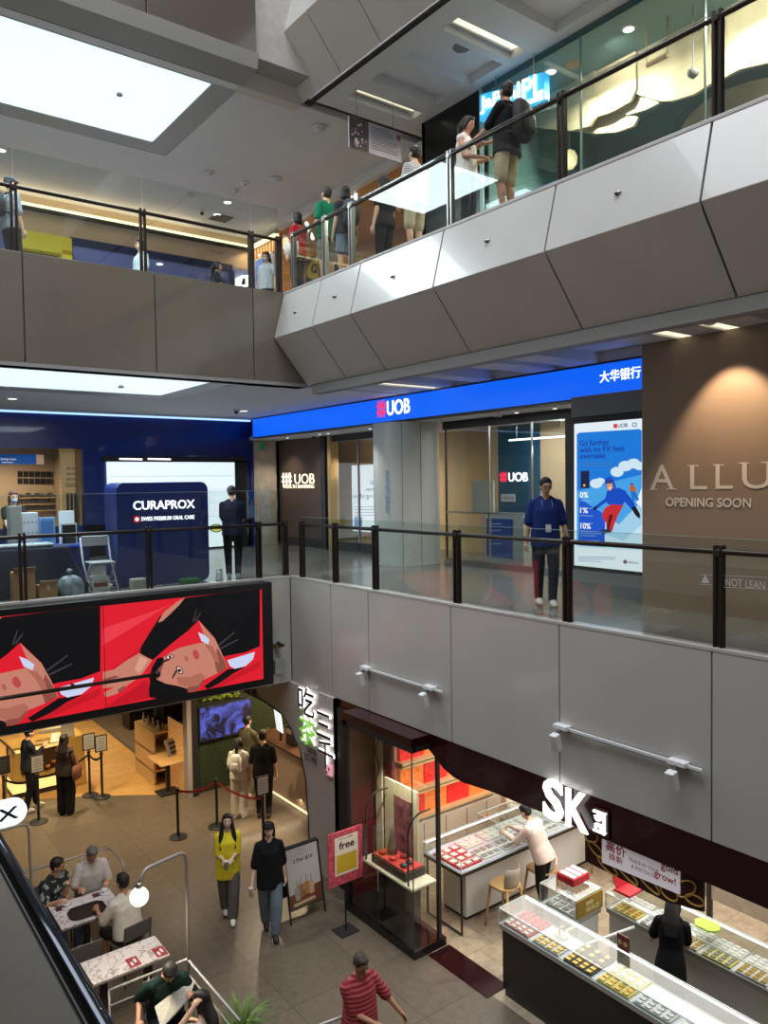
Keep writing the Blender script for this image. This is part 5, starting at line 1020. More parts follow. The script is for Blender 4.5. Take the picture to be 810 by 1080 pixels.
# stall counter
t = thing('stall_counter', 'long beige stall counter with a warm light line at its foot', 'counter', (8.2, 13.3, 0)); MB().box(7.95, 11.45, .06, 8.5, 15.3, 1.10).build('body', mat('stall_counter', srgb(166, 146, 126), .5), t, bevel=.008); MB().box(7.9, 11.4, 1.10, 8.6, 15.35, 1.14).build('worktop', mat('dark_top', srgb(80, 56, 40), .3), t)
MB().box(7.935, 11.5, .02, 7.95, 15.3, .06).build('light_line', MATS['warm_edge'], t); area('counter_glow', (7.9, 13.4, .25), 3.6, 10, (1, .78, .5), (0, R(-20), R(90)) if False else (R(0), 0, 0), .06)
point('stall_glow', (8.8, 14.3, 2.9), 60, (1, .72, .42), .1); point('stall_glow', (8.6, 12.4, 2.9), 50, (1, .72, .42), .1); point('stall_glow', (7.4, 14.0, 2.9), 25, (1, .8, .55), .1)
t = thing('menu_stand', 'tilted white lit menu tablet on the stall counter', 'tablet', (8.1, 14.6, 1.14)); MB().obox((8.1, 14.55, 1.62), (.1, 1, 0), (0, .25, 1), (1, 0, 0), .16, .28, .012).build('screen', mat('menu_lit', (.8, .85, .9), .4, emit=.7, ec=(.75, .85, .95)), t); MB().cyl((8.12, 14.5, 1.14), (8.13, 14.5, 1.4), .03, n=8).build('stand', M_dark, t)
for i, (y, h, w_, l) in enumerate(((14.1, .42, .15, 'tall dark drinks machine on the stall counter'), (13.2, .3, .14, 'dark coffee grinder on the stall counter'), (12.6, .22, .16, 'low dark machine on the stall counter nearest the arch edge'))):
    t = thing('drinks_machine', l, 'machine', (8.25, y, 1.14)); MB().box(8.1, y-w_, 1.14, 8.45, y+w_, 1.14+h).build('body', M_dark, t, bevel=.02); MB().box(8.09, y-w_*.7, 1.14+h*.6, 8.1, y+w_*.7, 1.14+h*.85).build('panel', mat('machine_panel', srgb(150, 130, 110), .3), t); MB().lathe([(.06, 0), (.08, .08), (.05, .1)], (8.28, y, 1.14+h), 14).build('hopper', mat('white_plastic', srgb(220, 214, 205), .4), t, True)
t = thing('round_figurine', 'small white round toy sitting on the stall counter', 'figurine', (8.1, 12.9, 1.14)); MB().ell((8.05, 12.9, 1.22), .07, .07, .08).ell((8.03, 12.9, 1.33), .055, .055, .05).build('body', MATS['white_plastic'], t, True)
for i in range(2):
    t = thing('wall_shelf', ('upper' if i else 'lower')+' warm lit shelf with packets on the stall back wall', 'shelf', (9.4, 13.5, 1.5+.5*i)); MB().box(9.25, 11.6, 1.5+.5*i, 9.6, 15.4, 1.53+.5*i).build('board', M_wood, t); mb = MB()
    for k in range(16): y = 11.7+k*.23; mb.box(9.3, y, 1.53+.5*i, 9.5, y+.13, 1.53+.5*i+rn.uniform(.12, .3))
    o = mb.build('packets', mat('pack_cream', srgb(210, 180, 140), .6), t); o['kind'] = 'stuff'
# stall sign
XL = XC-.03; P_ = Plane('X', XL, (-1, 0, 0)); t = thing('stall_sign', 'vertical black and green glowing brush characters on the grey arched wall', 'sign', P_.p(335, 770))
def chb(s, x0, x1, yb, h, c, halo): 
    a, b = P_.p(x0, yb), P_.p(x1, yb+(x1-x0)*.5); w_ = a.y-b.y; hh = P_.p(x0, yb-h).z-a.z
    letter(halo, s, a+Vector((-.01, .0, 0)), (0, -1, 0), (0, 0, 1), w_, hh, None, .035, .0, n=(-1, 0, 0)); letter(c, s, a+Vector((-.03, 0, 0)), (0, -1, 0), (0, 0, 1), w_*.96, hh*.97, None, .008, .0, n=(-1, 0, 0))
hal, blk, grn = MB(), MB(), MB()
chb('吃', 316, 334, 751, 30, blk, hal); chb('三', 335, 351, 774, 26, blk, hal); chb('茶', 317, 335, 781, 29, grn, hal); chb('千', 337, 354, 806, 30, blk, hal)
hal.build('halo', M_white_lit, t); blk.build('characters', M_black, t); grn.build('green_character', mat('green_lit', srgb(140, 215, 60), .5, emit=.8, ec=srgb(120, 200, 60)), t)
mb = MB(); P_.text(mb, 'TAIWAN', (323, 793), (334, 799), 7, None, .0, .004); P_.text(mb, 'EST.1998', (321.5, 801), (334, 808), 7, None, .0, .004); mb.build('lettering', M_black, t)
mb = MB(); a, b = P_.p(345.5, 816), P_.p(351, 808); mb.box(XL-.03, b.y, a.z, XL, a.y, b.z); mb.build('seal', mat('seal_red', srgb(235, 190, 195), .5, emit=.6, ec=srgb(240, 170, 180)), t)
for c_ in ((346.5, 814), (348.5, 811)): 
    q_ = P_.p(*c_); MB().box(XL-.034, q_.y-.02, q_.z-.02, XL-.03, q_.y+.02, q_.z+.02).build('seal_mark', mat('seal_ink', srgb(190, 40, 60), .5), t)
t = thing('sign_letter', 'black lettering over the stall arch half hidden by the red screen', 'sign', P_.p(265, 733)); mb = MB(); P_.text(mb, 'TEA', (256, 729), (271, 735), 9, None, .03, .03); mb.build('lettering', M_black, t)
# ------------------------------------------------------------------ bakery cafe under the screen
struct('floor', MB().prism([(-6, 22.5, .002), (-6, 18.6, .002), (3.2, 17.9, .002), (4.9, 16.9, .002), (5.9, 16.15, .002), (6.45, 15.9, .002), (6.5, 22.4, .002), (6.4, 29, .002), (-6, 29.5, .002)], (0, 0, .004)), tiles('wood_plank_floor', srgb(204, 160, 96), srgb(190, 146, 84), srgb(150, 104, 50), .9, .14, .003, .45, noise=.12, nscale=6))
a, b, c, d = atZ(98, 760, .01), atZ(176, 814, .01), atZ(197, 800, .01), atZ(150, 745, .01)
struct('floor', MB().prism([(a.x, a.y, .007), (b.x, b.y, .007), (6.6, 15.8, .007), (9, 16, .007), (9, 29, .007), (6, 29, .007)], (0, 0, .003)), mat('dark_carpet_tile', srgb(104, 88, 68), .7, noise=.1))
struct('wall_cafe', MB().box(-6, 24.5, 0, 14, 24.6, 3.13), mat('cafe_back_wall', srgb(110, 84, 56), .7))
for x, y in ((2, 19), (4.8, 18.6), (5.8, 21), (3.4, 22), (4.2, 16), (2.2, 15.6), (5.6, 14.2)): spot('unseen_cafe_spot', (x, y, 3.05), (x, y-.01, 0), 300, (1, .80, .50), 110, .7)  # unseen spots; those nearest the atrium added as warm fill
t = thing('bakery_counter', 'golden lit bakery counter with a glass case under the red screen', 'counter', (4.0, 17.8, 0)); M_gold = mat('gold_laminate', srgb(196, 156, 84), .4)
MB().box(3.45, 17.75, .35, 4.75, 18.4, 1.12).box(4.55, 17.72, 0, 4.95, 18.8, 1.12).build('body', M_gold, t, bevel=.03); MB().box(3.45, 17.8, 0, 4.8, 18.4, .12).build('plinth', M_dark, t); MB().box(3.45, 17.78, .12, 4.7, 18.4, .35).build('light_strip', mat('gold_lit', (1, .8, .3), .5, emit=.9, ec=(1, .74, .25)), t)
MB().box(3.62, 17.74, .52, 4.35, 17.76, .98).build('case_opening', mat('case_dark', srgb(70, 46, 28), .4), t); MB().box(3.5, 17.735, 1.0, 4.5, 17.75, 1.06).build('glow_line', MATS['gold_lit'], t)
for i in range(6):
    x = 3.66+i*.115; t = thing('bread_loaf', 'golden loaf in the dark opening of the bakery counter', 'bread', (x, 17.7, .55), 'loaves in the bakery counter'); MB().ell((x+.03, 17.70, .60+.08*(i % 2)), .05, .035, .04).build('loaf', mat('bread_crust', srgb(190, 120, 50), .7, noise=.3), t, True)
t = thing('menu_board', 'pale menu card propped on the bakery counter', 'menu', (4.6, 17.9, 1.12)); MB().obox((4.62, 17.85, 1.30), (1, 0, 0), (0, .3, 1), (0, 1, -.3), .13, .18, .008).build('card', mat('paper_cream', srgb(216, 205, 186), .6), t)
t = thing('price_sheet', 'slanting white price sheet on the corner of the bakery counter', 'menu', (4.4, 17.8, 1.12)); MB().obox((4.33, 17.72, 1.19), (1, 0, 0), (.3, .8, .5), (0, .5, -.8), .10, .14, .006).build('sheet', MATS['paper_cream'], t)
t = thing('hanging_lamp_bar', 'horizontal cream lamp bar hanging over the bakery counter', 'lamp', (3.9, 17.8, 1.9)); a, b = atY(42, 772, 18.0), atY(78, 765, 18.0); MB().cyl(a, b, .05, n=10).build('lamp_shade', mat('cream_lamp', srgb(214, 190, 150), .5, emit=.25), t, True)
for q_ in (a+Vector((.1, 0, 0)), b-Vector((.1, 0, 0))): MB().cyl(q_, (q_.x, q_.y, 3.13), .008, n=6).build('cord', M_dark, t)
t = thing('glass_sneeze_screen', 'tilted steel framed glass screen at the left end of the bakery counter', 'screen', (3.3, 17.9, 0)); MB().tube([atY(-2, 778, 17.7), atY(16, 795, 17.7)], .02, 8).tube([atY(8, 788, 17.7), (atY(4, 806, 17.7).x, 17.7, 0)], .02, 8).build('frame', M_steel, t)
# stanchions
def stanchion(lab, p, h=.95, sign=None, base=.17, grp=None, col=None):
    t = thing('stanchion', lab, 'barrier post', p, grp); MB().lathe([(base, 0), (base, .015), (base*.85, .03), (.03, .045)], p, 24).build('base', M_black, t); MB().lathe([(.026, .03), (.026, h-.06), (.034, h-.05), (.034, h), (.02, h+.01)], p, 16).build('post', M_black if not col else col, t)
    if sign:
        MB().box(p[0]-.13, p[1]-.02, h+.02, p[0]+.13, p[1]+.0, h+.38).build('sign_frame', M_black, t, bevel=.006); s_ = MB().box(p[0]-.105, p[1]-.024, h+.045, p[0]+.105, p[1]-.02, h+.355).build('sign_sheet', mat('sheet_grey', srgb(190, 184, 176), .5), t) if sign > 1 else None
        mb = MB()
        for k in range(5): mb.box(p[0]-.07, p[1]-.026, h+.09+k*.05, p[0]+.07-.02*(k % 2), p[1]-.025, h+.10+k*.05)
        mb.build('print', mat('print_grey', srgb(96, 90, 84), .5), t)
    return t
def g(px, py): p = atZ(px, py, 0); return (p.x, p.y, 0)
for px, py, s_, l in ((95, 839, 2, 'black queue post with a framed notice nearest the bakery counter'), (108, 841, 2, 'black queue post with a framed notice, outermost on the wood floor'), (41, 867, 2, 'black queue post with a framed notice in front of the person in the dark jacket'), (5, 869, 1, 'black queue post with a dark notice at the left edge')):
    stanchion(l, g(px, py), .98, s_)
R_BELT = mat('red_belt', srgb(150, 26, 34), .6); B_BELT = mat('black_belt', srgb(18, 18, 20), .6)
def belt(lab, p, q, z, m):
    t = thing('barrier_belt', lab, 'belt', ((p[0]+q[0])/2, (p[1]+q[1])/2, z)); mb = MB(); P, Q2 = Vector((p[0], p[1], z)), Vector((q[0], q[1], z)); n = 10; rg = []
    for i in range(n+1): f = i/n; c_ = P.lerp(Q2, f)-Vector((0, 0, .10*4*f*(1-f))); rg.append([c_+Vector((0, -.002, -.025)), c_+Vector((0, .002, -.025)), c_+Vector((0, .002, .025)), c_+Vector((0, -.002, .025))])
    mb.rings(rg).build('strap', m, t); return t
s1, s2, s3 = g(188, 883), g(229, 872), g(278, 893); stanchion('black belt post in front of the wooden table, left end of the red belt', s1); stanchion('black belt post in the middle of the red belt', s2); stanchion('black belt post with a small framed card behind the person in the cap', s3, .95, 2)
belt('red belt between the left and middle posts', s1, s2, .90, R_BELT); belt('red belt between the middle post and the post with the small card', s2, s3, .90, R_BELT)
belt('black belt low in front of the bakery counter', g(41, 867), (g(95, 839)[0], g(95, 839)[1], 0), .90, B_BELT); belt('black belt at the left edge of the bakery queue', g(5, 869), g(41, 867), .90, B_BELT); belt('short black belt between the two outer framed queue posts', g(95, 839), g(108, 841), .9, B_BELT)
# wooden table with menu and shelf with bottles
t = thing('square_table', 'small pale wooden table on one black column at the edge of the wood floor', 'table', (6.2, 16.1, 0)); MB().box(5.92, 15.72, .72, 6.5, 16.5, .75).build('tabletop', mat('birch', srgb(214, 170, 110), .45, noise=.06), t, bevel=.006); MB().box(6.17, 16.05, .02, 6.25, 16.13, .72).build('column', M_black, t); MB().box(5.98, 15.9, 0, 6.44, 16.3, .025).build('foot', M_black, t)
t = thing('menu_stand', 'tilted dark and white menu card standing on the small wooden table', 'menu', (6.35, 16.15, .75)); MB().obox((6.33, 16.2, .93), (1, .3, 0), (-.15, .3, 1), (-.3, 1, -.3), .12, .19, .008).build('card', mat('menu_grey', srgb(150, 140, 134), .5), t); mb = MB()
for k in range(3): mb.obox(Vector((6.33, 16.2, .93))+Vector((-.15, .3, 1)).normalized()*(-.1+k*.1)+Vector((.05, -.02, 0)), (1, .3, 0), (-.15, .3, 1), (-.3, 1, -.3), .08, .03, .012)
mb.build('print_block', mat('menu_ink', srgb(46, 36, 34), .5), t)
t = thing('shelving_unit', 'light wooden shelf unit with bottles and sparkling side beside the pale post', 'shelf', (6.3, 16.8, 0))
MB().box(6.1, 16.6, 0, 6.14, 17.8, 1.15).box(6.5, 16.6, 0, 6.54, 17.8, 1.15).build('side_panel', M_wood, t)
for z in (.3, .7, 1.15): MB().box(6.1, 16.6, z, 6.54, 17.8, z+.03).build('shelf', M_wood, t)
for i in range(7):
    y = 16.7+i*.15; t2 = thing('bottle', 'pale bottle standing on top of the wooden shelf unit', 'bottle', (6.25+.1*(i % 2), y, 1.18), 'bottles on the shelf unit by the pale post'); MB().lathe([(.03, 0), (.032, .12), (.012, .17), (.012, .22)], (6.25+.1*(i % 2), y, 1.18), 12).build('bottle', [mat('pale_bottle', srgb(190, 190, 180), .2), mat('dark_bottle', srgb(40, 32, 30), .2)][i % 2], t2, True)
t = thing('mesh_screen', 'warm glittering mesh panel beside the pale post', 'panel', (6.5, 15.95, 0)); MB().box(6.44, 15.75, 0, 6.46, 16.6, 1.5).build('mesh', mat('glitter_mesh', srgb(206, 160, 100), .4, emit=.35, noise=.9, nscale=60, ec=srgb(220, 150, 80)), t)
for i, (px, py) in enumerate(((150, 768), (185, 762), (130, 752))):
    p = atZ(px, py, .0); t = thing('goods_basket', ['dark basket rack on the grey floor nearest the shelf unit', 'dark merchandise rack behind the shelf unit', 'dark merchandise rack deep in the cafe'][i], 'rack', (p.x, p.y, 0)); MB().box(p.x-.35, p.y, 0, p.x+.35, p.y+.6, .5).build('basket', M_dark, t, bevel=.02); MB().box(p.x-.3, p.y+.4, .5, p.x+.3, p.y+.6, 1.3).build('back_panel', M_dark, t); o = MB()
    for k in range(8): o.box(p.x-.3+k*.075, p.y+.1, .5, p.x-.25+k*.075, p.y+.3, .5+rn.uniform(.08, .3))
    o = o.build('goods', mat('dim_goods', srgb(110, 96, 84), .6, noise=.5, nscale=8), t); o['kind'] = 'stuff'
# ------------------------------------------------------------------ jewellery shop front
M_mar = mat('maroon_gloss', srgb(42, 7, 14), .2, coat=.15); M_mar2 = mat('maroon_wall', srgb(92, 30, 34), .4, noise=.1)
fy = [(10.45, 2.93), (8.45, 2.92), (8.2, 2.9), (8.05, 2.82), (7.9, 2.72), (7.7, 2.66), (7.5, 2.64), (7.0, 2.68), (6.0, 2.70), (3.0, 2.70), (-1, 2.7)]
struct('wall_shopfront', MB().prism([(FX+.0, y, z) for y, z in [(10.45, 3.13)]+fy+[(-1, 3.13)]], (.10, 0, 0)), M_mar)
struct('wall_shopfront', MB().box(FX-.04, 9.9, 0, FX+.12, 10.46, 3.0), M_black)
t = thing('shop_sign', 'large white glowing two letter jewellery shop sign on the maroon fascia', 'sign', (FX, 5.8, 2.8)); P_ = Plane('X', FX-.06, (-1, 0, 0)); mb = MB()
def big(s, x0, x1, yb, h, b): 
    a, c_ = P_.p(x0, yb), P_.p(x1, yb); letter(mb, s, a, (0, -1, 0), (0, 0, 1), a.y-c_.y, P_.p(x0, yb-h).z-a.z, None, b, .03, n=(-1, 0, 0))
big('S', 574, 595, 860, 42, .025); big('K', 598, 621, 870, 40, .02)
mb.build('letters', mat('sign_white_lit', (1, 1, 1), .5, emit=1.4), t)
a, b = P_.p(625, 876), P_.p(637, 859); mb = MB()
for q_ in ((a.y, a.z, b.y, a.z+.02), (a.y, b.z-.02, b.y, b.z), (b.y+.02, a.z, b.y, b.z)): mb.box(FX-.06, q_[0], q_[1], FX-.03, q_[2], q_[3])
letter(mb, '金', (FX-.05, a.y-.02, (a.z+b.z)/2+.005), (0, -1, 0), (0, 0, 1), (a.y-b.y)*.72, (b.z-a.z)*.4, None, .02, .02, n=(-1, 0, 0)); letter(mb, '行', (FX-.05, a.y-.02, a.z+.025), (0, -1, 0), (0, 0, 1), (a.y-b.y)*.72, (b.z-a.z)*.36, None, .02, .02, n=(-1, 0, 0)); mb.build('character_box', M_white_lit, t)
MB().box(FX-.03, P_.p(624, 876).y, a.z-.04, FX, P_.p(640, 876).y, b.z+.04).build('backing', M_mar, t)
# lit corner window with pedestal
t = thing('shop_window', 'tall glass corner window of the jewellery shop in a black frame', 'shop window', (6.9, 9.2, 0)); Y0, Y1 = 8.2, 9.88; XW1, XW2 = 6.64, 7.22
MB().box(XW1-.02, Y0-.03, 0, XW2, Y1, .12).build('plinth', mat('black_gloss', (.01, .009, .009), .12), t, bevel=.004)
MB().box(7.08, Y0-.03, .1, 7.13, Y0+.02, 3.0).build('post', M_black, t)
MB().box(XW1, Y0, .12, XW1+.008, Y1-.12, 3.0).build('glass_panel', M_pane, t); MB().box(XW1, Y0, .12, 7.08, Y0+.008, 3.0).build('glass_panel', M_pane, t); MB().box(XW1-.003, Y0-.003, .12, XW1+.01, Y0+.01, 3.0).build('glass_joint', mat('joint_dark', (.05, .05, .05), .3), t)
MB().box(XW1-.02, Y1-.12, .1, XW1+.06, Y1, 3.0).build('jamb', M_black, t); MB().box(XW1-.02, Y0-.03, 2.92, XW1+.05, Y1, 3.0).box(XW1, Y0-.03, 2.92, 7.1, Y0+.02, 3.0).build('head', M_black, t)
struct('wall_shop', MB().box(XW2, 9.4, .1, XW2+.05, Y1+.3, 2.9).box(XW1+.1, Y1, .1, XW2, Y1+.02, 2.9), M_mar2); struct('ceiling', MB().box(XW1-.02, Y0-.03, 3.0, 7.3, Y1, 3.12), M_mar)
t = thing('display_pedestal', 'cream topped pedestal on a dark column inside the corner window', 'pedestal', (6.95, 9.0, .12)); MB().box(6.70, 8.30, .87, 7.17, 9.55, .92).build('top', mat('cream_top', srgb(222, 214, 190), .4), t, bevel=.02); MB().box(6.78, 8.6, .12, 7.1, 9.2, .87).build('column', mat('dark_brown_gloss', srgb(40, 18, 18), .2), t)
t = thing('display_tray', 'raised dark tray with red lining on the cream pedestal', 'tray', (6.95, 8.95, .92)); MB().box(6.75, 8.52, .92, 7.14, 9.34, 1.04).build('tray', mat('tray_brown', srgb(52, 36, 30), .4), t, bevel=.01); MB().box(6.78, 8.55, 1.04, 7.11, 9.31, 1.055).build('velvet', mat('red_velvet', srgb(190, 60, 50), .8), t)
for i, (x, y) in enumerate(((6.85, 9.2), (6.98, 8.7), (6.85, 8.95), (7.03, 8.9), (6.85, 8.68))): t2 = thing('jewellery_cushion', 'small cushion with jewellery on the tray in the corner window', 'cushion', (x, y, 1.055), 'cushions on the pedestal tray'); MB().ell((x, y, 1.085), .05, .06, .032).build('cushion', mat('cushion%d' % (i % 3), [srgb(150, 30, 34), srgb(70, 66, 62), srgb(200, 60, 50)][i % 3], .6), t2, True)
t = thing('bust_stand', 'grey jewellery bust standing on the red lined tray', 'bust', (6.98, 9.12, 1.055)); MB().lathe([(.085, 0), (.08, .1), (.055, .2), (.03, .34), (.03, .42)], (6.98, 9.12, 1.055), 18, sy=.8).build('bust', mat('bust_grey', srgb(96, 90, 84), .5), t, True)
t = thing('arched_frame', 'arched steel hoops over the tray in the corner window', 'display frame', (6.8, 9.0, .92))
for y in (9.44, 8.42): MB().tube([(6.73, y, .92), (6.73, y, 1.75), (6.9, y, 1.92), (7.15, y, 1.92)], .014, 8, rad=.15).build('hoop', mat('gunmetal', srgb(60, 58, 54), .3, metal=.7), t, True)
t = thing('picture_panel', 'cream panel with a portrait picture behind the pedestal', 'panel', (7.2, 9.0, .2)); MB().box(7.18, 8.75, .12, 7.215, 9.55, 2.05).build('panel', mat('cream_panel_lit', srgb(236, 226, 190), .5), t); MB().box(7.168, 8.88, 1.0, 7.18, 9.3, 1.85).build('picture', mat('portrait', srgb(150, 96, 100), .4, noise=.8, nscale=5), t)
t = thing('hanging_ornament', 'twisted branch ornament on a cream strip in the corner window', 'ornament', (7.2, 9.75, 2)); MB().box(7.18, 9.62, .13, 7.21, 9.78, 2.9).build('strip', MATS['cream_panel_lit'], t); MB().tube([(7.16, 9.7+.04*math.sin(i*1.3), 1.8+i*.1) for i in range(11)], .012, 6).build('branch', mat('bronze', srgb(120, 80, 50), .4, metal=.5), t, True)
spot('window_spot', (6.95, 8.9, 2.9), (6.98, 9.0, .9), 150, (1, .9, .72), 90, .6, .02)
t = thing('floor_plate', 'dark glossy floor plate beside the shop window', 'floor plate', (7.2, 7.6, 0)); MB().box(FX-.1, 6.98, 0, 7.25, 8.15, .006).build('plate', M_mar, t)
# red wall displays
t = thing('wall_cabinet', 'pale wall cabinet with lit red jewellery displays at the back of the shop', 'cabinet', (9.2, 10.2, 0)); MB().box(7.85, 10.0, 0, 10.3, 10.45, .85).build('body', mat('cabinet_beige', srgb(214, 196, 172), .5), t, bevel=.005); MB().box(7.85, 10.2, .85, 10.3, 10.45, 3.1).build('back_board', MATS['cabinet_beige'], t)
mb = MB()
for x in (8.35, 8.85, 9.35, 9.85): mb.box(x, 9.995, .05, x+.008, 10.0, .82)
mb.build('door_lines', M_dark, t)
for r_, (z, h) in enumerate(((.95, .40), (1.45, .40), (1.95, .4))):
    MB().box(7.9, 10.0, z-.04, 10.1, 10.2, z).build('shelf', mat('gilt_wood', srgb(224, 190, 140), .4), t); MB().box(7.9, 10.0, z+h, 10.1, 10.2, z+h+.03).build('shelf_top', MATS['gilt_wood'], t)
    for k in range(4):
        x = 7.95+k*.53; MB().box(x, 10.12, z, x+.5, 10.15, z+h).build('red_display', mat('red_display%d' % ((k+r_) % 2), [srgb(224, 44, 40), srgb(240, 126, 60)][(k+r_) % 2], .5, noise=.35, nscale=12, emit=.45), t)
struct('wall_shop', MB().box(11.8, -1, 0, 11.9, 10.5, 3.12).box(8.0, 10.45, 0, 11.8, 10.5, 3.12), mat('shop_cream_wall', srgb(206, 186, 160), .5))
# glass counters with trays
M_edge = mat('case_edge', srgb(200, 214, 210), .2); M_caseW = mat('case_white', srgb(225, 226, 224), .4); M_led = mat('case_led', (1, 1, 1), .5, emit=2.0)
def case(lab, x0, y0, x1, y1, zb, zt, base='panel', legs=False, tint=None, bm=None):
    t = thing('glass_display_case', lab, 'display case', ((x0+x1)/2, (y0+y1)/2, 0))
    if legs:
        MB().box(x0, y0, zb-.06, x1, y1, zb).build('table_frame', M_dark, t); MB().box(x0+.35, y0+.28, .06, x1, y1-.05, zb-.06).build('base_cabinet', M_caseW, t); MB().box(x0+.38, y0+.3, 0, x1, y1-.05, .06).build('plinth', M_dark, t)
        MB().tube([(x0+.04, y0+.04, zb-.06), (x0+.04, y0+.04, .02), (x0+.04, y1-.04, .02), (x0+.04, y1-.04, zb-.06)], .02, 6).build('leg', M_dark, t)
    else:
        MB().box(x0+.04, y0+.02, .1, x1-.04, y1-.02, zb-.06).build('base_cabinet', bm or M_caseW, t); MB().box(x0+.06, y0+.04, 0, x1-.06, y1-.04, .1).build('plinth', M_dark, t); MB().box(x0, y0, zb-.06, x1, y1, zb).build('deck', mat('deck_grey', srgb(176, 170, 162), .35), t, bevel=.005)
    MB().box(x0+.02, y0+.02, zb, x1-.02, y1-.02, zb+.01).build('display_bed', mat('bed_white', srgb(230, 230, 235), .6) if not tint else mat('bed_lilac', srgb(214, 214, 238), .6), t)
    MB().box(x0, y0, zt, x1, y1, zt+.008).build('glass_top', M_pane, t)
    for n, q_ in enumerate(((x0, y0, x0+.006, y1), (x1-.006, y0, x1, y1), (x0, y0, x1, y0+.006), (x0, y1-.006, x1, y1))): MB().box(q_[0], q_[1], zb, q_[2], q_[3], zt).build('glass_side', M_pane, t)
    mb = MB(); r_ = .007
    for z in (zb+.004, zt+.004):
        for p, q_ in (((x0, y0), (x1, y0)), ((x1, y0), (x1, y1)), ((x1, y1), (x0, y1)), ((x0, y1), (x0, y0))): mb.cyl((*p, z), (*q_, z), r_, n=4)
    for p in ((x0, y0), (x1, y0), (x1, y1), (x0, y1)): mb.cyl((*p, zb), (*p, zt), r_, n=4)
    mb.build('edge_trim', M_edge, t)
    if x1-x0 > y1-y0: MB().box(x0+.02, y1-.03, zt-.02, x1-.02, y1-.01, zt-.005).build('light_strip', M_led, t)
    else: MB().box(x1-.03, y0+.02, zt-.02, x1-.01, y1-.02, zt-.005).build('light_strip', M_led, t)
    return t
ZC_ = .95
trays = 0
def tray(x, y, w_, d_, z, c, ic, lab, nx=4, ny=3, grp=None, item='bar'):
    t = thing('jewellery_tray', lab, 'tray', (x, y, z), grp); MB().box(x, y, z, x+w_, y+d_, z+.025).build('tray', c, t, bevel=.004); mb = MB()
    for i in range(nx):
        for j in range(ny):
            cx, cy = x+w_*(i+.5)/nx, y+d_*(j+.5)/ny
            if item == 'bar': mb.box(cx-w_/nx*.32, cy-d_/ny*.3, z+.025, cx+w_/nx*.32, cy+d_/ny*.3, z+.038)
            else: mb.lathe([(min(w_/nx, d_/ny)*.36, 0), (min(w_/nx, d_/ny)*.3, .02)], (cx, cy, z+.025), 10)
    mb.build('jewellery', ic, t); return t
T_w, T_r, T_y, T_d, T_p = mat('tray_white', srgb(226, 224, 218), .6), mat('tray_red', srgb(190, 30, 46), .6), mat('tray_yellow', srgb(230, 216, 130), .6), mat('tray_dark', srgb(60, 48, 44), .5), mat('tray_pink', srgb(226, 150, 140), .6)
I_s, I_g, I_w, I_r = mat('item_silver', srgb(170, 172, 180), .3, metal=.5), mat('item_gold', srgb(206, 168, 84), .3, metal=.6), mat('item_white', srgb(240, 240, 240), .5), mat('item_rose', srgb(214, 70, 76), .5)
case('long glass topped counter with dark frame and lilac lit bed inside the jewellery shop', 7.5, 8.15, 11.0, 9.0, ZC_, 1.12, legs=True, tint=1)
nm = 'trays in the lilac lit counter with stools'
tray(7.55, 8.22, .45, .62, ZC_+.012, T_r, I_w, 'red tray with white cards at the window end of the lilac lit counter', 3, 4)
for i in range(6): tray(8.05+i*.45, 8.22, .38, .32, ZC_+.012, T_w, I_s, 'white jewellery tray in the front row of the lilac lit counter', 3, 2, grp=nm)
for i in range(6): tray(8.05+i*.45, 8.62, .38, .30, ZC_+.012, T_w, I_w, 'white jewellery tray in the rear row of the lilac lit counter', 3, 2, grp='rear row trays in the lilac lit counter', item='round')
for i, x in enumerate((8.6, 9.6)): 
    t = thing('raised_glass_box', ('left' if not i else 'right')+' raised glass box standing on the lilac lit counter', 'display box', (x, 8.7, 1.13)); a_ = (x, 8.45, 1.13, x+.75, 8.95, 1.28)
    MB().box(x, 8.45, 1.272, x+.75, 8.95, 1.28).box(x, 8.45, 1.13, x+.75, 8.456, 1.28).box(x, 8.45, 1.13, x+.006, 8.95, 1.28).build('glass', M_pane, t); mb = MB()
    for p, q_ in (((x, 8.45), (x+.75, 8.45)), ((x+.75, 8.45), (x+.75, 8.95)), ((x, 8.45), (x, 8.95)), ((x, 8.95), (x+.75, 8.95))): mb.cyl((*p, 1.28), (*q_, 1.28), .006, n=4)
    for p in ((x, 8.45), (x+.75, 8.45), (x, 8.95), (x+.75, 8.95)): mb.cyl((*p, 1.13), (*p, 1.28), .006, n=4)
    mb.build('edge_trim', M_edge, t)
case('long front glass counter nearest the walkway filled with trays', 7.03, 2.6, 7.53, 6.93, ZC_, 1.15, bm=mat('counter_dark', srgb(40, 34, 32), .25))
specs = [(6.46, T_p, I_w, 'pink edged tray of cream cards at the stool end of the front counter', 5, 4, .46), (5.98, T_w, I_g, 'cream tray with a gold ring stand in the front counter', 4, 4, .44), (5.50, T_d, I_g, 'brown tray of gold bordered squares in the front counter', 4, 4, .44), (5.0, T_y, I_g, 'pale yellow tray in the front counter beside the brown one', 4, 4, .46), (4.5, T_w, I_s, 'white tray further along the front counter', 4, 4, .48), (4.0, T_w, I_w, 'white card tray near the frame corner in the front counter', 4, 4, .46)]
for y, c, ic, l, nx, ny, d_ in specs: tray(7.05, y, .22, d_-.04, ZC_+.012, c, ic, l, 3, 4)
tray(7.29, 6.46, .21, .42, ZC_+.012, T_r, I_r, 'red tray with rose coloured pieces behind the pink edged tray', 3, 4, item='round'); tray(7.29, 5.5, .21, .42, ZC_+.012, T_d, I_g, 'brown tray behind the brown one nearest the walkway', 2, 3, item='round'); tray(7.29, 5.0, .21, .42, ZC_+.012, T_y, I_w, 'yellow tray behind the pale yellow one', 2, 4)
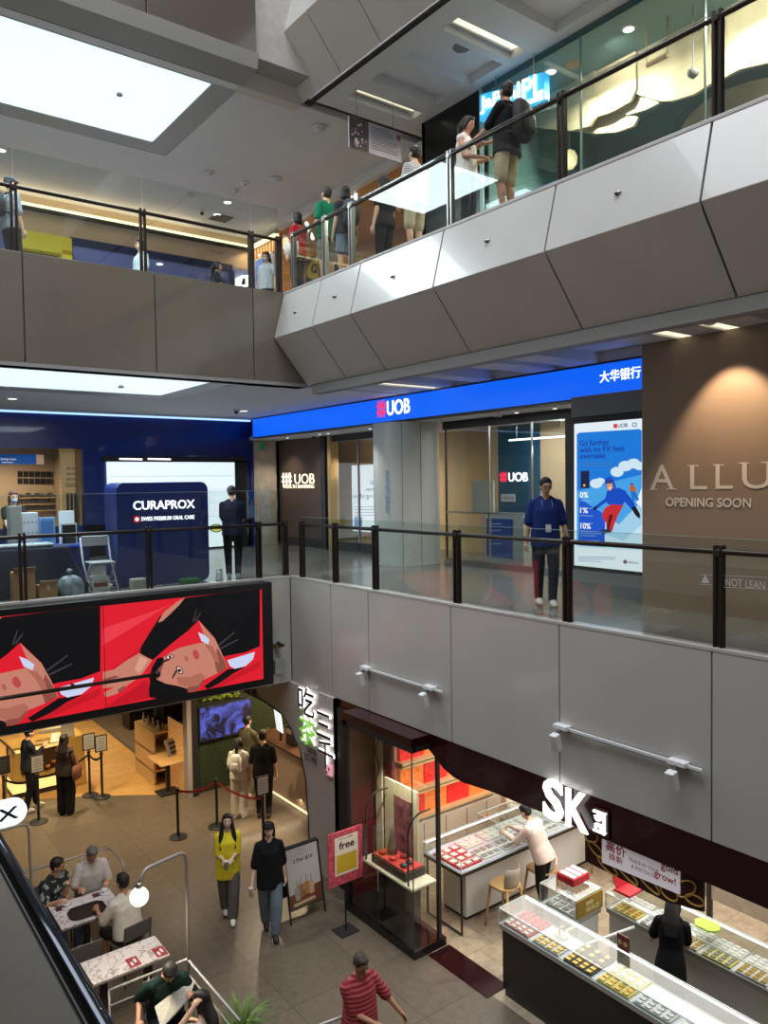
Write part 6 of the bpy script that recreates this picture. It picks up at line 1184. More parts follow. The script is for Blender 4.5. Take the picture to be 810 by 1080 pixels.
t = thing('ring_stand', 'round cream ring stand in the front counter', 'stand', (7.4, 6.2, ZC_)); MB().lathe([(.09, 0), (.09, .03), (.04, .05)], (7.41, 6.22, ZC_+.012), 20).build('base', T_w, t, True); MB().tube([(7.41+.05*math.cos(i*PI/8), 6.22, ZC_+.09+.05*math.sin(i*PI/8)) for i in range(17)], .012, 6).build('ring', I_g, t, True)
case('short glass case with a gold lettered plate between the two long counters', 7.84, 6.36, 8.38, 6.95, ZC_-.02, 1.2)
for i in range(2): tray(7.87+.25*i, 6.40, .22, .48, ZC_-.005, T_w, I_s, 'white tray in the short case, '+('nearer the walkway' if not i else 'nearer the wall'), 2, 4)
t = thing('gold_plate', 'gold plate with pale lettering on the short glass case', 'sign', (8.1, 6.35, 1)); MB().box(7.85, 6.335, .96, 8.38, 6.355, 1.19).build('plate', mat('gold_sign', srgb(170, 140, 60), .35, metal=.3), t); mb = MB(); letter(mb, '999\nGOLD', (8.03, 6.333, 1.0), (1, 0, 0), (0, 0, 1), .27, .14, None, .02, .002, n=(0, -1, 0)); mb.build('lettering', mat('pale_gold', srgb(240, 226, 170), .5), t)
t = thing('gift_box', 'open red gift box with white trays on top of the short glass case', 'box', (8.25, 6.75, 1.2)); MB().box(8.08, 6.58, 1.21, 8.42, 6.88, 1.31).build('box', T_r, t, bevel=.01); mb = MB()
for i in range(3): mb.box(8.1+i*.11, 6.6, 1.31, 8.18+i*.11, 6.84, 1.325)
mb.build('tray_inserts', I_w, t); MB().obox((8.07, 6.86, 1.36), (1, .8, 0), (0, 0, 1), (-.8, 1, 0), .12, .12, .006).build('card', mat('peach_card', srgb(236, 200, 180), .6), t)
case('white lit glass counter behind the saleswoman in black', 8.40, 2.6, 8.92, 6.30, ZC_, 1.15)
for i in range(8): tray(8.42, 5.85-i*.42, .22, .36, ZC_+.012, T_w if i % 3 else T_y, I_s if i % 2 else I_g, 'tray in the front row of the white lit counter behind the saleswoman', 3, 4, grp='front row trays in the counter behind the saleswoman')
for i in range(8): tray(8.67, 5.85-i*.42, .22, .36, ZC_+.012, T_w, I_w, 'tray in the rear row of the white lit counter behind the saleswoman', 3, 4, grp='rear row trays in the counter behind the saleswoman')
t = thing('gift_box', 'bright red box on the white lit counter at its end near the banner', 'box', (8.8, 6.7, 1.16)); MB().box(8.5, 6.0, 1.165, 8.8, 6.25, 1.2).build('box', T_r, t, bevel=.006); MB().obox((8.66, 6.25, 1.28), (1, 0, 0), (0, .3, 1), (0, 1, -.3), .14, .08, .006).build('lid', T_r, t)
t = thing('green_leaf_tray', 'lime green leaf shaped dish on the white lit counter', 'dish', (8.85, 5.0, 1.16)); c_ = atZ(746, 977, 1.165); mb = MB(); mb.prism([(c_.x+.13*math.cos(a)*(1.1 if i % 2 else .9), c_.y+.16*math.sin(a), 1.165) for i, a in enumerate([k*PI/6 for k in range(12)])], (0, 0, .03)); mb.build('dish', mat('lime', srgb(176, 220, 84), .4, emit=.1), t, bevel=.01)
t = thing('folding_hatch', 'cream counter hatch panel between the two long counters', 'panel', (8.2, 6.0, .6)); MB().box(7.56, 6.30, .25, 7.82, 6.34, .92).build('panel', MATS['cabinet_beige'], t); MB().cyl((7.56, 6.0, .9), (8.38, 5.85, .9), .02, n=8).build('rail', M_caseW, t); MB().cyl((7.58, 6.0, .9), (7.58, 6.3, .9), .02, n=8).build('arm', M_caseW, t)
t = thing('framed_card', 'small framed card with two round pictures standing inside the counter gap', 'card', (8.0, 5.45, .7)); a = atZ(689, 995, 1.0); MB().box(7.49, 5.3, 1.16, 7.51, 5.46, 1.34).build('frame', mat('card_maroon', srgb(110, 50, 50), .5), t); MB().ell((7.485, 5.345, 1.25), .006, .03, .03).ell((7.485, 5.42, 1.25), .006, .03, .03).build('round_picture', mat('peach_picture', srgb(226, 170, 130), .5), t)
# stools
def stool():
    t = thing('bar_stool', 'x', 'stool', (0, 0, 0)); Mw = mat('stool_oak', srgb(206, 168, 116), .45, noise=.08); Mg = mat('stool_grey_shell', srgb(176, 166, 152), .5)
    MB().prism([(x, y, .60) for x, y in rrect(.42, .40, .12)], (0, 0, .04)).build('seat', Mw, t, bevel=.01)
    for sx in (-1, 1):
        for sy in (-1, 1): MB().cyl((sx*.22, sy*.21, 0), (sx*.16, sy*.15, .62), .016, .022, 10).build('leg', Mw, t, True)
    mb = MB()
    for z, s_ in ((.66, .8), (.72, 1), (.84, 1.02), (.92, .9)):
        pass
    rg = []
    for z, s_ in ((.63, .85), (.72, 1), (.84, 1.02), (.93, .8)):
        rg.append([(.205*s_*math.sin(a), -.20*math.cos(a)-(z-.63)*.12, z) for a in [R(-62+i*15.5) for i in range(9)]]+[(.19*s_*math.sin(a), -.185*math.cos(a)-(z-.63)*.12, z) for a in [R(62-i*15.5) for i in range(9)]])
    mb.rings(rg).build('backrest', Mg, t, True)
    return t
st = stool(); st['label'] = 'oak bar stool with grey curved back nearest the shop window'; st.location = (8.25, 8.0, 0); st.rotation_euler = (0, 0, R(8))
copy_tree(st, 'oak bar stool with grey curved back left of the person leaning over the counter', (9.05, 7.98, 0), R(-8)); copy_tree(st, 'oak bar stool furthest along the counter beside the gold ring banner', (10.7, 7.95, 0), R(5))
# banner with trade-in wording
t = thing('hanging_banner', 'banner with red characters and trade-in wording over gold rings on dark maroon', 'banner', (FX+.3, 4.9, 2.4)); XBN = FX+.06; P_ = Plane('X', XBN, (-1, 0, 0))
mb = MB(); mb.prism([P_.p(*p) for p in ((617, 872), (742, 926), (742, 962), (700, 950), (617, 908))], (.03, 0, 0)); mb.build('dark_panel', mat('banner_maroon', srgb(52, 16, 18), .4), t)
mb = MB(); mb.prism([P_.p(*p)+Vector((-.02, 0, 0)) for p in ((636, 884.5), (718, 919), (718, 943), (636, 909))], (.015, 0, 0)); mb.build('white_panel', mat('banner_white', srgb(226, 216, 222), .5, emit=.25), t)
P_ = Plane('X', XBN-.02, (-1, 0, 0)); mb = MB(); RB = srgb(190, 24, 44)
P_.text(mb, '高价', (639, 896.5), (660, 904), 11, RB, .02); P_.text(mb, '换新', (642, 906), (657, 911.5), 7.5, RB, .01); P_.text(mb, 'TRADE-IN YOUR', (663, 907.5), (695, 918.5), 4, srgb(70, 50, 60), 0); P_.text(mb, '& WATCH IT', (666, 915), (690, 924), 4, srgb(70, 50, 60), 0); P_.text(mb, 'gold', (697, 918), (715, 925.5), 10.5, RB, .015); P_.text(mb, 'grow!', (690, 926), (713, 935), 9.5, RB, .015)
mb.build('lettering', INK, t); mb = MB()
for px, py, rx, ry, a0 in ((623, 883, .09, .06, .4), (628, 897, .12, .05, -.5), (640, 914, .14, .05, -.4), (660, 921, .16, .045, -.5), (683, 931, .15, .05, -.5), (705, 942, .10, .07, -.2), (722, 938, .14, .07, .7), (732, 950, .10, .05, .1)):
    c_ = P_.p(px, py); mb.tube([(XBN-.008, c_.y-(rx*math.cos(i*PI/8)*math.cos(a0)-ry*math.sin(i*PI/8)*math.sin(a0)), c_.z+rx*math.cos(i*PI/8)*math.sin(a0)+ry*math.sin(i*PI/8)*math.cos(a0)) for i in range(17)], .010, 6)
mb.build('gold_rings', mat('gold_print', srgb(196, 150, 70), .4, metal=.4), t)
for y in (P_.p(620, 880).y-.05, P_.p(738, 925).y+.05): MB().cyl((XBN+.02, y, 2.6), (XBN+.02, y, 3.12), .006, n=6).build('wire', M_steel, t)
t = thing('glass_partition', 'frosted glass partition with a dark post behind the white lit counter', 'glass wall', (9.6, 5, 0)); p = atX(748, 960, 9.6); MB().box(9.6, 4.0, 1.0, 9.62, p.y+.2, 2.5).build('panel', mat('stone_panel', srgb(176, 160, 140), .5, noise=.15), t); MB().box(9.58, p.y-.03, 0, 9.64, p.y+.03, 2.6).build('post', M_dark, t)
# free offer poster stand and A-frame
YF = 9.33; P_ = Plane('Y', YF, (0, -1, 0)); t = thing('poster_stand', 'pink and cream free offer poster on a black floor stand beside the shop window', 'poster stand', (6.25, YF, 0)); a, b = P_.p(347, 936), P_.p(382, 870); xc = (a.x+b.x)/2
zt_, zb_ = P_.p(347, 881).z, P_.p(347, 938).z
MB().box(a.x, YF, zb_, b.x, YF+.02, zt_).build('board', mat('pink_board', srgb(196, 80, 96), .4, noise=.5, nscale=14), t); mb = MB(); w_ = b.x-a.x; h_ = zt_-zb_; f_ = lambda u, v: (a.x+w_*u, YF-.003, zb_+h_*v)
mb.add([f_(.18, .18), f_(.86, .18), f_(.86, .9), f_(.18, .9)], [(0, 1, 2, 3)], srgb(236, 222, 206)); mb.add([(p_[0], p_[1]-.001, p_[2]) for p_ in (f_(.22, .22), f_(.82, .22), f_(.82, .56), f_(.22, .56))], [(0, 1, 2, 3)], srgb(206, 170, 50)); letter(mb, 'free', Vector(f_(.30, .66))+Vector((0, -.002, 0)), (1, 0, 0), (0, 0, 1), w_*.45, h_*.14, srgb(40, 20, 30), .02, n=(0, -1, 0))
letter(mb, 'from $88', Vector(f_(.30, .84))+Vector((0, -.002, 0)), (1, 0, 0), (0, 0, 1), w_*.4, h_*.035, srgb(90, 50, 60), 0, n=(0, -1, 0)); mb.build('print', INK, t)
MB().cyl((xc, YF+.03, .02), (xc, YF+.03, zt_-.1), .014, n=8).build('pole', M_black, t); MB().box(xc-.16, YF-.1, 0, xc+.16, YF+.18, .012).build('base', M_black, t)
t = thing('sandwich_board', 'black framed sandwich board advertising drinks, two for ten', 'sign', (6.0, 10.2, 0)); x0, x1 = 5.72, 6.33; zt_ = 1.08; rgt = Vector((1, 0, 0))
def face(y0, y1): return [(x0, y0, .03), (x1, y0, .03), (x1, y1, zt_), (x0, y1, zt_)]
mb = MB(); n_ = Vector((0, -1, .2)).normalized()
for q_ in (((x0, 10.0, 0), (x0, 10.2, zt_)), ((x1, 10.0, 0), (x1, 10.2, zt_)), ((x0, 10.2, zt_), (x1, 10.2, zt_)), ((x0, 10.03, .2), (x1, 10.03, .2))): mb.cyl(*q_, .016, n=8)
mb.build('front_frame', M_black, t); mb = MB()
for q_ in (((x0, 10.45, 0), (x0, 10.24, zt_)), ((x1, 10.45, 0), (x1, 10.24, zt_)), ((x0, 10.24, zt_), (x1, 10.24, zt_))): mb.cyl(*q_, .016, n=8)
mb.build('rear_frame', M_black, t); MB().prism([(x0, 10.42, .2), (x1, 10.42, .2), (x1, 10.25, zt_), (x0, 10.25, zt_)], (0, .008, 0)).build('rear_board', M_black, t)
U3, V3 = Vector((1, 0, 0)), Vector((0, .2, 1.08)).normalized(); O3 = Vector((x0+.02, 10.04, .21)); mb = MB(); H3_ = .86; W3 = .57; fb = lambda u, v, l=0: O3+U3*W3*u+V3*H3_*v+n_*(.004+l)
MB().prism([fb(0, 0, -.008), fb(1, 0, -.008), fb(1, 1, -.008), fb(0, 1, -.008)], -n_*.006).build('front_board', M_black, t)
mb.add([fb(0, 0), fb(1, 0), fb(1, 1), fb(0, 1)], [(0, 1, 2, 3)], srgb(186, 182, 180)); mb.add([fb(0, 0, .001), fb(1, 0, .001), fb(1, .3, .001), fb(0, .22, .001)], [(0, 1, 2, 3)], srgb(110, 66, 44)); mb.add([fb(.12, .02, .002), fb(.8, .05, .002), fb(.76, .1, .002), fb(.1, .07, .002)], [(0, 1, 2, 3)], srgb(196, 170, 140))
for u, v, c in ((.3, .2, srgb(150, 110, 84)), (.48, .22, srgb(176, 120, 70)), (.62, .2, srgb(196, 160, 130)), (.18, .16, srgb(160, 150, 144))):
    mb.add([fb(u, v-.05, .003), fb(u+.14, v-.05, .003), fb(u+.16, v+.16, .003), fb(u-.02, v+.16, .003)], [(0, 1, 2, 3)], c); mb.add([fb(u+.06, v+.16, .003), fb(u+.08, v+.16, .003), fb(u+.1, v+.28, .003), fb(u+.08, v+.28, .003)], [(0, 1, 2, 3)], srgb(120, 90, 60))
letter(mb, '2 For $10', fb(.2, .74, .003), U3, V3, W3*.62, H3_*.075, srgb(30, 28, 30), .02, n=n_); letter(mb, 'TAIWAN', fb(.4, .92, .003), U3, V3, W3*.2, H3_*.02, srgb(90, 60, 60), 0, n=n_); letter(mb, 'Signature Ceylon Tea Drinks', fb(.15, .86, .003), U3, V3, W3*.7, H3_*.03, srgb(110, 100, 100), 0, n=n_)
mb.build('print', INK, t)
# ------------------------------------------------------------------ outdoor style cafe area in front
M_marble = mat('marble_top', srgb(222, 210, 204), .25, noise=.0); nt = M_marble.node_tree; b_ = nt.nodes['Principled BSDF']; tc = nt.nodes.new('ShaderNodeTexCoord'); n1 = nt.nodes.new('ShaderNodeTexNoise'); n1.inputs['Scale'].default_value = 3; n1.inputs['Detail'].default_value = 6; n1.inputs['Distortion'].default_value = 2.5
rp = nt.nodes.new('ShaderNodeValToRGB'); e_ = rp.color_ramp.elements; e_[0].position = .47; e_[0].color = (*srgb(226, 214, 208), 1); e_[1].position = .53; e_[1].color = (*srgb(226, 214, 208), 1); q_ = rp.color_ramp.elements.new(.5); q_.color = (*srgb(150, 138, 134), 1); nt.links.new(tc.outputs['Object'], n1.inputs[0]); nt.links.new(n1.outputs['Fac'], rp.inputs[0]); nt.links.new(rp.outputs[0], b_.inputs['Base Color'])
def cafe_table(lab, x0, y0, x1, y1, legs=2):
    t = thing('cafe_table', lab, 'table', ((x0+x1)/2, (y0+y1)/2, 0)); MB().box(x0, y0, .725, x1, y1, .75).build('tabletop', M_marble, t, bevel=.006); MB().box(x0+.001, y0+.001, .705, x1-.001, y1-.001, .725).build('edge_band', mat('grey_edge', srgb(120, 112, 108), .4), t)
    for x in ([(x0+x1)/2] if legs == 1 else [x0+.2, x1-.2]): MB().box(x-.04, (y0+y1)/2-.04, .02, x+.04, (y0+y1)/2+.04, .705).build('column', M_black, t); MB().box(x-.05, (y0+y1)/2-.28, 0, x+.05, (y0+y1)/2+.28, .022).build('foot', M_black, t)
    return t
cafe_table('marble topped table where three people sit around a dark tray', 2.62, 10.72, 3.46, 11.42, 1); cafe_table('empty long marble topped table with two red stickers', 2.60, 9.28, 3.55, 9.80)
MB_ = mat('sticker_red', srgb(160, 56, 60), .5)
for i, (x, l) in enumerate(((3.06, 'red square sticker in the middle of the empty marble table'), (3.40, 'red square sticker at the end of the empty marble table'))): t = thing('table_sticker', l, 'sticker', (x, 9.3, .75)); MB().box(x, 9.30, .7505, x+.14, 9.52, .752).build('sticker', MB_, t); mb = MB().box(x+.03, 9.34, .752, x+.06, 9.42, .7525).box(x+.08, 9.38, .752, x+.11, 9.47, .7525); mb.build('print', M_white, t)
for i, (x, y, l) in enumerate(((2.68, 11.2, 'small dark square sticker at the left corner of the tray table'), (3.2, 11.25, 'small dark square sticker beyond the tray on the marble table'))): t = thing('table_sticker', l, 'sticker', (x, y, .75)); MB().box(x, y, .7505, x+.11, y+.12, .752).build('sticker', mat('sticker_dark', srgb(90, 50, 60), .5), t)
t = thing('serving_tray', 'dark oval serving tray on the marble table between the three seated people', 'tray', (3.0, 11.0, .75)); mb = MB(); mb.prism([(3.02+x, 10.95+y, .751) for x, y in rrect(.48, .34, .12)], (0, 0, .012)); mb.build('tray', mat('tray_dark_brown', srgb(44, 36, 36), .4), t, bevel=.004); mb = MB(); mb.tube([(3.02+x, 10.95+y, .77) for x, y in rrect(.48, .34, .12)]+[(3.02+.24, 10.95+.05, .77)], .01, 6); mb.build('rim', MATS['tray_dark_brown'], t)
for x, y, l in ((2.82, 11.22, 'white coffee cup on a saucer beside the person in the patterned shirt'), (3.36, 11.28, 'white coffee cup on a saucer beside the person seen from behind')):
    t = thing('coffee_cup', l, 'cup', (x, y, .75)); MB().lathe([(.03, 0), (.07, .008), (.072, .014)], (x, y, .751), 20).build('saucer', M_white, t, True); MB().lathe([(.022, .01), (.035, .03), (.04, .07), (.034, .068)], (x, y, .751), 18).build('cup', M_white, t, True); MB().tube([(x+.038, y, .765), (x+.062, y, .78), (x+.06, y, .80), (x+.038, y, .81)], .005, 6).build('handle', M_white, t, True)
def cafe_chair(lab, x, y, rz, dup=None):
    if dup: return copy_tree(dup, lab, (x, y, 0), R(rz))
    t = thing('cafe_chair', lab, 'chair', (0, 0, 0)); Mg = mat('chair_grey', srgb(84, 80, 78), .5); Mm = mat('chair_metal', srgb(50, 48, 46), .4)
    MB().prism([(a_, b_, .44) for a_, b_ in rrect(.42, .42, .06)], (0, 0, .03)).build('seat', Mg, t, bevel=.008)
    MB().obox((0, -.23, .72), (1, 0, 0), (0, -.15, 1), (0, 1, .15), .20, .11, .012).build('backrest', Mg, t, bevel=.01)
    for s_ in (-1, 1): MB().tube([(s_*.19, .19, 0), (s_*.18, .17, .44)], .010, 8).build('leg', Mm, t, True); MB().tube([(s_*.20, -.22, 0), (s_*.19, -.19, .44), (s_*.19, -.235, .8)], .010, 8).build('leg', Mm, t, True)
    t.location = (x, y, 0); t.rotation_euler = (0, 0, R(rz)); return t
C_C = (3.22, 10.28); ch = cafe_chair('dark grey chair holding the person in the white shirt seen from behind', 3.40, 10.34, 10); cafe_chair('empty dark grey chair between the tray table and the empty marble table', 2.75, 10.28, 0, ch); cafe_chair('grey chair under the person in the patterned shirt', 2.74, 11.76, 202, ch); cafe_chair('grey chair under the grey haired person in the printed white shirt', 3.33, 11.86, 172, ch)
# tube barriers, lamp and lit sign
M_tube = mat('pale_tube', srgb(176, 170, 166), .35, metal=.3)
t = thing('tube_barrier', 'pale rounded tube barrier behind the three seated people', 'barrier', (2.8, 12.1, 0)); MB().tube([(1.0, 12.15, 1.0), (3.72, 12.15, 1.0), (3.72, 11.5, 1.0), (3.72, 11.5, 0)], .016, 8, rad=.12).build('top_rail', M_tube, t, True); MB().tube([(1.0, 12.15, .72), (3.6, 12.15, .72)], .012, 8).build('lower_rail', M_tube, t, True)
for x in (2.0, 3.3): MB().cyl((x, 12.15, 0), (x, 12.15, 1.0), .014, n=8).build('post', M_tube, t, True)
t = thing('tube_barrier', 'pale tube barrier with upright bars beside the person in dark green', 'barrier', (3.5, 8.0, 0)); MB().tube([(2.6, 8.66, 1.0), (3.53, 8.66, 1.0), (3.53, 7.3, 1.0)], .018, 8).build('top_rail', M_tube, t, True); MB().tube([(2.6, 8.66, .82), (3.53, 8.66, .82), (3.53, 7.3, .82)], .012, 8).build('second_rail', M_tube, t, True)
for i in range(14): MB().cyl((3.53, 8.6-i*.1, 0), (3.53, 8.6-i*.1, .82), .006, n=6).build('bar', M_tube, t)
for x in (2.6, 3.05): MB().cyl((x, 8.66, 0), (x, 8.66, 1.0), .012, n=8).build('post', M_tube, t, True)
t = thing('globe_lamp', 'tall curved tube lamp with a glowing round globe beside the cafe tables', 'lamp', (3.53, 8.63, 0)); MB().tube([(3.53, 8.63, 0), (3.53, 8.63, 2.33), (2.98, 8.5, 2.33), (2.9, 8.46, 2.2)], .02, 10, rad=.12).build('pole', M_tube, t, True); MB().lathe([(.03, 0), (.04, .04), (.02, .07)], (2.9, 8.46, 2.15), 14).build('collar', M_steel, t, True); MB().ell((2.9, 8.46, 2.06), .105, .105, .105, n=24, m_=16).build('globe', mat('globe_glow', (1, .95, .8), .4, emit=1.25, ec=(1, .93, .74)), t, True)
point('globe_light', (2.9, 8.46, 1.9), 14, (1, .86, .62), .1)
t = thing('lit_oval_sign', 'white glowing oval sign with black lettering on a pale tube frame at the left edge', 'sign', (1.9, 10.9, 0)); YO = 10.9; c0 = atY(28.5, 851, YO); wl = 1.5; cz = c0.z-.03; mb = MB(); hh = .17; xr = c0.x
mb.prism([(xr-wl/2+x, YO, cz+z) for x, z in rrect(wl, hh*2, hh*.98, 8)], (0, .08, 0)); mb.build('light_box', mat('sign_cool_lit', (1, 1, 1), .5, emit=1.1, ec=(.78, .93, 1)), t)
mb = MB(); letter(mb, 'FATBOX', (xr-1.38, YO-.004, cz-.085), (1, 0, 0), (0, 0, 1), 1.28, .17, None, .02, .002, n=(0, -1, 0)); mb.build('lettering', M_black, t); MB().tube([(xr-1.6, YO+.05, cz-.21), (xr+.02, YO+.05, cz-.21), (xr+.05, YO+.05, 0)], .016, 8, rad=.1).build('pole', M_tube, t, True)
t = thing('tube_barrier', 'short rounded tube barrier at the bottom edge beside the person in red', 'barrier', (4.7, 6.8, 0)); a, b = atZ(352, 1078, 1.0), atZ(382, 1064, 1.0); MB().tube([(a.x-.5, a.y+.1, 1.0), (b.x, b.y, 1.0), (b.x+.05, b.y-.06, .0)], .018, 8, rad=.1).build('top_rail', M_tube, t, True); MB().cyl((a.x, a.y+.02, 0), (a.x, a.y+.02, 1.0), .014, n=8).build('post', M_tube, t, True)
# planter
t = thing('potted_plant', 'bushy arching green plant in a planter at the bottom edge', 'plant', (3.95, 7.85, 0)); p0 = atZ(253, 1068, .72); MB().lathe([(.14, 0), (.2, .45), (.2, .5), (.17, .48)], (p0.x, p0.y, 0), 24).build('pot', mat('planter_dark', srgb(60, 56, 52), .6), t, True); mb = MB(); rg_ = random.Random(11)
for i in range(150):
    a = rg_.uniform(0, 2*PI); L_ = rg_.uniform(.18, .42); h = rg_.uniform(.12, .42); w_ = rg_.uniform(.008, .016); d = Vector((math.cos(a), math.sin(a), 0)); s_ = Vector((-d.y, d.x, 0)); P0 = Vector((p0.x, p0.y, .48))+d*.05; pts = []
    for k in range(6): f = k/5; c_ = P0+d*L_*f+Vector((0, 0, h*(1.7*f-1.15*f*f))); ww = w_*(1-f*.9); pts.append((c_-s_*ww, c_+s_*ww+Vector((0, 0, .004))))
    for k in range(5): mb.add([pts[k][0], pts[k][1], pts[k+1][1], pts[k+1][0]], [(0, 1, 2, 3)])
mb.build('leaves', mat('grass_green', srgb(96, 124, 56), .6, noise=.4, nscale=7), t)
# ------------------------------------------------------------------ people
def pattern(name, c1, c2, kind='noise', scale=9):
    m = bpy.data.materials.new(name); m.use_nodes = True; nt = m.node_tree; b = nt.nodes['Principled BSDF']; b.inputs['Roughness'].default_value = .8
    tc = nt.nodes.new('ShaderNodeTexCoord'); rp = nt.nodes.new('ShaderNodeValToRGB'); rp.color_ramp.interpolation = 'CONSTANT'
    n = nt.nodes.new('ShaderNodeTexNoise' if kind == 'noise' else 'ShaderNodeTexWave'); n.inputs['Scale'].default_value = scale
    if kind != 'noise': n.bands_direction = 'Z'
    rp.color_ramp.elements[0].color = (*c1, 1); rp.color_ramp.elements[1].color = (*c2, 1); rp.color_ramp.elements[1].position = .55
    nt.links.new(tc.outputs['Object'], n.inputs[0]); nt.links.new(n.outputs['Fac'], rp.inputs[0]); nt.links.new(rp.outputs[0], b.inputs['Base Color']); return m
def wput(ctx, mb): mb.v = [tuple(ctx['rot']@Vector(p)+ctx['L0']) for p in mb.v]; return mb
def backpack(label, m, s=1.0, side=0):
    def f(root, c):
        o = c['shc']-c['fw']*(.17+.03*s)-c['up']*.02; sx, fw, up = c['sx'], c['fw'], c['up']; W = c['rot']@o+c['L0']
        t = thing('backpack', label, 'backpack', W); mb = MB(); o = o+sx*side
        loft(mb, [(o-up*.46*s, sx, fw, .12*s, .06*s), (o-up*.42*s, sx, fw, .155*s, .09*s), (o-up*.2*s-fw*.02, sx, fw, .16*s, .105*s), (o-up*.03*s, sx, fw, .14*s, .09*s), (o+up*.02*s, sx, fw, .09*s, .05*s)])
        wput(c, mb).build('bag', m, t, True); mb = MB(); loft(mb, [(o-up*.40*s-fw*.11*s, sx, fw, .10*s, .03), (o-up*.36*s-fw*.125*s, sx, fw, .115*s, .035), (o-up*.2*s-fw*.12*s, sx, fw, .11*s, .035), (o-up*.17*s-fw*.11*s, sx, fw, .09*s, .02)]); wput(c, mb).build('pocket', m, t, True)
        for s_ in (1, -1): mb = MB(); mb.tube([o+sx*.08*s_-up*.02+fw*.06, c['shc']+sx*.10*s_+up*.045, c['shc']+sx*.11*s_+fw*.125-up*.12, c['shc']+sx*.14*s_+fw*.06-up*.36, o+sx*.12*s_-up*.38*s], .016, 6, rad=.06); wput(c, mb).build('strap', m, t, True)
    return f
def PP(px, py, z, dx=0, dy=0): p = atZ(px, py, z); return (p.x+dx, p.y+dy)
# level two
person('person in dark navy T-shirt and black trousers seen from behind beside the kiosk', (6.08, 12.42, 5), 62, H=1.63, shirt=(18, 24, 52), pants=(16, 16, 20), shoes=(150, 150, 150), hands=((.10, .26, 1.12), (-.10, .26, 1.12)), nod=22, turn=18, sleeve=.75, hem=.80, spread=.08)
def lanyard(root, c):
    mb = MB(); sx, fw, up, sh = c['sx'], c['fw'], c['up'], c['shc']
    mb.tube([sh+sx*.06+up*.045, sh+sx*.07+fw*.115-up*.06, sh+fw*.14-up*.32, sh-sx*.07+fw*.115-up*.06, sh-sx*.06+up*.045], .006, 5); c['put'](mb).build('lanyard', mat('lanyard_grey', srgb(120, 130, 140), .5), root)
    mb = MB(); mb.obox(sh+fw*.155-up*.38, sx, up, fw, .035, .05, .004); c['put'](mb).build('badge', M_white, root)
person('person with glasses in blue polo shirt and lanyard walking past the bank front', (7.80, 6.78, 5), 236, H=1.68, shirt=(26, 46, 112), pants=(52, 56, 66), shoes=(214, 206, 190), glasses=True, nod=14, legs=((.07, -.12, .09), (-.05, .14, .075)), hands=((.27, -.02, .80), (-.31, .04, .84)), sleeve=.85, hem=.80, skin=(206, 160, 130), extra=lanyard, grip=.6)
def facemask(root, c):
    mb = MB(); mb.ell(c['hc']-c['hu']*.045+c['hf']*.062, .052, .045, .045, (c['hs'], c['hf'], c['hu'])); c['put'](mb).build('face_mask', mat('mask_blue', srgb(190, 205, 220), .6), root, True)
person('person with brown hair and face mask behind the blue shop counter', (2.95, 14.4, 5), 275, H=1.60, shirt=(30, 30, 34), hair=(96, 62, 44), style='bob', female=True, extra=facemask, nod=10, hands=((.15, .3, .95), (-.15, .3, .95)))
# level three, behind the slanted parapet
Z3 = 10.0
person('bearded person in black T-shirt and beige shorts with a black backpack on level three', (7.50, 7.12, Z3), 100, H=1.80, shirt=(14, 14, 16), pants=(190, 170, 140), plen=.48, shoes=(220, 220, 220), hands=((.12, .40, 1.15), (-.12, .42, 1.12)), sleeve=.85, hem=.82, turn=-18, skin=(190, 140, 112), extra=backpack('black backpack worn by the bearded person on level three', mat('black_nylon', srgb(16, 16, 18), .7)), stout=.01)
person('person in white sleeveless top with dark hair in a bun on level three', (7.45, 7.84, Z3), -70, H=1.62, shirt=(226, 218, 208), sleeve=0, pants=(60, 62, 70), style='tail', female=True, hands=((.12, .30, 1.05), (-.10, .34, 1.10)), nod=18, skin=(206, 158, 130))
person('person in grey and white striped shirt and beige shorts standing in the queue', (7.62, 9.14, Z3), 95, H=1.72, shirt=(200, 200, 200), pants=(196, 180, 152), plen=.48, hands=((.24, .08, .82), (-.24, .1, .85)), sleeve=.8, hem=.82, shirt_mat=pattern('grey_stripes', srgb(205, 205, 205), srgb(90, 92, 98), 'wave', 10), stout=.01)
person('person with black hair and dark clothes queueing left of the striped shirt', (7.80, 10.14, Z3), 100, H=1.64, shirt=(24, 24, 30), pants=(20, 20, 24), style='bob', female=True)
person('person with black hair wearing a dark grey backpack and denim shorts', (7.50, 10.83, Z3), 82, H=1.62, shirt=(44, 44, 50), pants=(120, 140, 160), plen=.42, style='bob', female=True, extra=backpack('dark grey backpack worn in the queue next to the green shirt', mat('grey_nylon', srgb(56, 58, 64), .7), .95))
person('person in green T-shirt and grey shorts with close cropped hair in the queue', (7.45, 11.32, Z3), 96, H=1.75, shirt=(14, 110, 78), pants=(130, 130, 132), plen=.48, hair=(60, 50, 46), hands=((.26, .05, .86), (-.28, .12, .95)), sleeve=.85, hem=.82, stout=.01)
def totebag(lab, m, side=.2):
    def f(root, c):
        o = c['pel']+c['sx']*side+c['up']*.02; W = c['rot']@o+c['L0']; t = thing('shoulder_bag', lab, 'bag', W); mb = MB(); loft(mb, [(o-c['up']*.17, c['fw'], c['sx'], .16, .04), (o, c['fw'], c['sx'], .18, .07), (o+c['up']*.13, c['fw'], c['sx'], .17, .03)]); wput(c, mb).build('bag', m, t, True)
        for q in (-.08, .08): mb = MB(); mb.tube([o+c['up']*.12+c['fw']*q, c['shc']+c['sx']*side*.6+c['up']*.05, o+c['up']*.12-c['fw']*(-q)*.2], .010, 6); wput(c, mb).build('strap', m, t, True)
    return f
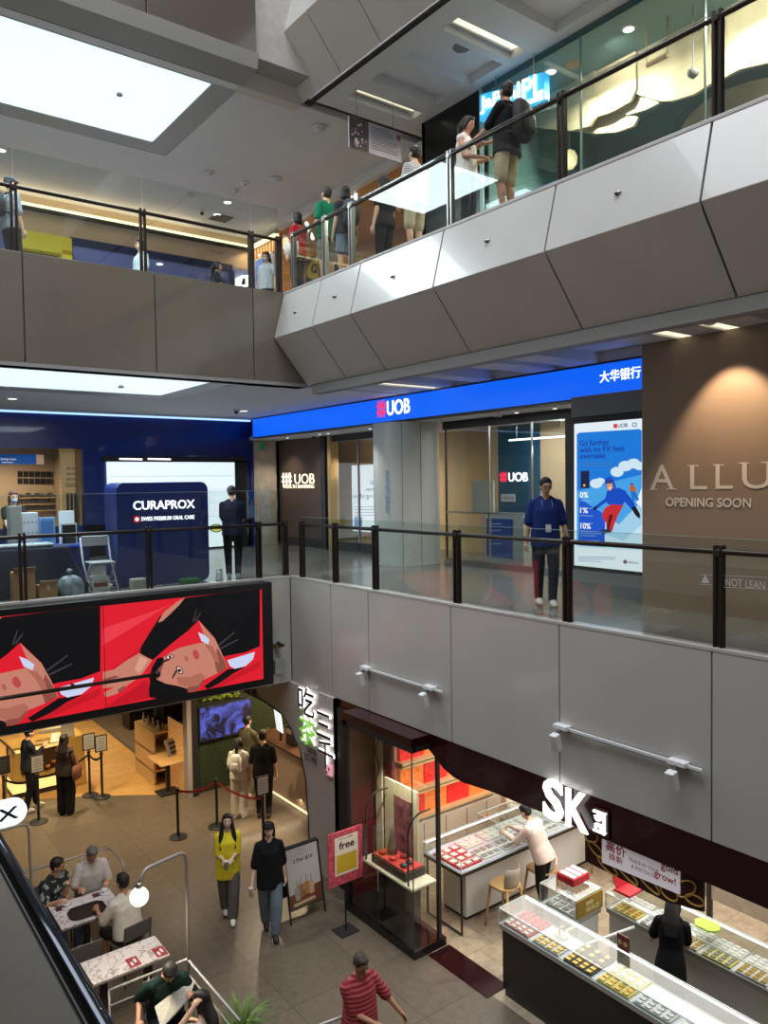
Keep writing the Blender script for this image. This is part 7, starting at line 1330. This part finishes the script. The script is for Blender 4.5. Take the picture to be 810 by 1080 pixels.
person('person in red T-shirt carrying a pale shoulder bag at the end of the queue', (7.42, 12.25, Z3), 110, H=1.58, shirt=(170, 34, 44), pants=(60, 60, 70), style='bob', female=True, sleeve=.7, extra=totebag('pale canvas shoulder bag carried by the person in red on level three', mat('canvas_pale', srgb(196, 188, 176), .8), -.2))
person('person in grey shirt and cap at the left edge of level three', (2.95, 13.9, Z3), 20, H=1.74, shirt=(150, 160, 172), pants=(46, 50, 58), hair=(90, 86, 84), sleeve=.9, cap=(70, 74, 82), extra=backpack('dark sling pack on the back of the person at the left edge of level three', mat('dark_pack', srgb(30, 32, 38), .7), .8))
person('person in white T-shirt walking behind the level three railing', (5.80, 15.8, Z3), 190, H=1.70, shirt=(206, 216, 222), pants=(50, 54, 62), sleeve=.8)
person('person with dark hair in dark grey top near the glazed shop on level three', (7.60, 16.0, Z3), -30, H=1.60, shirt=(46, 44, 50), pants=(30, 30, 36), style='tail', female=True, hands=((.12, .32, 1.0), (-.1, .32, 1.0)))
person('person with face mask and pale top beside the white glowing character', (8.15, 14.75, Z3), 215, H=1.60, shirt=(196, 196, 200), pants=(40, 40, 46), style='long', female=True, extra=facemask, nod=15)
# level one, walking
def cup(lab, side, m, loc=None):
    def f(root, c):
        wr = c['arms'][side][1]; e = c['arms'][side][0]; d = (wr-e).normalized(); o = wr+d*.09+Vector((0, .02, -.02)); W = c['rot']@o+c['L0']; t = thing('drink_cup', lab, 'cup', W)
        MB().lathe([(.026, -.07), (.036, .05), (.038, .055)], W, 16).build('cup', m, t, True); MB().lathe([(.038, .055), (.036, .062), (.01, .066)], W, 16).build('lid', M_white, t, True)
    return f
person('person with long black hair in yellow T-shirt and grey trousers holding a cup', (5.06, 10.74, 0), 246, H=1.62, shirt=(232, 214, 50), pants=(104, 100, 98), style='veryl', female=True, hands=((.07, .26, 1.10), (-.06, .27, 1.13)), wide=.022, hem=.70, sleeve=.95, legs=((.05, -.20, .10), (-.05, .12, .075)), shoes=(226, 222, 218), nod=-12, skin=(226, 190, 166), extra=cup('small pale cup held by the person in the yellow T-shirt', 0, mat('pale_cup', srgb(180, 176, 160), .4)))
person('person in black cap and black T-shirt with blue jeans walking towards the tables', (5.36, 9.98, 0), 246, H=1.68, shirt=(20, 20, 22), pants=(104, 118, 134), style='long', female=True, cap=(26, 28, 36), hands=((.30, .10, .72), (-.24, -.02, .80)), wide=.02, hem=.74, sleeve=1.0, legs=((.05, -.22, .10), (-.06, .13, .075)), shoes=(30, 30, 32), nod=-8, skin=(226, 190, 166), extra=cup('clear crumpled cup in the hand of the person in the black cap', 0, mat('clear_cup', srgb(200, 205, 205), .15)))
person('person in white top and cream wide trousers with a white backpack at the tea stall', (6.85, 13.95, 0), 45, H=1.60, shirt=(214, 208, 198), pants=(206, 196, 180), wide=.03, style='tail', female=True, shoes=(220, 216, 210), sleeve=.8, extra=backpack('white backpack worn by the person in cream trousers', mat('white_pack', srgb(200, 198, 194), .6), .8), hands=((.24, .06, .80), (-.2, .2, .95)))
person('person in olive T-shirt ordering at the tea stall counter', (7.46, 14.75, 0), 20, H=1.74, shirt=(86, 80, 62), pants=(120, 108, 90), sleeve=.8, hands=((.12, .38, 1.1), (-.14, .36, 1.15)), shoes=(200, 190, 180))
person('person in black T-shirt and black trousers in front of the beige stall counter', (7.22, 13.62, 0), 52, H=1.76, shirt=(14, 14, 15), pants=(14, 14, 16), shoes=(30, 26, 26), sleeve=.85, hem=.80, hands=((.26, .03, .80), (-.20, .22, .98)), turn=10, stout=.012)
person('person in dark jacket holding a phone beside the bakery counter', (3.60, 16.95, 0), 5, H=1.74, shirt=(34, 38, 50), pants=(18, 18, 22), sleeve=1.9, shoes=(206, 204, 200), hands=((.05, .28, 1.28), (-.14, .22, 1.1)), nod=20, legs=((.08, -.10, .08), (-.08, .16, .075)))
person('person with long dark hair and black wide trousers carrying a brown tote bag', (4.14, 16.30, 0), 48, H=1.64, shirt=(60, 50, 48), pants=(16, 16, 18), style='long', female=True, sleeve=0, wide=.03, shoes=(40, 36, 36), hands=((.28, .16, .88), (-.10, .30, 1.05)), hair=(34, 20, 16), extra=totebag('brown tote bag with white lettering on the shoulder of the person at the bakery', mat('brown_tote', srgb(120, 76, 52), .7), .27))
# tea stall staff left out of view; seated cafe guests
person('seated person in black and white patterned shirt and blue jeans at the tray table', (2.74, 11.74, 0), 292, H=1.70, sit=.47, lean=12, shirt=(40, 42, 44), pants=(70, 88, 120), sleeve=.85, hands=((.16, .40, .84), (-.02, .36, .98)), turn=40, nod=5, hair=(30, 22, 18), shirt_mat=pattern('leaf_print', srgb(28, 32, 32), srgb(150, 160, 150), 'noise', 11), skin=(206, 156, 126))
def print_(root, c):
    P = c['shc']-c['up']*.20+c['fw']*.131; mb = MB(); letter(mb, 'SALOON', P+c['sx']*.11, -c['sx'], c['up'], .22, .05, None, .02, 0, n=c['fw']); mb.obox(P-c['up']*.05, c['sx'], c['up'], c['fw'], .11, .006, .002); c['put'](mb).build('shirt_print', mat('maroon_print', srgb(130, 50, 56), .7), root)
person('seated grey haired person in white T-shirt with maroon chest print at the tray table', (3.33, 11.84, 0), 262, H=1.70, sit=.47, lean=12, shirt=(206, 198, 190), pants=(60, 56, 54), plen=.48, sleeve=.85, hands=((.20, .36, .82), (-.18, .38, .84)), hair=(110, 100, 94), nod=25, turn=10, stout=.025, skin=(196, 146, 118), extra=print_)
person('seated person in plain white T-shirt seen from behind at the tray table', (3.40, 10.38, 0), 100, H=1.72, sit=.47, lean=10, shirt=(206, 196, 184), pants=(52, 44, 42), plen=.48, sleeve=.9, hands=((.16, .42, .82), (-.24, .40, .84)), stout=.02, skin=(176, 126, 98), turn=10)
person('seated person in dark green T-shirt bending over a newspaper by the tube barrier', (3.2, 8.55, 0), 262, H=1.72, sit=.47, lean=18, shirt=(20, 44, 38), pants=(40, 40, 44), sleeve=1.0, hands=((.34, .18, .70), (-.22, .34, .90)), nod=38, hair=(40, 34, 32), stout=.025, skin=(200, 150, 122))
person('seated person with long dark hair resting a hand on the head at the bottom edge', (3.28, 7.52, 0), 130, H=1.62, sit=.47, lean=6, shirt=(196, 176, 160), pants=(70, 66, 64), sleeve=.6, style='long', female=True, hands=((.22, .26, .86), (-.16, .10, 1.30)), poles=((.25, -.7, -.5), (-.9, .5, -.1)), hair=(26, 18, 16))
cafe_chair('grey chair under the person in dark green', 3.2, 8.57, 172, ch); cafe_chair('grey chair under the person with long dark hair', 3.28, 7.50, 40, ch)
t = thing('newspaper', 'open pale newspaper held over the table in front of the person in dark green', 'newspaper', (3.15, 8.0, .85)); a = atZ(163, 1062, .84); b = atZ(206, 1034, .92); c_ = atZ(200, 1052, .84); d_ = atZ(170, 1085, .80)
mb = MB(); mb.prism([a, (a+b)/2+Vector((0, 0, .03)), b, c_, (c_+d_)/2-Vector((0, 0, .02)), d_], (0, 0, .004)); mb.build('sheet', mat('newsprint', srgb(176, 172, 160), .8, noise=.15, nscale=40), t)
cafe_table('small dark topped cafe table holding a tray at the bottom edge', 2.45, 7.45, 3.0, 8.0, 1); t = thing('serving_tray', 'dark tray with crumpled white tissue on the table at the bottom edge', 'tray', (2.75, 7.75, .75)); MB().prism([(2.74+x, 7.76+y, .751) for x, y in rrect(.46, .34, .08)], (0, 0, .02)).build('tray', M_black, t, bevel=.004)
t = thing('paper_tissue', 'crumpled white tissue lying on the dark tray', 'tissue', (2.8, 7.85, .77)); mb = MB(); rn2 = random.Random(2); mb.lathe([(.05, 0), (.06, .02), (.03, .045), (.01, .05)], (2.82, 7.86, .772), 9); mb.v = [(p[0]+rn2.uniform(-.012, .012), p[1]+rn2.uniform(-.012, .012), p[2]+rn2.uniform(0, .01)) for p in mb.v]; mb.build('tissue', M_white, t)
person('person in red checked shirt walking at the bottom edge with one arm across the chest', (4.60, 6.62, 0), 268, H=1.66, shirt=(150, 30, 44), pants=(24, 24, 28), sleeve=.95, hem=.80, hair=(70, 58, 52), nod=24, hands=((.02, .30, 1.10), (-.46, .18, .92)), shirt_mat=pattern('red_check', srgb(150, 28, 44), srgb(190, 92, 96), 'wave', 7), stout=.02, skin=(196, 144, 114))
# jewellery shop
person('person in black dress with long black hair serving at the white lit counter', (8.08, 5.14, 0), 25, H=1.66, dress=.42, shirt=(15, 14, 16), style='long', female=True, sleeve=.7, hands=((.10, .42, 1.18), (-.20, .40, 1.16)), lean=20, wide=-.035, nod=8, shoes=(24, 22, 22), extra=None)
xl = atY(577, 905, 7.75).x
person('person in white shirt and black trousers leaning over the lilac lit counter', (xl, 7.82, 0), 100, H=1.70, lean=26, shirt=(226, 206, 196), pants=(16, 18, 26), sleeve=1.9, hands=((.10, .62, 1.16), (-.16, .60, 1.16)), legs=((.05, .02, .075), (-.12, -.12, .10)), shoes=(30, 26, 26), hem=.84, nod=10)
xb = atY(535, 850, 9.35).x
person('person in cream blazer serving behind the lilac lit counter', (xb, 9.36, 0), 285, H=1.62, shirt=(214, 196, 170), pants=(40, 36, 36), sleeve=1.95, style='long', female=True, hands=((.14, .40, 1.15), (-.14, .40, 1.15)), lean=10)
person('customer in black clothing with a bare forearm behind the white lit counter', (10.12, 4.35, 0), 170, H=1.70, shirt=(12, 12, 14), pants=(14, 14, 16), sleeve=.8, hands=((.16, .34, 1.18), (-.2, .3, 1.2)), stout=.02, skin=(226, 186, 160))

# finer pieces hang under the part they belong to
def stem_(n): return n.split('.')[0]
SUBS = {('kiosk', 'white_cross'): 'red_badge', ('stanchion', 'sign_sheet'): 'sign_frame', ('stanchion', 'print'): 'sign_frame', ('poster_stand', 'print'): 'board', ('sandwich_board', 'print'): 'front_board', ('sandwich_board', 'front_board'): None,
 ('goods_basket', 'goods'): 'basket', ('display_shelf', 'goods'): 'board', ('wall_shelf', 'packets'): 'board', ('display_tray', 'velvet'): 'tray', ('jewellery_tray', 'jewellery'): 'tray', ('coffee_cup', 'handle'): 'cup', ('drink_cup', 'lid'): 'cup', ('glass_jar', 'lid'): 'jar',
 ('downlight', 'lens'): 'rim', ('dome_camera', 'lens_dome'): 'base', ('smoke_detector', 'sensor'): 'base', ('backpack', 'pocket'): 'bag', ('television', 'screen'): 'frame', ('display_screen', 'grid_lines'): 'screen', ('display_screen', 'logo'): 'screen', ('advertising_screen', 'joint'): 'picture',
 ('drinks_machine', 'hopper'): 'body', ('drinks_machine', 'panel'): 'body', ('shop_portal', 'doorway'): 'opening_panel', ('person', 'shirt_print'): 'shirt', ('person', 'badge'): 'lanyard', ('person', 'glasses'): None, ('hanging_notice', 'print'): 'board', ('gold_plate', 'lettering'): 'plate', ('name_plate', 'lettering'): 'plate',
 ('glass_display_case', 'plinth'): 'base_cabinet', ('table_sticker', 'print'): 'sticker', ('lit_oval_sign', 'lettering'): 'light_box', ('hanging_banner', 'lettering'): 'white_panel', ('menu_stand', 'print_block'): 'card', ('lit_sign_band', 'lettering'): 'light_box', ('lit_sign_band', 'bank_emblem'): 'light_box', ('self_service_machine', 'printed_lines'): 'front_panel',
 ('stall_sign', 'seal_mark'): 'seal', ('picture_panel', 'picture'): 'panel', ('globe_lamp', 'globe'): None, ('person', 'eye'): None}
for o in [x for x in bpy.data.objects if x.parent and x.parent.parent is None]:
    tgt = SUBS.get((stem_(o.parent.name), stem_(o.name)))
    if tgt:
        c_ = [x for x in o.parent.children if stem_(x.name) == tgt]
        if c_: o.parent = c_[0]
